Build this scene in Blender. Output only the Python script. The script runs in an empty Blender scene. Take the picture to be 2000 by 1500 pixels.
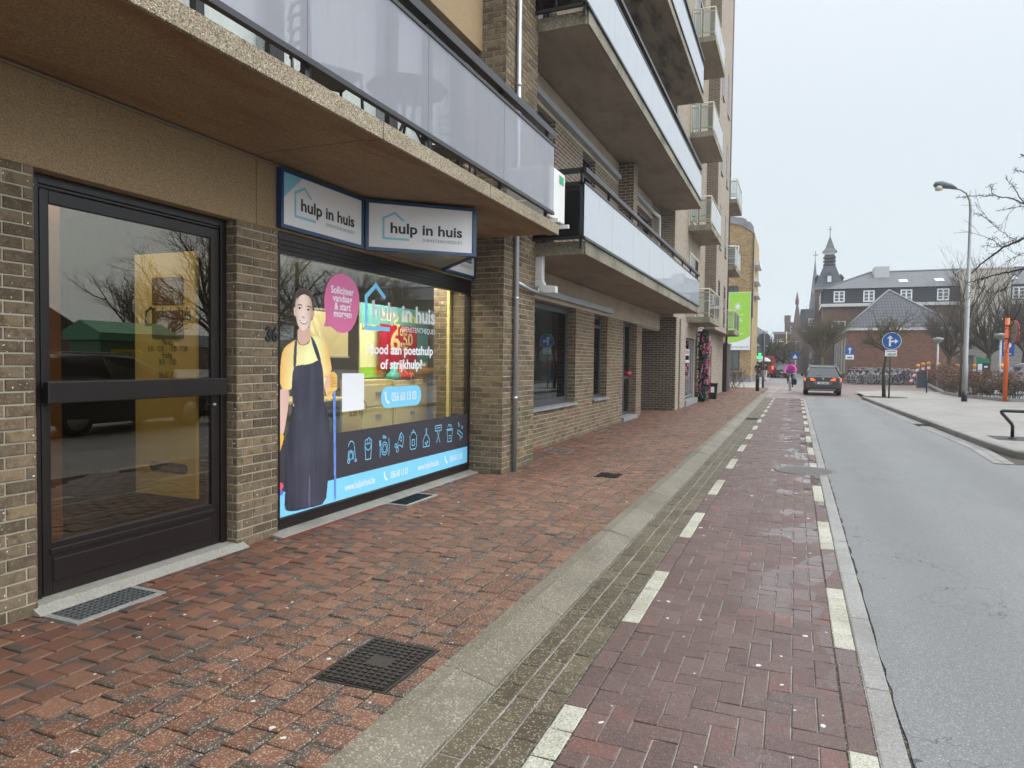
import bpy, bmesh, math, random
import numpy as np
from mathutils import Vector, Matrix
R_ = random.Random(7)
S = bpy.context.scene
COL = S.collection
# ------------------------------------------------------------------ camera
FPX, VPX, VPY, HC, ROLL = 1340.0, 1554.0, 712.0, 1.5, 0.012
def _cam():
    X0 = (VPX-1000)/FPX; Y0 = (750-VPY)/FPX
    x = X0*math.cos(ROLL)-Y0*math.sin(ROLL); y = X0*math.sin(ROLL)+Y0*math.cos(ROLL)
    p = math.atan(y); t = math.atan(x*math.cos(p))
    fw = np.array([-math.sin(t)*math.cos(p), math.cos(t)*math.cos(p), -math.sin(p)])
    rt = np.array([math.cos(t), math.sin(t), 0.0]); up = np.cross(rt, fw)
    return np.stack([rt*math.cos(ROLL)+up*math.sin(ROLL), -rt*math.sin(ROLL)+up*math.cos(ROLL), fw])
RC = _cam(); CC = np.array([0, 0, HC])
cam = bpy.data.cameras.new('camera'); camo = bpy.data.objects.new('camera', cam); COL.objects.link(camo)
cam.lens = 36*FPX/2000; cam.sensor_width = 36; cam.clip_start = 0.05; cam.clip_end = 2000
M4 = Matrix([[RC[0][i], RC[1][i], -RC[2][i], CC[i]] for i in range(3)] + [[0, 0, 0, 1]])
camo.matrix_world = M4
S.camera = camo
# survey helpers: sight line through a point of the photo met with a known plane
def _ray(u, v): return np.array([(u-1000)/FPX, (750-v)/FPX, 1.0]) @ RC
def sx(u, v, x): r = _ray(u, v); return CC + r*((x-CC[0])/r[0])
def sy(u, v, y): r = _ray(u, v); return CC + r*((y-CC[1])/r[1])
def sz(u, v, z): r = _ray(u, v); return CC + r*((z-CC[2])/r[2])
# ------------------------------------------------------------------ world, sun, exposure
SUN_EL, SUN_AZ = math.radians(58), math.radians(75)
w = bpy.data.worlds.new('World'); S.world = w; w.use_nodes = True
nt = w.node_tree; nt.nodes.clear()
out = nt.nodes.new('ShaderNodeOutputWorld'); bg = nt.nodes.new('ShaderNodeBackground')
sky = nt.nodes.new('ShaderNodeTexSky'); sky.sky_type = 'NISHITA'; sky.sun_disc = False
sky.sun_elevation = SUN_EL; sky.sun_rotation = SUN_AZ; sky.dust_density = 4; sky.air_density = 1.5
sc_ = nt.nodes.new('ShaderNodeVectorMath'); sc_.operation = 'SCALE'; sc_.inputs[3].default_value = 0.1
nt.links.new(sky.outputs[0], sc_.inputs[0])
tc = nt.nodes.new('ShaderNodeTexCoord'); sp = nt.nodes.new('ShaderNodeSeparateXYZ')
nt.links.new(tc.outputs['Generated'], sp.inputs[0])
rp = nt.nodes.new('ShaderNodeValToRGB'); cr = rp.color_ramp
cr.elements[0].position = 0.0; cr.elements[0].color = (0.70, 0.785, 0.83, 1)
cr.elements[1].position = 1.0; cr.elements[1].color = (3.0, 3.1, 3.25, 1)
for pos, c in ((0.12, (0.735, 0.82, 0.868, 1)), (0.30, (0.79, 0.865, 0.93, 1)), (0.46, (0.88, 0.95, 1.03, 1)), (0.75, (2.2, 2.3, 2.42, 1))):
    e = cr.elements.new(pos); e.color = c
nt.links.new(sp.outputs['Z'], rp.inputs[0])
mx = nt.nodes.new('ShaderNodeMix'); mx.data_type = 'RGBA'; mx.inputs[0].default_value = 0.93
nt.links.new(sc_.outputs[0], mx.inputs[6]); nt.links.new(rp.outputs[0], mx.inputs[7])
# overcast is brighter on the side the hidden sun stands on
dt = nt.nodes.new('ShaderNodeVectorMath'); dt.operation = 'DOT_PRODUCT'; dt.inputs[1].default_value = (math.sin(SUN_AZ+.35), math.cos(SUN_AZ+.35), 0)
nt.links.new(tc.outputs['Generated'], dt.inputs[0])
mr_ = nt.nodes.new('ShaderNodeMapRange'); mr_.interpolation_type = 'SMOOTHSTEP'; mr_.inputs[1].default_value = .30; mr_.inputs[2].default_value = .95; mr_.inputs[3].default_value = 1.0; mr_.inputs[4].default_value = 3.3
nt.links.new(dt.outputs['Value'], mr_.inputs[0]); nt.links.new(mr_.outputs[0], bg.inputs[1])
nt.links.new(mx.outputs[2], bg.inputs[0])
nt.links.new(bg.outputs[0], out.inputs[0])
sl = bpy.data.lights.new('sun', 'SUN'); sl.energy = 1.2; sl.angle = math.radians(40); sl.color = (1, 0.97, 0.92)
so = bpy.data.objects.new('sun', sl); COL.objects.link(so)
sd = Vector((math.sin(SUN_AZ)*math.cos(SUN_EL), math.cos(SUN_AZ)*math.cos(SUN_EL), math.sin(SUN_EL)))
so.rotation_euler = sd.to_track_quat('Z', 'Y').to_euler()
S.view_settings.view_transform = 'Standard'; S.view_settings.look = 'None'
S.view_settings.exposure = 0.0; S.view_settings.gamma = 1.0
S.render.engine = 'CYCLES'
S.cycles.max_bounces = 8; S.cycles.transparent_max_bounces = 16; S.cycles.volume_bounces = 0
# ------------------------------------------------------------------ material kit
def hexl(h):
    h = h.lstrip('#'); c = [int(h[i:i+2], 16)/255 for i in (0, 2, 4)]
    return tuple((x/12.92 if x <= .04045 else ((x+.055)/1.055)**2.4) for x in c)
class NT:
    def __init__(s, name):
        s.m = bpy.data.materials.new(name); s.m.use_nodes = True
        s.t = s.m.node_tree; s.t.nodes.clear()
        s.out = s.n('OutputMaterial'); s.geo = None
    def n(s, ty, **kw):
        x = s.t.nodes.new('ShaderNode'+ty)
        for k, v in kw.items(): setattr(x, k, v)
        return x
    def put(s, inp, val):
        if isinstance(val, bpy.types.NodeSocket): s.t.links.new(val, inp)
        elif isinstance(val, (tuple, list)) and len(val) == 3 and inp.type == 'RGBA': inp.default_value = (*val, 1)
        else: inp.default_value = val
    def math(s, op, a, b=0.0, c=0.0):
        x = s.n('Math', operation=op); s.put(x.inputs[0], a); s.put(x.inputs[1], b)
        if len(x.inputs) > 2: s.put(x.inputs[2], c)
        return x.outputs[0]
    def mix(s, f, a, b, mode='MIX'):
        x = s.n('Mix', data_type='RGBA', blend_type=mode); s.put(x.inputs[0], f); s.put(x.inputs[6], a); s.put(x.inputs[7], b)
        return x.outputs[2]
    def ramp(s, f, stops):
        x = s.n('ValToRGB'); e = x.color_ramp.elements
        while len(e) < len(stops): e.new(0.5)
        for i, (p, c) in enumerate(stops):
            e[i].position = p; e[i].color = (*c, 1) if isinstance(c, (tuple, list)) else (c, c, c, 1)
        s.put(x.inputs[0], f); return x.outputs[0]
    def step(s, v, lo, hi):
        x = s.n('MapRange', interpolation_type='SMOOTHSTEP'); s.put(x.inputs[0], v); x.inputs[1].default_value = lo; x.inputs[2].default_value = hi
        return x.outputs[0]
    def pos(s):
        if not s.geo: s.geo = s.n('NewGeometry')
        return s.geo.outputs['Position']
    def rnd(s): s.pos(); return s.geo.outputs['Random Per Island']
    def noise(s, scale, detail=4, rough=.55, vec=None, col=False, dist=0.0):
        x = s.n('TexNoise'); s.put(x.inputs['Vector'], vec if vec is not None else s.pos())
        x.inputs['Scale'].default_value = scale; x.inputs['Detail'].default_value = detail; x.inputs['Roughness'].default_value = rough
        x.inputs['Distortion'].default_value = dist
        return x.outputs[1 if col else 0]
    def vscale(s, v, sc):
        x = s.n('VectorMath', operation='MULTIPLY'); s.put(x.inputs[0], v); x.inputs[1].default_value = sc; return x.outputs[0]
    def bump(s, h, strength=.3, dist=.01, nrm=None):
        x = s.n('Bump'); x.inputs['Strength'].default_value = strength; x.inputs['Distance'].default_value = dist; s.put(x.inputs['Height'], h)
        if nrm is not None: s.put(x.inputs['Normal'], nrm)
        return x.outputs[0]
    def pbr(s, col, rough=.6, nrm=None, metal=0.0, spec=.5, **kw):
        x = s.n('BsdfPrincipled'); s.put(x.inputs['Base Color'], col); s.put(x.inputs['Roughness'], rough)
        s.put(x.inputs['Metallic'], metal); s.put(x.inputs['Specular IOR Level'], spec)
        if nrm is not None: s.put(x.inputs['Normal'], nrm)
        for k, v in kw.items(): s.put(x.inputs[k.replace('_', ' ')], v)
        return x.outputs[0]
    def done(s, sh, disp=None): s.t.links.new(sh, s.out.inputs[0]); return s.m
def plain(name, col, rough=.5, metal=0.0, var=.12, vs=3.0, bump=0.0, bs=60, spec=.5, isl=0.0):
    """paint / plastic / metal with slight dirt and tone variation"""
    k = NT(name); c = col if not isinstance(col, str) else hexl(col)
    f = k.noise(vs, 5, .6); dark = tuple(x*(1-var*2) for x in c); lite = tuple(min(1, x*(1+var)) for x in c)
    cc = k.mix(f, dark, lite)
    if isl: 
        cc = k.mix(k.math('MULTIPLY', k.rnd(), isl), cc, tuple(x*.45 for x in c))
    n = k.bump(k.noise(bs, 3), bump, .004) if bump else None
    r = k.math('ADD', rough-.06, k.math('MULTIPLY', k.noise(vs*4, 3), .12))
    return k.done(k.pbr(cc, r, n, metal, spec))
def glass(name, tint, trans=.9, ior=1.5, rough=0.0, body=None, bodyf=0.0):
    """thin pane: tinted see-through with fresnel mirror"""
    k = NT(name); t = k.n('BsdfTransparent'); t.inputs[0].default_value = (*[x*trans for x in tint], 1)
    g = k.n('BsdfGlossy'); g.inputs['Roughness'].default_value = rough
    lw = k.n('LayerWeight'); lw.inputs[0].default_value = .5; F0 = ((ior-1)/(ior+1))**2
    ff = k.math('ADD', F0, k.math('MULTIPLY', k.math('POWER', lw.outputs['Facing'], 5.0), 1-F0))
    a = t.outputs[0]
    if body:
        gr = k.math('MULTIPLY', k.step(k.noise(5, 5, .65, vec=k.vscale(k.pos(), (1, 1.6, .22))), .5, .8), .28); gr = k.math('ADD', gr, k.math('MULTIPLY', k.step(k.noise(26, 4), .6, .72), .12))
        bc = k.mix(gr, body, tuple(x*.55 for x in body))
        d = k.n('BsdfDiffuse'); k.put(d.inputs[0], bc); tr = k.n('BsdfTranslucent'); k.put(tr.inputs[0], bc)
        m0 = k.n('MixShader'); m0.inputs[0].default_value = .5; k.t.links.new(d.outputs[0], m0.inputs[1]); k.t.links.new(tr.outputs[0], m0.inputs[2])
        m1 = k.n('MixShader'); m1.inputs[0].default_value = bodyf; k.t.links.new(a, m1.inputs[1]); k.t.links.new(m0.outputs[0], m1.inputs[2]); a = m1.outputs[0]
    m = k.n('MixShader'); k.t.links.new(ff, m.inputs[0]); k.t.links.new(a, m.inputs[1]); k.t.links.new(g.outputs[0], m.inputs[2])
    return k.done(m.outputs[0])
def emit(name, col, st):
    k = NT(name); e = k.n('Emission'); e.inputs[0].default_value = (*col, 1); e.inputs[1].default_value = st
    return k.done(e.outputs[0])
def wallcoord(k):
    """u along the wall, v up, for any upright wall"""
    s = k.n('SeparateXYZ'); k.put(s.inputs[0], k.pos()); n = k.n('SeparateXYZ'); k.put(n.inputs[0], k.geo.outputs['True Normal'])
    f = k.math('GREATER_THAN', k.math('ABSOLUTE', n.outputs[0]), .6)
    u = k.math('ADD', k.math('MULTIPLY', s.outputs[1], f), k.math('MULTIPLY', s.outputs[0], k.math('SUBTRACT', 1.0, f)))
    return u, s.outputs[2]
def bond(k, u, v, L, H, joint, stag=.5):
    row = k.math('FLOOR', k.math('DIVIDE', v, H))
    uo = k.math('ADD', k.math('DIVIDE', u, L), k.math('MULTIPLY', k.math('MODULO', k.math('ABSOLUTE', row), 2.0), stag))
    colm = k.math('FLOOR', uo); fu = k.math('FRACT', uo); fv = k.math('FRACT', k.math('DIVIDE', v, H))
    du = k.math('MULTIPLY', k.math('MINIMUM', fu, k.math('SUBTRACT', 1.0, fu)), L)
    dv = k.math('MULTIPLY', k.math('MINIMUM', fv, k.math('SUBTRACT', 1.0, fv)), H)
    m = k.step(k.math('MINIMUM', du, dv), joint*.5, joint*.5+.003)
    cv = k.n('CombineXYZ'); k.put(cv.inputs[0], colm); k.put(cv.inputs[1], row)
    wn = k.n('TexWhiteNoise', noise_dimensions='2D'); k.put(wn.inputs['Vector'], cv.outputs[0])
    return m, wn.outputs[0]
def bond_wall(name, stops, mortar, L=.22, H=.072, joint=.012, rough=.85):
    k = NT(name); u, v = wallcoord(k); m, r = bond(k, u, v, L, H, joint)
    c = k.ramp(r, stops); n = k.noise(25, 5)
    c = k.mix(k.math('MULTIPLY', n, .55), c, tuple(x*.35 for x in stops[0][1]))
    c = k.mix(m, mortar, c)
    h = k.math('ADD', k.math('MULTIPLY', m, .7), k.math('MULTIPLY', k.noise(90, 3), .3))
    return k.done(k.pbr(c, rough, k.bump(h, .7, .008), spec=.3))
def brick_islands(name, stops, speck=True, rough=.82):
    k = NT(name); c = k.ramp(k.rnd(), stops)
    n = k.noise(18, 5, .65); c = k.mix(k.step(n, .42, .8), c, tuple(x*.6 for x in stops[0][1]))
    c = k.mix(k.math('MULTIPLY', k.step(k.noise(70, 3), .5, .75), .35), c, (.33, .26, .15))
    grime = k.step(k.noise(1.1, 4), .45, .8); c = k.mix(k.math('MULTIPLY', grime, .35), c, (.05, .042, .03))
    if speck:
        c = k.mix(k.step(k.noise(55, 1, .3), .745, .78), c, (.7, .68, .62))
        sp_ = k.n('SeparateXYZ'); k.put(sp_.inputs[0], k.pos())   # moss patch by the downpipe
        ms = k.math('MULTIPLY', k.math('MULTIPLY', k.step(sp_.outputs[1], 8.6, 8.9), k.math('LESS_THAN', sp_.outputs[2], .85)), k.step(k.noise(3.5, 4), .42, .6))
        c = k.mix(k.math('MULTIPLY', ms, .6), c, (.07, .085, .03))
    h = k.math('ADD', k.noise(140, 4), k.math('MULTIPLY', k.noise(30, 3), .8))
    return k.done(k.pbr(c, rough, k.bump(h, .5, .004), spec=.3))
# ------------------------------------------------------------------ mesh kit
class MB:
    """collects faces; build() links them as ONE mesh object"""
    def __init__(s): s.v = []; s.f = []; s.mi = []; s.uv = None; s.sm = []
    def add(s, vs, fs, mi=0, smooth=False):
        b = len(s.v); s.v += [tuple(map(float, p)) for p in vs]
        for f in fs: s.f.append([b+i for i in f]); s.mi.append(mi); s.sm.append(smooth)
        return s
    def quad(s, a, b, c, d, mi=0): return s.add([a, b, c, d], [(0, 1, 2, 3)], mi)
    def box(s, x0, x1, y0, y1, z0, z1, mi=0):
        x0, x1 = sorted((x0, x1)); y0, y1 = sorted((y0, y1)); z0, z1 = sorted((z0, z1))
        v = [(x, y, z) for z in (z0, z1) for y in (y0, y1) for x in (x0, x1)]
        return s.add(v, [(0, 2, 3, 1), (4, 5, 7, 6), (0, 1, 5, 4), (2, 6, 7, 3), (0, 4, 6, 2), (1, 3, 7, 5)], mi)
    def prism(s, poly, vec, mi=0):
        """poly: 3d points of one face, swept along vec"""
        n = len(poly); a = [Vector(p) for p in poly]; b = [p+Vector(vec) for p in a]
        return s.add(a+b, [tuple(range(n))[::-1], tuple(range(n, 2*n))]+[(i, (i+1) % n, n+(i+1) % n, n+i) for i in range(n)], mi)
    def tube(s, pts, r, n=8, mi=0, cap=True, smooth=True):
        pts = [Vector(p) for p in pts]; rs = r if isinstance(r, (list, tuple)) else [r]*len(pts); vs = []; prev = None
        for i, p in enumerate(pts):
            d = (pts[min(i+1, len(pts)-1)]-pts[max(i-1, 0)]).normalized()
            if prev is None:
                a = Vector((0, 0, 1)) if abs(d.z) < .9 else Vector((1, 0, 0)); x = d.cross(a).normalized()
            else: x = (prev-d*prev.dot(d)).normalized()
            prev = x; y = d.cross(x)
            for j in range(n):
                t = 2*math.pi*j/n; vs.append(p+(x*math.cos(t)+y*math.sin(t))*rs[i])
        fs = [(i*n+j, i*n+(j+1) % n, (i+1)*n+(j+1) % n, (i+1)*n+j) for i in range(len(pts)-1) for j in range(n)]
        if cap: fs += [tuple(range(n))[::-1], tuple(range((len(pts)-1)*n, len(pts)*n))]
        return s.add(vs, fs, mi, smooth)
    def lathe(s, prof, c, n=16, mi=0, axis='z', smooth=True):
        vs = []; c = Vector(c)
        for r, h in prof:
            for j in range(n):
                t = 2*math.pi*j/n; a, b = r*math.cos(t), r*math.sin(t)
                vs.append(c+Vector({'z': (a, b, h), 'x': (h, a, b), 'y': (a, h, b)}[axis]))
        fs = [(i*n+j, i*n+(j+1) % n, (i+1)*n+(j+1) % n, (i+1)*n+j) for i in range(len(prof)-1) for j in range(n)]
        fs += [tuple(range(n))[::-1], tuple(range((len(prof)-1)*n, len(prof)*n))]
        return s.add(vs, fs, mi, smooth)
    def bar(s, a, b, w, h, mi=0):
        """rectangular bar from a to b; w across, h up"""
        a, b = Vector(a), Vector(b); d = (b-a).normalized(); up = Vector((0, 0, 1)) if abs(d.z) < .95 else Vector((1, 0, 0))
        x = d.cross(up).normalized()*w/2; y = x.cross(d).normalized()*h/2
        v = [a-x-y, a+x-y, a+x+y, a-x+y, b-x-y, b+x-y, b+x+y, b-x+y]
        return s.add(v, [(0, 1, 2, 3), (7, 6, 5, 4), (0, 4, 5, 1), (1, 5, 6, 2), (2, 6, 7, 3), (3, 7, 4, 0)], mi)
    def build(s, name, mats, parent=None, bevel=0.0, loc=None):
        me = bpy.data.meshes.new(name); vs = s.v
        if loc is not None: vs = [(a-loc[0], b-loc[1], c-loc[2]) for a, b, c in vs]
        me.from_pydata(vs, [], s.f)
        for m in (mats if isinstance(mats, (list, tuple)) else [mats]): me.materials.append(m)
        me.polygons.foreach_set('material_index', s.mi); me.polygons.foreach_set('use_smooth', s.sm)
        me.validate(); me.update()
        o = bpy.data.objects.new(name, me); COL.objects.link(o)
        if loc is not None: o.location = loc
        if parent is not None:
            o.parent = parent
            if loc is None: o.location = (-parent.location[0], -parent.location[1], -parent.location[2])
        if bevel:
            b = o.modifiers.new('bevel', 'BEVEL'); b.width = bevel; b.segments = 2; b.limit_method = 'ANGLE'
        return o
def empty(name, loc, label=None, cat=None, group=None):
    o = bpy.data.objects.new(name, None); o.location = loc; o.empty_display_size = .2; COL.objects.link(o)
    if label: tag(o, label, cat, group)
    return o
def tag(o, label=None, cat=None, group=None, kind=None):
    if label: o['label'] = label
    if cat: o['category'] = cat
    if group: o['group'] = group
    if kind: o['kind'] = kind
    return o
def structure(o): o['kind'] = 'structure'; return o
def part(mb, name, mats, parent, bevel=0.0):
    """a part whose mesh is written in world coordinates; parents are never rotated before this"""
    o = mb.build(name, mats); o.parent = parent
    p = parent; off = Vector((0, 0, 0))
    while p is not None: off += Vector(p.location); p = p.parent
    o.location = -off
    if bevel:
        b = o.modifiers.new('bevel', 'BEVEL'); b.width = bevel; b.segments = 2; b.limit_method = 'ANGLE'
    return o
def copy_tree(o, parent=None):
    c = o.copy(); COL.objects.link(c); c.parent = parent
    for ch in list(o.children): copy_tree(ch, c)
    return c
# lettering: returns 2-d triangles (x right, y up) of a text, height = cap height about 1
_FONT = {}
def glyphs(txt, bold=0.0, space=1.0, align='LEFT', shear=0.0, lsp=1.0):
    key = (txt, bold, space, align, shear, lsp)
    if key not in _FONT:
        cu = bpy.data.curves.new('t', 'FONT'); cu.body = txt; cu.size = 1.0; cu.offset = bold; cu.space_character = space; cu.align_x = align; cu.shear = shear
        cu.space_line = lsp; cu.resolution_u = 3; cu.fill_mode = 'FRONT'
        ob = bpy.data.objects.new('t', cu); COL.objects.link(ob)
        dg = bpy.context.evaluated_depsgraph_get(); me = bpy.data.meshes.new_from_object(ob.evaluated_get(dg))
        v = [tuple(p.co[:2]) for p in me.vertices]; f = [tuple(p.vertices) for p in me.polygons]
        bpy.data.objects.remove(ob); bpy.data.curves.remove(cu); bpy.data.meshes.remove(me)
        _FONT[key] = (v, f)
    return _FONT[key]
def text(mb, txt, o, ux, uy, h, mi=0, width=None, **kw):
    """write txt at o along ux with up uy; h = letter size; width squeezes it to a length"""
    v, f = glyphs(txt, **kw)
    o, ux, uy = Vector(o), Vector(ux), Vector(uy); xs = [p[0] for p in v]; k = h
    if width:
        k = width/max(1e-6, (max(xs)-min(xs)))
    mb.add([o+ux*(p[0]*k)+uy*(p[1]*h) for p in v], f, mi)
# ================================================================== ground
ZR = -0.06      # cycle path and road level; the footway is 0
def paver_mb(mb, x0, x1, y0, y1, z, mi=0, j=.0015, ch=.005, drop=.012):
    """one paver: chamfered top, own uv from 0 to 1, slight tilt"""
    a, b = R_.uniform(-j, j), R_.uniform(-j, j); c = R_.uniform(-j, j)
    jx, jy = R_.uniform(-.0012, .0012), R_.uniform(-.0012, .0012)
    x0 += jx; x1 += jx; y0 += jy; y1 += jy
    zz = [z+c+a+b, z+c-a+b, z+c-a-b, z+c+a-b]
    P = [(x0, y0), (x1, y0), (x1, y1), (x0, y1)]; I = [(x0+ch, y0+ch), (x1-ch, y0+ch), (x1-ch, y1-ch), (x0+ch, y1-ch)]
    v = [(I[i][0], I[i][1], zz[i]) for i in range(4)]+[(P[i][0], P[i][1], zz[i]-ch*.8) for i in range(4)]+[(P[i][0], P[i][1], z-drop) for i in range(4)]
    f = [(0, 1, 2, 3)]+[(4+i, 4+(i+1) % 4, (i+1) % 4, i) for i in range(4)]+[(8+i, 8+(i+1) % 4, 4+(i+1) % 4, 4+i) for i in range(4)]
    mb.add(v, f, mi)
    lo = (x0, y0); s = (x1-x0, y1-y0)
    mb.pu = getattr(mb, 'pu', [])
    for q in f: mb.pu += [((v[i][0]-lo[0])/s[0], (v[i][1]-lo[1])/s[1]) for i in q]
def paver_uv(o, mb):
    u = o.data.uv_layers.new(name='paver'); fl = [c for p in mb.pu for c in p]
    if len(fl) == len(u.data)*2: u.data.foreach_set('uv', fl)
def grit(k, c, amt=.6, light=(.62, .55, .42), dark=(.03, .025, .02), sc=1.0):
    v = k.n('TexVoronoi'); k.put(v.inputs['Vector'], k.pos()); v.inputs['Scale'].default_value = 150*sc
    wn = k.n('TexWhiteNoise'); k.put(wn.inputs['Vector'], v.outputs['Position'])
    c = k.mix(k.math('MULTIPLY', k.math('GREATER_THAN', wn.outputs[0], .86), amt), c, light)
    c = k.mix(k.math('MULTIPLY', k.math('LESS_THAN', wn.outputs[0], .16), amt), c, dark)
    return c, wn.outputs[0]
def m_sidewalk():
    k = NT('footway pavers'); uvn = k.n('UVMap', uv_map='paver'); s = k.n('SeparateXYZ'); k.put(s.inputs[0], uvn.outputs[0])
    r = k.rnd(); wn = k.n('TexWhiteNoise', noise_dimensions='1D'); k.put(wn.inputs['W'], k.math('MULTIPLY', r, 517.0)); sc = k.n('SeparateColor'); k.put(sc.inputs[0], wn.outputs[1])
    ox = k.math('MULTIPLY', k.math('SUBTRACT', sc.outputs[0], .5), .75); oy = k.math('MULTIPLY', k.math('SUBTRACT', sc.outputs[1], .5), .75)
    n = k.math('MULTIPLY', k.math('SUBTRACT', k.noise(16, 3), .5), .55)
    dx = k.math('ABSOLUTE', k.math('SUBTRACT', k.math('SUBTRACT', s.outputs[0], .5), ox)); dy = k.math('ABSOLUTE', k.math('SUBTRACT', k.math('SUBTRACT', s.outputs[1], .5), oy))
    d = k.math('ADD', k.math('MAXIMUM', dx, dy), n)
    big = k.noise(.7, 3)
    flash = k.step(k.math('ADD', d, k.math('MULTIPLY', k.math('SUBTRACT', sc.outputs[2], .5), .3)), .47, .60)
    core = k.ramp(k.math('FRACT', k.math('MULTIPLY', r, 91.0)), [(0, (.105, .043, .025)), (.5, (.142, .062, .036)), (1, (.18, .084, .05))])
    c = k.mix(k.math('MULTIPLY', flash, .88), core, (.058, .047, .039))
    c = k.mix(k.math('MULTIPLY', k.step(big, .45, .7), .35), c, (.08, .042, .03))
    # distance from the kerb: the strip by the wall is smoother, the outer one grittier
    sp_ = k.n('SeparateXYZ'); k.put(sp_.inputs[0], k.pos())
    am = k.math('MULTIPLY', k.step(sp_.outputs[0], -3.4, -2.3), .55)
    c, g = grit(k, c, am, (.42, .34, .24), (.035, .025, .02), 1.25)
    moss = k.math('MULTIPLY', k.step(k.noise(3.5, 3), .56, .7), k.step(k.math('MAXIMUM', k.math('ABSOLUTE', k.math('SUBTRACT', s.outputs[0], .5)), k.math('ABSOLUTE', k.math('SUBTRACT', s.outputs[1], .5))), .44, .5))
    c = k.mix(k.math('MULTIPLY', moss, .7), c, (.035, .05, .012))
    spots = k.step(k.noise(21, 0), .828, .838)
    c = k.mix(spots, c, (.5, .47, .42))
    ro = k.math('ADD', .50, k.math('MULTIPLY', k.noise(2.2, 4), .3))
    h = k.math('ADD', k.math('MULTIPLY', g, .35), k.noise(40, 4))
    return k.done(k.pbr(c, ro, k.bump(h, .55, .005), spec=.45))
def m_cycle():
    k = NT('red cycle path pavers'); r = k.rnd()
    c = k.ramp(r, [(0, (.074, .045, .039)), (.5, (.090, .055, .047)), (.92, (.106, .066, .057)), (1, (.135, .062, .049))])
    c = k.mix(k.math('MULTIPLY', k.step(k.noise(6, 4), .58, .7), .32), c, (.19, .06, .05))
    c = k.mix(k.math('MULTIPLY', k.step(k.noise(1.2, 4), .4, .75), .45), c, (.13, .082, .075))
    c, g = grit(k, c, .32, (.34, .25, .22), sc=1.6)
    c = k.mix(k.step(k.noise(17, 0), .818, .826), c, (.55, .53, .5))
    s = k.n('SeparateXYZ'); k.put(s.inputs[0], k.pos())
    # shallow wet film where the path sags towards the road
    wet = k.math('MULTIPLY', k.step(k.noise(2.3, 2, .4, vec=k.vscale(k.pos(), (1.0, .6, 1))), .52, .55), k.step(s.outputs[0], -.40, -.1))
    ro = k.math('SUBTRACT', k.math('ADD', .36, k.math('MULTIPLY', k.noise(3, 4), .22)), k.math('MULTIPLY', wet, .42))
    ro = k.math('MAXIMUM', ro, .05)
    hh = k.math('MULTIPLY', k.math('ADD', k.math('MULTIPLY', g, .4), k.noise(60, 4)), k.math('SUBTRACT', 1.0, wet))
    return k.done(k.pbr(c, ro, k.bump(hh, .5, .004), spec=.55))
def m_speck(name, stops, rough=.6, amt=.45, light=(.6, .55, .4), bump=.4, stain=None):
    k = NT(name); c = k.ramp(k.rnd(), stops); c = k.mix(k.math('MULTIPLY', k.step(k.noise(2.5, 5, .6), .4, .75), .45), c, tuple(x*.55 for x in stops[0][1]))
    c, g = grit(k, c, amt, light)
    if stain: c = k.mix(k.math('MULTIPLY', k.step(k.noise(1.3, 5, .65), .5, .72), .6), c, stain)
    ro = k.math('ADD', rough-.1, k.math('MULTIPLY', k.noise(3, 4), .22))
    return k.done(k.pbr(c, ro, k.bump(k.math('ADD', k.math('MULTIPLY', g, .4), k.noise(50, 4)), bump, .004), spec=.45))
M_SIDE = m_sidewalk(); M_CYC = m_cycle()
M_GUT = m_speck('olive gutter pavers', [(0, (.062, .048, .028)), (.5, (.082, .065, .04)), (1, (.105, .084, .053))], .5, .3)
M_WHITE = m_speck('white marking pavers', [(0, (.33, .32, .255)), (1, (.42, .41, .335))], .6, .4, (.62, .6, .52), .4, (.22, .2, .15))
M_KERB = m_speck('exposed kerb concrete', [(0, (.118, .102, .072)), (.5, (.142, .124, .09)), (1, (.17, .15, .112))], .5, .35, (.5, .46, .36), stain=(.075, .068, .038))
M_JOINT = m_speck('joint sand', [(0, (.05, .042, .034)), (1, (.05, .042, .034))], .9, .3)
M_JOINTD = m_speck('dark joint sand', [(0, (.03, .027, .02)), (1, (.03, .027, .02))], .9, .3)
M_JOINTG = m_speck('pale joint mortar', [(0, (.27, .25, .23)), (1, (.27, .25, .23))], .6, .3)
M_EDGE = m_speck('road edge concrete', [(0, (.21, .205, .195)), (1, (.28, .275, .265))], .5, .25, stain=(.14, .135, .125))
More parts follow.
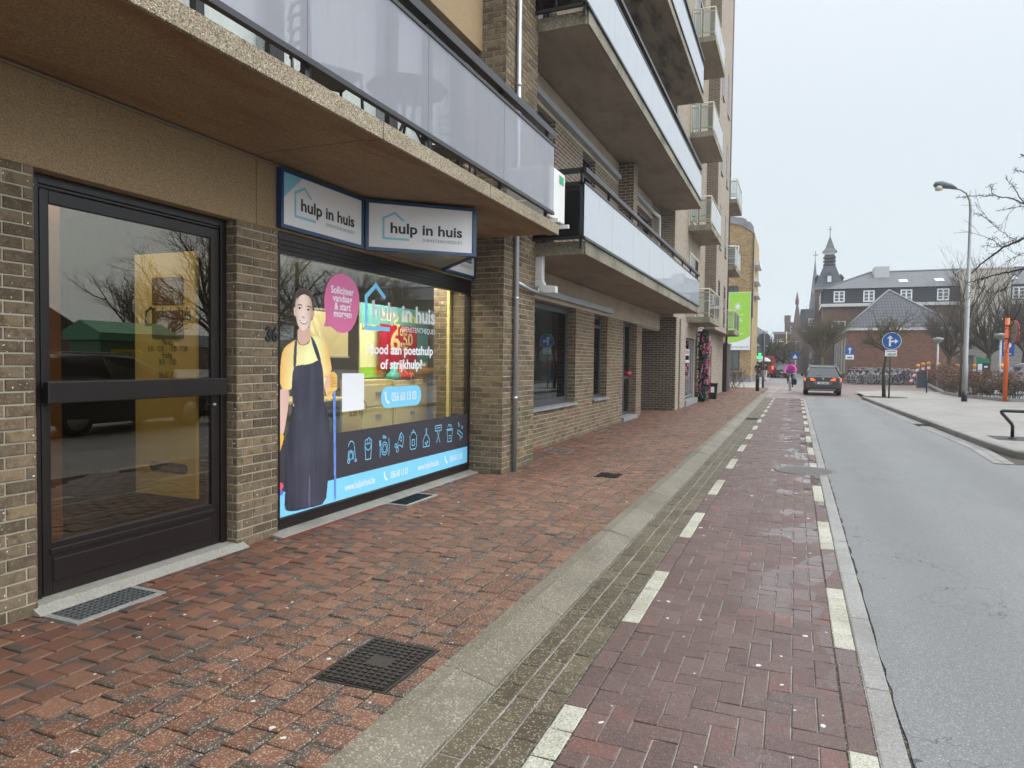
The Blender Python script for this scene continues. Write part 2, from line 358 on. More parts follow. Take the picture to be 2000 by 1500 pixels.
def m_asphalt():
    k = NT('asphalt'); v = k.n('TexVoronoi'); k.put(v.inputs['Vector'], k.pos()); v.inputs['Scale'].default_value = 190
    wn = k.n('TexWhiteNoise'); k.put(wn.inputs['Vector'], v.outputs['Position'])
    c = k.ramp(wn.outputs[0], [(0, (.11, .112, .11)), (.6, (.168, .171, .168)), (.9, (.205, .207, .203)), (1, (.36, .36, .35))])
    c = k.mix(k.math('MULTIPLY', k.step(k.noise(.5, 5, .6), .4, .7), .45), c, (.19, .197, .198))
    tr = k.n('SeparateXYZ'); k.put(tr.inputs[0], k.pos()); tk = k.math('ABSOLUTE', k.math('SUBTRACT', k.math('ABSOLUTE', k.math('SUBTRACT', tr.outputs[0], 1.75)), .75))
    c = k.mix(k.math('MULTIPLY', k.math('SUBTRACT', 1.0, k.step(tk, .1, .45)), .22), c, (.09, .094, .095))
    # hairline cracks
    e = k.n('TexVoronoi', feature='DISTANCE_TO_EDGE'); k.put(e.inputs['Vector'], k.noise(1.2, 4, col=True, vec=k.pos())); e.inputs['Scale'].default_value = 2.2
    cr_ = k.math('MULTIPLY', k.math('LESS_THAN', e.outputs[0], .004), k.step(k.noise(.25, 2), .5, .55))
    c = k.mix(k.math('MULTIPLY', cr_, .8), c, (.03, .03, .03))
    wet = k.step(k.noise(.35, 3, vec=k.vscale(k.pos(), (2.0, .6, 1))), .4, .65)
    ro = k.math('SUBTRACT', .50, k.math('MULTIPLY', wet, .14))
    return k.done(k.pbr(c, ro, k.bump(k.math('ADD', wn.outputs[0], k.noise(200, 2)), .5, .004), spec=.5))
M_ASPH = m_asphalt()
def m_greypave():
    k = NT('grey plaza pavers'); s = k.n('SeparateXYZ'); k.put(s.inputs[0], k.pos()); m, r = bond(k, s.outputs[0], s.outputs[1], .22, .11, .006)
    c = k.ramp(r, [(0, (.24, .225, .205)), (1, (.34, .325, .30))]); c = k.mix(k.math('MULTIPLY', k.step(k.noise(.6, 5), .4, .7), .5), c, (.2, .18, .16))
    c = k.mix(k.math('MULTIPLY', k.math('SUBTRACT', 1.0, m), .7), c, (.07, .06, .055))
    ro = k.math('ADD', .30, k.math('MULTIPLY', k.noise(.8, 4, vec=k.vscale(k.pos(), (.35, 1.2, 1))), .3))
    return k.done(k.pbr(c, ro, k.bump(k.math('ADD', m, k.math('MULTIPLY', k.noise(50, 3), .5)), .35, .004), spec=.5))
M_PLAZA = m_greypave()
def m_redpave():
    k = NT('red junction pavers'); s = k.n('SeparateXYZ'); k.put(s.inputs[0], k.pos()); m, r = bond(k, s.outputs[0], s.outputs[1], .22, .11, .006)
    c = k.ramp(r, [(0, (.13, .09, .082)), (1, (.21, .15, .135))]); c = k.mix(k.math('MULTIPLY', k.noise(.5, 4), .5), c, (.2, .15, .14))
    c = k.mix(k.math('MULTIPLY', k.math('SUBTRACT', 1.0, m), .6), c, (.06, .05, .045))
    return k.done(k.pbr(c, k.math('ADD', .32, k.math('MULTIPLY', k.noise(.8, 4), .25)), k.bump(m, .3, .004), spec=.5))
M_REDP = m_redpave()
M_GROUND = m_speck('distant paving', [(0, (.2, .185, .17)), (1, (.2, .185, .17))], .55, .2)
# one sheet to the horizon
mb = MB(); mb.quad((-600, -300, ZR-.03), (600, -300, ZR-.03), (600, 700, ZR-.03), (-600, 700, ZR-.03)); structure(mb.build('ground', M_GROUND))
# ---- footway: small square pavers in rows along the street, staggered
XK0, XK1 = -1.575, -1.285
skip = [(-2.076, -1.674, 2.594, 3.116), (-4.2, -3.677, 2.577, 3.173), (-4.2, -3.647, 6.057, 6.723), (-2.42, -2.11, 8.68, 9.08), (-3.87, -3.42, 10.8, 11.18), (-3.87, -3.35, 14.26, 14.6)]
mb = MB(); W, L = .155, .150
nrow = int((4.02-1.575)/W)+1
def facade_x(y):
    return -4.02 if y < 8.3 else (-3.56 if y < 9.47 else (-4.02 if y < 20 else (-6.0 if y < 22 else (-3.5 if y < 24.3 else (-3.62 if y < 38.3 else -9)))))
for i in range(46):
    x1 = XK0-.002-i*W; x0 = x1-W+.0065
    y = -4.0+(L/2 if i % 2 else 0)
    far = 46.5
    while y < far:
        ln = L
        y1 = y+ln-.0065; ym = (y+y1)/2; xm = (x0+x1)/2
        ok = x1 > facade_x(ym)-.06 and (i < 17 or ym > 19.5) and (x1 > -3.75 or ym < 38.3 or x1 > -6.8)
        rects = [(x0, x1, y, y1)]
        for (a, b, c, d) in skip:
            nr = []
            for (p, q, r, s) in rects:
                if q <= a or p >= b or s <= c or r >= d: nr.append((p, q, r, s)); continue
                if p < a: nr.append((p, a-.003, r, s))
                if q > b: nr.append((b+.003, q, r, s))
                if r < c: nr.append((max(p, a), min(q, b), r, c-.003))
                if s > d: nr.append((max(p, a), min(q, b), d+.003, s))
            rects = nr
        if ok and not (y > 34 and i > 24):
            for (p, q, r, s) in rects:
                if q-p > .018 and s-r > .018: paver_mb(mb, p, q, r, s, 0.0, j=.003, ch=.007)
        y += ln
o = mb.build('footway', M_SIDE); paver_uv(o, mb); structure(o)
mb = MB(); mb.quad((-9, -6, -.009), (XK0, -6, -.009), (XK0, 46.5, -.009), (-9, 46.5, -.009)); structure(mb.build('footway_bed', M_JOINTD))
# ---- kerb: flat top then sloped face, in 1 m stones
mb = MB(); y = -4.05
while y < 36.5:
    a, b = y+.003, y+1.0-.003; dz = R_.uniform(-.004, .004)
    pr = [(XK0, -.1), (XK0, .002+dz), (XK0+.09, .001+dz), (XK1, ZR+.012), (XK1, -.1)]
    mb.prism([(x, a, z) for x, z in pr], (0, b-a, 0)); y += 1.0
structure(mb.build('kerb', M_KERB, bevel=.004))
# ---- gutter: three rows of olive pavers
mb = MB()
for i in range(3):
    x0 = XK1+.006+i*.1135; y = -4+(.11 if i % 2 else 0)
    while y < 34: paver_mb(mb, x0, x0+.104, y, y+.214, ZR-.002+(.002 if i else 0), drop=.02, ch=.004); y += .22
o = mb.build('gutter', M_GUT); paver_uv(o, mb); structure(o)
# ---- cycle path: border rows with white dashes, herringbone between
CX0, CX1 = -.942, .342
mr, mw = MB(), MB()
for x0, off in ((CX0, 1.85), (CX1-.112, 1.95)):
    y = off-6.6; n = 0
    while y < 34:
        wht = (n % 10) < 5
        paver_mb(mw if wht else mr, x0+.003, x0+.109, y+.004, y+.216, ZR+(.001 if wht else 0), drop=.02, ch=.006); y += .22; n += 1
# herringbone on a 0.11 grid: each cell is given to one paver
g = .11; nx = 10; X0H = CX0+.112; sx_ = (CX1-.112-X0H)/(nx*g)
ny = int(38/g)
for cy in range(ny):
    for cx in range(-1, nx+1):
        kk = (cx-cy) % 4
        if kk == 0: a, b, c, d = cx, cx+2, cy, cy+1          # across
        elif kk == 3: a, b, c, d = cx, cx+1, cy, cy+2        # along (cell above the end of the next one)
        else: continue
        a, b = max(a, 0), min(b, nx)
        if b <= a: continue
        y0 = -4+c*g; y1 = -4+d*g
        if y0 > 33.9: continue
        inr = ((X0H+(a+b)/2*g*sx_-.17)/.43)**2+((((y0+y1)/2)-10.95)/.47)**2 < 1
        if inr: continue
        paver_mb(mr, X0H+a*g*sx_+.0025, X0H+b*g*sx_-.0025, y0+.0025, y1-.0025, ZR, drop=.02, j=.002, ch=.004)
o = mr.build('cycle_path', M_CYC); paver_uv(o, mr); structure(o)
o = mw.build('cycle_path_marking', M_WHITE); paver_uv(o, mw); structure(o)
mb = MB(); mb.quad((XK1-.01, -5, ZR-.0068), (CX1+.01, -5, ZR-.0068), (CX1+.01, 34.2, ZR-.0068), (XK1-.01, 34.2, ZR-.0068)); structure(mb.build('cycle_path_bed', M_JOINTG)); mb = MB()
for a in (CX0, CX1-.112): mb.quad((a-.003, -5, ZR-.0045), (a+.115, -5, ZR-.0045), (a+.115, 34.1, ZR-.0045), (a-.003, 34.1, ZR-.0045))
structure(mb.build('marking_bed', M_JOINTD))
# ---- concrete edge strip, ragged asphalt edge, road
mb = MB(); y = -4.3
while y < 34.5:
    b = y+1.0; mb.box(CX1+.006, .455, y+.004, b-.004, ZR-.1, ZR-.002+R_.uniform(-.002, .002)); y = b
structure(mb.build('edge_strip', M_EDGE, bevel=.006))
mb = MB(); ys = np.arange(-6, 36.01, .12)
RK = [(4.2, -6), (3.3, 13.2), (3.42, 15.5), (3.27, 20.7), (3.09, 26.9), (2.91, 33.8), (2.9, 36.1)]
def rk(y):
    for (xa, ya), (xb, yb) in zip(RK, RK[1:]):
        if ya <= y <= yb: return xa+(xb-xa)*(y-ya)/(yb-ya)
    return RK[-1][0]
vs = []
for y in ys:
    xl = .462+R_.uniform(-.008, .012); xr = rk(y)-.3; vs += [(xl, y, ZR-.004), (xl+.05, y, ZR), ((xl+xr)/2, y, ZR+.012), (xr, y, ZR-.004)]
mb.add(vs, [(i*4+j, i*4+j+1, i*4+5+j, i*4+4+j) for i in range(len(ys)-1) for j in range(3)], smooth=True); structure(mb.build('road', M_ASPH))
mb = MB(); mb.quad((.44, -6, ZR-.012), (6, -6, ZR-.012), (6, 36, ZR-.012), (.44, 36, ZR-.012)); structure(mb.build('road_bed', M_JOINT))
# right gutter, kerb, plaza
mb = MB(); yy = 13.2
while yy < 34:
    b = yy+.5
    for q in (0, .15): mb.add([(rk(yy)-.3+q+.004, yy+.004, ZR+.002), (rk(yy)-.3+q+.146, yy+.004, ZR+.002), (rk(b)-.3+q+.146, b-.004, ZR+.002), (rk(b)-.3+q+.004, b-.004, ZR+.002)], [(0, 1, 2, 3)])
    yy = b
structure(mb.build('road_gutter', M_EDGE))
ZP = .06
mb = MB(); yy = 13.6
def kst(p, q):
    p, q = Vector(p), Vector(q); d = (q-p).normalized(); n = Vector((d.y, -d.x, 0)); e = d*.004
    a, b = p+e, q-e
    mb.prism([a+Vector((0, 0, -.16)), a+Vector((0, 0, ZP-.02)), a+n*.02+Vector((0, 0, ZP)), a+n*.16+Vector((0, 0, ZP)), a+n*.16+Vector((0, 0, -.16))], b-a)
pts = [(x, y) for x, y in RK if y > 13.3]; pts = [(5.6, 13.75), (3.9, 13.85), (3.55, 14.2)]+pts
for (xa, ya), (xb, yb) in zip(pts, pts[1:]):
    n = max(1, round(math.hypot(xb-xa, yb-ya)))
    for i in range(n): kst((xa+(xb-xa)*i/n, ya+(yb-ya)*i/n, 0), (xa+(xb-xa)*(i+1)/n, ya+(yb-ya)*(i+1)/n, 0))
structure(mb.build('road_kerb', M_EDGE))
mb = MB(); inner = [(x+.17, y) for x, y in pts[2:]]
poly = [(5.6, 13.92, ZP-.003), (3.95, 14.0, ZP-.003)]+[(x, y, ZP-.003) for x, y in inner]+[(3.1, 42, ZP-.003), (4.6, 44.5, ZP-.003), (60, 52, ZP-.003), (60, 13.92, ZP-.003)]
mb.add(poly, [tuple(range(len(poly)))]); structure(mb.build('plaza', M_PLAZA))
# parking bay asphalt at the near right
mb = MB(); mb.quad((3.5, -6, ZR-.008), (40, -6, ZR-.008), (40, 13.9, ZR-.008), (3.0, 13.2, ZR-.008)); structure(mb.build('parking_bay', M_ASPH))
# raised junction in red pavers with white blocks, road beyond
mb = MB(); mb.add([(-2.0, 36.05, ZR), (2.95, 36.05, ZR), (3.0, 41.8, ZR), (16, 49, ZR), (22, 75, ZR), (-3.6, 75, ZR), (-3.2, 46.6, ZR)], [tuple(range(7))])
mb.quad((-1.3, 34.0, ZR-.004), (2.75, 34.0, ZR-.004), (2.95, 36.05, ZR), (-1.3, 36.05, ZR)); structure(mb.build('junction', M_REDP))
mb = MB()
for yy in (34.3, 35.6):
    x = -1.3
    while x < 2.8: mb.quad((x, yy, ZR+.004), (x+.28, yy, ZR+.004), (x+.28, yy+.3, ZR+.004), (x, yy+.3, ZR+.004)); x += .62
for yy in (41.2, 42.6, 47, 48.5, 50):
    for x in (-1.6, -.7, .35): mb.quad((x, yy, ZR+.005), (x+.55, yy, ZR+.005), (x+.55, yy+.45, ZR+.005), (x, yy+.45, ZR+.005))
for i in range(16): mb.quad((-1.2+i*.02-.05*(i > 8), 36.4+i*1.3, ZR+.005), (-1.08+i*.02, 36.4+i*1.3, ZR+.005), (-1.08+i*.02, 37.0+i*1.3, ZR+.005), (-1.2+i*.02, 37.0+i*1.3, ZR+.005))
structure(mb.build('junction_marking', M_WHITE))
mb = MB(); mb.add([(-3.2, 60, ZR+.004), (2.2, 60, ZR+.004), (1.0, 300, ZR+.004), (-9, 300, ZR+.004)], [(0, 1, 2, 3)]); structure(mb.build('far_road', M_ASPH))
mb = MB(); mb.quad((-12, 46.5, -.004), (-2.0, 46.5, -.004), (-3.2, 120, -.004), (-14, 120, -.004)); structure(mb.build('far_pavement', M_PLAZA))
# ================================================================== near apartment building
XF = -4.02; XG = -4.05; XE = -2.8; ZS = 3.10
BR = [(0, (.080, .057, .036)), (.25, (.115, .084, .052)), (.5, (.145, .107, .066)), (.75, (.17, .126, .08)), (1, (.20, .142, .08))]
M_BRICK = brick_islands('olive brown brick', BR)
M_BRICKR = brick_islands('mixed brown brick', [(0, (.10, .070, .045)), (.3, (.145, .104, .066)), (.6, (.175, .13, .083)), (.93, (.20, .145, .095)), (.95, (.21, .075, .05)), (1, (.25, .085, .055))], speck=False)
def m_mortar(name, c):
    k = NT(name); n = k.noise(30, 4)
    return k.done(k.pbr(k.mix(k.math('MULTIPLY', k.step(k.noise(1.3, 4), .4, .75), .5), k.mix(n, tuple(x*.75 for x in c), c), tuple(x*.5 for x in c)), .9, k.bump(k.noise(160, 3), .5, .003), spec=.2))
M_MORT = m_mortar('pale mortar', (.42, .37, .28)); M_MORT2 = m_mortar('sand mortar', (.46, .40, .29))
M_BONDUP = bond_wall('upper storey brick', [(0, (.11, .08, .055)), (.5, (.15, .11, .075)), (.92, (.185, .14, .095)), (1, (.24, .08, .05))], (.36, .31, .24))
M_BONDC = bond_wall('pale brown brick', [(0, (.235, .185, .14)), (.5, (.29, .23, .175)), (1, (.345, .28, .215))], (.42, .37, .30))
M_BONDCD = bond_wall('darker return brick', [(0, (.16, .125, .095)), (.5, (.2, .16, .12)), (1, (.245, .195, .15))], (.33, .28, .22))  # darker copy of the pale brown brick for the return face
def m_aggregate(name, base, light, dark, sc, bump, stain=None, stf=.5):
    k = NT(name); v = k.n('TexVoronoi'); k.put(v.inputs['Vector'], k.pos()); v.inputs['Scale'].default_value = sc
    wn = k.n('TexWhiteNoise'); k.put(wn.inputs['Vector'], v.outputs['Position'])
    c = k.ramp(wn.outputs[0], [(0, dark), (.35, base), (.7, base), (1, light)])
    n = k.noise(.9, 6, .65, vec=k.vscale(k.pos(), (1, .7, 1.6))); c = k.mix(k.math('MULTIPLY', k.step(n, .4, .75), .45), c, tuple(x*.45 for x in base))
    if stain: c = k.mix(k.math('MULTIPLY', k.step(k.noise(1.6, 6, .6, vec=k.vscale(k.pos(), (2.2, .6, 1))), .42, .72), stf), c, stain)
    h = k.math('ADD', k.math('MULTIPLY', k.math('SUBTRACT', 1.0, v.outputs['Distance']), 1.0), k.math('MULTIPLY', wn.outputs[0], .6))
    return k.done(k.pbr(c, .75, k.bump(h, bump, .006), spec=.35))
M_AGG = m_aggregate('exposed aggregate band', (.29, .20, .105), (.38, .285, .165), (.16, .11, .058), 230, .45)
M_AGGE = m_aggregate('pebbled slab edge', (.33, .265, .175), (.60, .53, .40), (.08, .06, .04), 135, 1.0)
M_SOFF = m_aggregate('bounce tinted soffit', (.275, .185, .095), (.36, .26, .145), (.17, .10, .05), 140, .35, (.165, .075, .03), .65)  # brown patches put the warm bounce off the brick paving into the colour
M_SOFFB = m_aggregate('plain grey soffit', (.31, .25, .19), (.36, .30, .23), (.25, .20, .15), 200, .2, (.15, .11, .08), .45)
M_SOFFD = m_aggregate('damp soffit', (.25, .20, .155), (.30, .25, .195), (.19, .15, .115), 200, .2, (.035, .03, .026), .9)
M_EDGEB = m_aggregate('mossy slab edge', (.26, .23, .17), (.45, .42, .34), (.09, .08, .05), 90, .8, (.07, .075, .035), .75)
M_BAND = m_aggregate('beige precast band', (.37, .305, .225), (.42, .35, .26), (.31, .25, .18), 220, .2, (.25, .2, .14), .5)
M_BROWNFR = plain('dark bronze frame', (.0135, .0095, .0085), .34, var=.2, spec=.32)
M_BLACK = plain('black metal', (.018, .018, .02), .35, var=.15)
M_ANTH = plain('anthracite frame', (.045, .045, .05), .4, var=.1)
M_SILL = m_speck('concrete sill', [(0, (.27, .26, .23)), (1, (.27, .26, .23))], .6, .25, stain=(.12, .11, .095))
M_BLUESTONE = m_speck('bluestone sill', [(0, (.22, .225, .23)), (1, (.26, .265, .27))], .5, .2, stain=(.12, .12, .12))
M_GL = glass('clear shop glass', (.93, .95, .93), .94, 2.0)
M_GLB = glass('bronze tinted glass', (.80, .70, .45), .88, 2.0)
M_GLD = glass('dark window glass', (.5, .55, .55), .7, 1.7)
M_MILK = glass('milky balcony glass', (.9, .9, .95), .8, 1.6, .04, body=(.70, .70, .75), bodyf=.34)
M_MILKB = glass('white balcony glass', (.9, .92, .95), .8, 1.75, .02, body=(.74, .77, .80), bodyf=.93)
M_DARKGL = glass('black balcony glass', (.10, .10, .11), .6, 1.5)
M_GREYMET = plain('galvanised metal', (.42, .44, .46), .38, metal=.6, var=.15)
M_ALU = plain('grey aluminium cassette', (.36, .38, .40), .4, metal=.3, var=.08)
M_WHITEP = plain('white plastic', (.66, .65, .61), .42, var=.1)
M_CURT = plain('curtain', (.74, .73, .70), .9, var=.08, vs=8)
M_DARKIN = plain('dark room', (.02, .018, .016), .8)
M_ROOM = plain('room wall', (.22, .21, .19), .9)
def boxes(nm, mat, par, *bs, bevel=0.0):
    for b in bs: mb = MB(); mb.box(*b); part(mb, nm, mat, par, bevel=bevel)
bA = empty('apartment_building', (XF, 4, 0), 'brown brick apartment building with aggregate concrete balconies, cleaning shop on its ground floor', 'building')
def bricks(mb, pl, c, a0, a1, z0, z1, sg=1, L=.22, H=.072, J=.011, prot=.007, i0=0, i1=0.001):
    """lay bricks on an upright plane: pl 'x' = faces +x/-x, 'y' = faces -y/+y; mi 0 brick, 1 mortar"""
    def P(a, d, z): return (c+d*sg, a, z) if pl == 'x' else (a, c-d*sg, z)
    r0 = int(math.floor(z0/H)); r = r0
    mb.add([P(a0, -prot, z0), P(a1, -prot, z0), P(a1, -prot, z1), P(a0, -prot, z1)], [(0, 1, 2, 3)], 1)
    while r*H < z1-.002:
        za, zb = max(z0, r*H+J/2), min(z1, (r+1)*H-J/2)
        a = math.floor(a0/L)*L-(L/2 if r % 2 else 0)
        while a < a1:
            p, q = max(a0+i0, a+J/2), min(a1-i1, a+L-J/2); a += L
            if q-p < .02 or zb-za < .012: continue
            d = R_.uniform(-.0018, .0018); t = R_.uniform(-.0012, .0012); e = .0025
            dz = R_.uniform(-.0015, .0015)
            ins = [(p+e, za+e+dz), (q-e, za+e+dz), (q-e, zb-e+dz), (p+e, zb-e+dz)]; ou = [(p, za+dz), (q, za+dz), (q, zb+dz), (p, zb+dz)]
            v = [P(x, d+(t if i in (1, 2) else -t), z) for i, (x, z) in enumerate(ins)]+[P(x, d-.0025, z) for x, z in ou]+[P(x, -prot-.001, z) for x, z in ou]
            f = [(0, 1, 2, 3)]+[(4+i, 4+(i+1) % 4, (i+1) % 4, i) for i in range(4)]+[(8+i, 8+(i+1) % 4, 4+(i+1) % 4, 4+i) for i in range(4)]
            mb.add(v, f, 0)
        r += 1
# --- piers of the shop front
for nm, y0, y1 in (('pier', -3, 2.59), ('pier', 4.12, 4.58)):
    mb = MB(); bricks(mb, 'x', XF, y0, y1, 0, 2.57, i0=.001)
    if y0 > 0: bricks(mb, 'y', 4.12, -4.35, XF, 0, 2.57); bricks(mb, 'y', 4.58, -4.09, XF, 0, 2.57, sg=-1)
    else: bricks(mb, 'y', 2.59, -4.3, XF, 0, 2.57, sg=-1)
    part(mb, nm, [M_BRICK, M_MORT], bA)
# full height party pier
mb = MB(); bricks(mb, 'y', 8.3, -4.6, -3.56, 0, 7.4); bricks(mb, 'x', -3.56, 8.3, 9.47, 0, 7.4, i0=.001); bricks(mb, 'y', 9.47, -4.2, -3.56, 0, 3.3, sg=-1)
part(mb, 'pier', [M_BRICK, M_MORT], bA)
mb = MB(); mb.box(-4.6, -3.57, 8.31, 9.46, 7.4, 14); part(mb, 'pier', M_BONDUP, bA)
# --- concrete lintel band (two lengths) and a rough lintel above the window
mb = MB(); mb.box(-4.4, XF, -3, 4.328, 2.57, ZS); mb.box(-4.4, XF, 4.334, 8.3, 2.57, ZS); part(mb, 'concrete_band', M_AGG, bA, bevel=.006)
# --- balcony slab with drip rim, joints at 4.29 and about 6.2
bal = MB(); segs = [(-3, 4.285), (4.295, 6.17), (6.18, 8.27)]
for a, b in segs:
    bal.box(XE-.03, XE, a, b, ZS-.005, 3.225, 0)
    bal.box(-4.4, XE-.031, a, b, ZS+.012, 3.2, 1)
    bal.box(XE-.15, XE-.032, a, b, ZS, ZS+.0115, 1)
slab = part(bal, 'balcony', [M_AGGE, M_SOFF], bA, bevel=.005)
mb = MB(); mb.tube([(XF+.015, -3, ZS-.004), (XF+.015, 8.3, ZS-.004)], .012, 6); part(mb, 'sealant_joint', plain('sealant', (.16, .12, .08), .7), bA)
# --- balcony railing of the near flat
def railing(par, xg, y0, y1, joints, zb, zt, zr0, zr1, gmat, topmat, posts, both=True):
    """milky panels between rails; handrail above on posts"""
    js = [y0]+joints+[y1]
    for a, b in zip(js, js[1:]):
        mb = MB(); mb.box(xg-.008, xg, a+.004, b-.004, zb+.03, zt-.02); part(mb, 'glass_panel', gmat, par)
    boxes('rail', M_BLACK, par, (xg-.03, xg+.012, y0, y1, zb-.01, zb+.03), (xg-.025, xg+.01, y0, y1, zt-.022, zt+.012), bevel=.003)
    mb = MB(); mb.box(xg-.06, xg+.02, y0, y1, zr0, zr1); part(mb, 'handrail', topmat, par, bevel=.004)
    for y in posts:
        mb = MB(); mb.box(xg-.07, xg-.032, y-.02, y+.02, zb-.14, zr0+.01); part(mb, 'post', M_BLACK, par)
XGL = -2.78
railing(slab, XGL, -3, 8.0, [1.2, 3.42, 4.9, 6.45], 3.30, 4.13, 4.21, 4.29, M_MILK, M_BLACK, [1.2, 3.46, 4.93, 6.47, 7.85])
# --- wall of the flat behind that balcony
boxes('upper_wall', M_BONDUP, bA, (-4.6, XF, -3, 3.0, 3.225, 6.3), (-4.6, XF, 8.05, 8.3, 3.225, 6.3))
mb = MB(); mb.box(-4.6, XF+.12, -3, 8.29, 5.55, 6.3); part(mb, 'concrete_band', M_AGG, bA)
def window(par, y0, y1, z0, z1, x, fr=.07, mull=(), trans=(), fm=None, gm=None, curtain=None, depth=.06, name='window', room=None):
    fm = fm or M_ANTH; gm = gm or M_GLD; mb = MB()
    mb.box(x-depth, x, y0, y0+fr, z0, z1); mb.box(x-depth, x, y1-fr, y1, z0, z1); mb.box(x-depth, x, y0+fr, y1-fr, z0, z0+fr); mb.box(x-depth, x, y0+fr, y1-fr, z1-fr, z1)
    for m in mull: mb.box(x-depth, x+.004, m-fr/2, m+fr/2, z0+fr, z1-fr)
    for t in trans: mb.box(x-depth, x+.002, y0+fr, y1-fr, t-fr/2, t+fr/2)
    f = part(mb, name, fm, par, bevel=.004)
    mb = MB(); mb.box(x-depth*.6, x-depth*.6+.006, y0+fr, y1-fr, z0+fr, z1-fr); part(mb, 'pane', gm, f)
    if curtain:
        a, b, cm = curtain; mb = MB(); n = max(6, int((b-a)/.035)); vs = []
        for i in range(n+1): yy = a+(b-a)*i/n; dx = .012*math.sin(i*1.9)+.008*math.sin(i*.7); vs += [(x-depth-.10+dx, yy, z0+fr), (x-depth-.10+dx, yy, z1-fr)]
        mb.add(vs, [(2*i, 2*i+2, 2*i+3, 2*i+1) for i in range(n)], smooth=True); part(mb, 'curtain', cm, f)
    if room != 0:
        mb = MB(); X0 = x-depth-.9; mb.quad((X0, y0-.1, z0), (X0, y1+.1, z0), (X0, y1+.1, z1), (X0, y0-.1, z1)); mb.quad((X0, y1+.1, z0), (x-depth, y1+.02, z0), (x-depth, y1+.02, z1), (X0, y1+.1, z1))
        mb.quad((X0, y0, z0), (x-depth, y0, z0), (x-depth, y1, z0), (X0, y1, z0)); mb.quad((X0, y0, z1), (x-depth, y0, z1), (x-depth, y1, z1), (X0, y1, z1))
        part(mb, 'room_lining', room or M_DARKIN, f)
    return f
window(bA, 3.0, 4.6, 3.24, 5.55, XF-.03, .08, (3.8,), fm=M_BROWNFR, gm=M_GL, curtain=(3.05, 4.55, M_CURT)); window(bA, 4.6, 6.4, 3.24, 5.55, XF-.03, .09, (), fm=M_BROWNFR, gm=M_GL, curtain=(4.7, 6.3, M_CURT)); window(bA, 6.4, 8.05, 3.24, 5.55, XF-.03, .08, (7.2,), fm=M_BROWNFR, gm=M_GL, curtain=(6.5, 8.0, M_CURT))
# --- entrance door, dark bronze with push bar
XD = -4.12
mb = MB()
mb.box(XD-.06, XD, 2.59, 2.68, .05, 2.569); mb.box(XD-.06, XD, 4.06, 4.118, .05, 2.569); mb.box(XD-.06, XD, 2.68, 4.06, 2.51, 2.569); mb.box(XD-.06, XD-.012, 2.68, 4.06, 2.49, 2.51)
door = part(mb, 'door', M_BROWNFR, bA, bevel=.004)
mb = MB(); a, b = 2.69, 4.05
mb.box(XD-.05, XD-.008, a, a+.055, .055, 2.485); mb.box(XD-.05, XD-.008, b-.075, b, .055, 2.485); mb.box(XD-.05, XD-.008, a+.055, b-.075, 2.405, 2.485); mb.box(XD-.05, XD-.008, a+.055, b-.075, .055, .375)
mb.box(XD-.01, XD+.004, a+.04, b-.06, .30, .335); mb.box(XD-.01, XD, a+.06, b-.09, .13, .27)
leaf = part(mb, 'door_leaf', M_BROWNFR, door, bevel=.005)
mb = MB(); mb.box(XD-.03, XD-.024, a+.055, b-.075, .375, 2.405); part(mb, 'pane', M_GLB, door)
mb = MB(); mb.box(XD+.03, XD+.075, 2.675, 4.05, 1.215, 1.345); mb.box(XD-.01, XD+.03, 2.69, 2.73, 1.25, 1.31); mb.box(XD-.01, XD+.03, 3.99, 4.03, 1.25, 1.31); part(mb, 'push_bar', M_BROWNFR, door, bevel=.006)
mb = MB(); mb.lathe([(.012, 0), (.012, .02)], (XD-.008, 3.99, 1.14), 10, axis='x'); part(mb, 'lock', M_GREYMET, door)
mb = MB(); mb.prism([(XD-.06, 2.56, 0), (XD-.06, 2.56, .052), (-4.03, 2.56, .045), (-3.96, 2.56, .012), (-3.96, 2.56, 0)], (0, 1.63, 0)); part(mb, 'threshold', M_SILL, bA, bevel=.004)
# --- big shop window
mb = MB(); x = XG+.015
mb.box(x-.08, x, 4.58, 4.625, .075, 2.569); mb.box(x-.08, x, 8.262, 8.299, .075, 2.569); mb.box(x-.08, x, 4.625, 8.262, .075, .125); mb.box(x-.08, x-.004, 4.625, 8.262, 2.385, 2.569)
for z in (2.42, 2.46, 2.50): mb.box(x-.004, x+.006, 4.6, 8.28, z, z+.022)
mb.box(x-.06, x-.01, 4.58, 8.299, .03, .074)
sw = part(mb, 'shop_window', M_BROWNFR, bA, bevel=.003)
mb = MB(); mb.box(XG-.008, XG, 4.625, 8.262, .125, 2.385); part(mb, 'pane', M_GL, sw)
mb = MB()
for a, b in ((4.50, 6.5), (6.506, 8.5)): mb.prism([(-4.12, a, -.02), (-4.12, a, .032), (-4.03, a, .028), (-3.905, a, .012), (-3.905, a, -.02)], (0, b-a, 0))
part(mb, 'sill', M_SILL, bA, bevel=.004)
mb = MB(); mb.box(-3.904, -3.885, 4.5, 6.0, -.012, .006); part(mb, 'edging', plain('red edging tile', (.2, .03, .02), .6), bA)
# house number 36 in black metal
mb = MB(); p = sx(512, 668, XF); q = sx(543, 640, XF)
for ch, yy in (('3', 4.425), ('6', 4.50)): text(mb, ch, (XF+.012, yy, 1.645), (0, 1, 0), (0, 0, 1), .16, width=.066, bold=.04)
vv = list(mb.v); ff = list(mb.f); n = len(vv)
mb.add([(x-.011, y, z) for x, y, z in vv], [], 0)
for f in ff:
    pass
nb = part(mb, 'house_number', M_BLACK, bA); nb.modifiers.new('thick', 'SOLIDIFY').thickness = .012
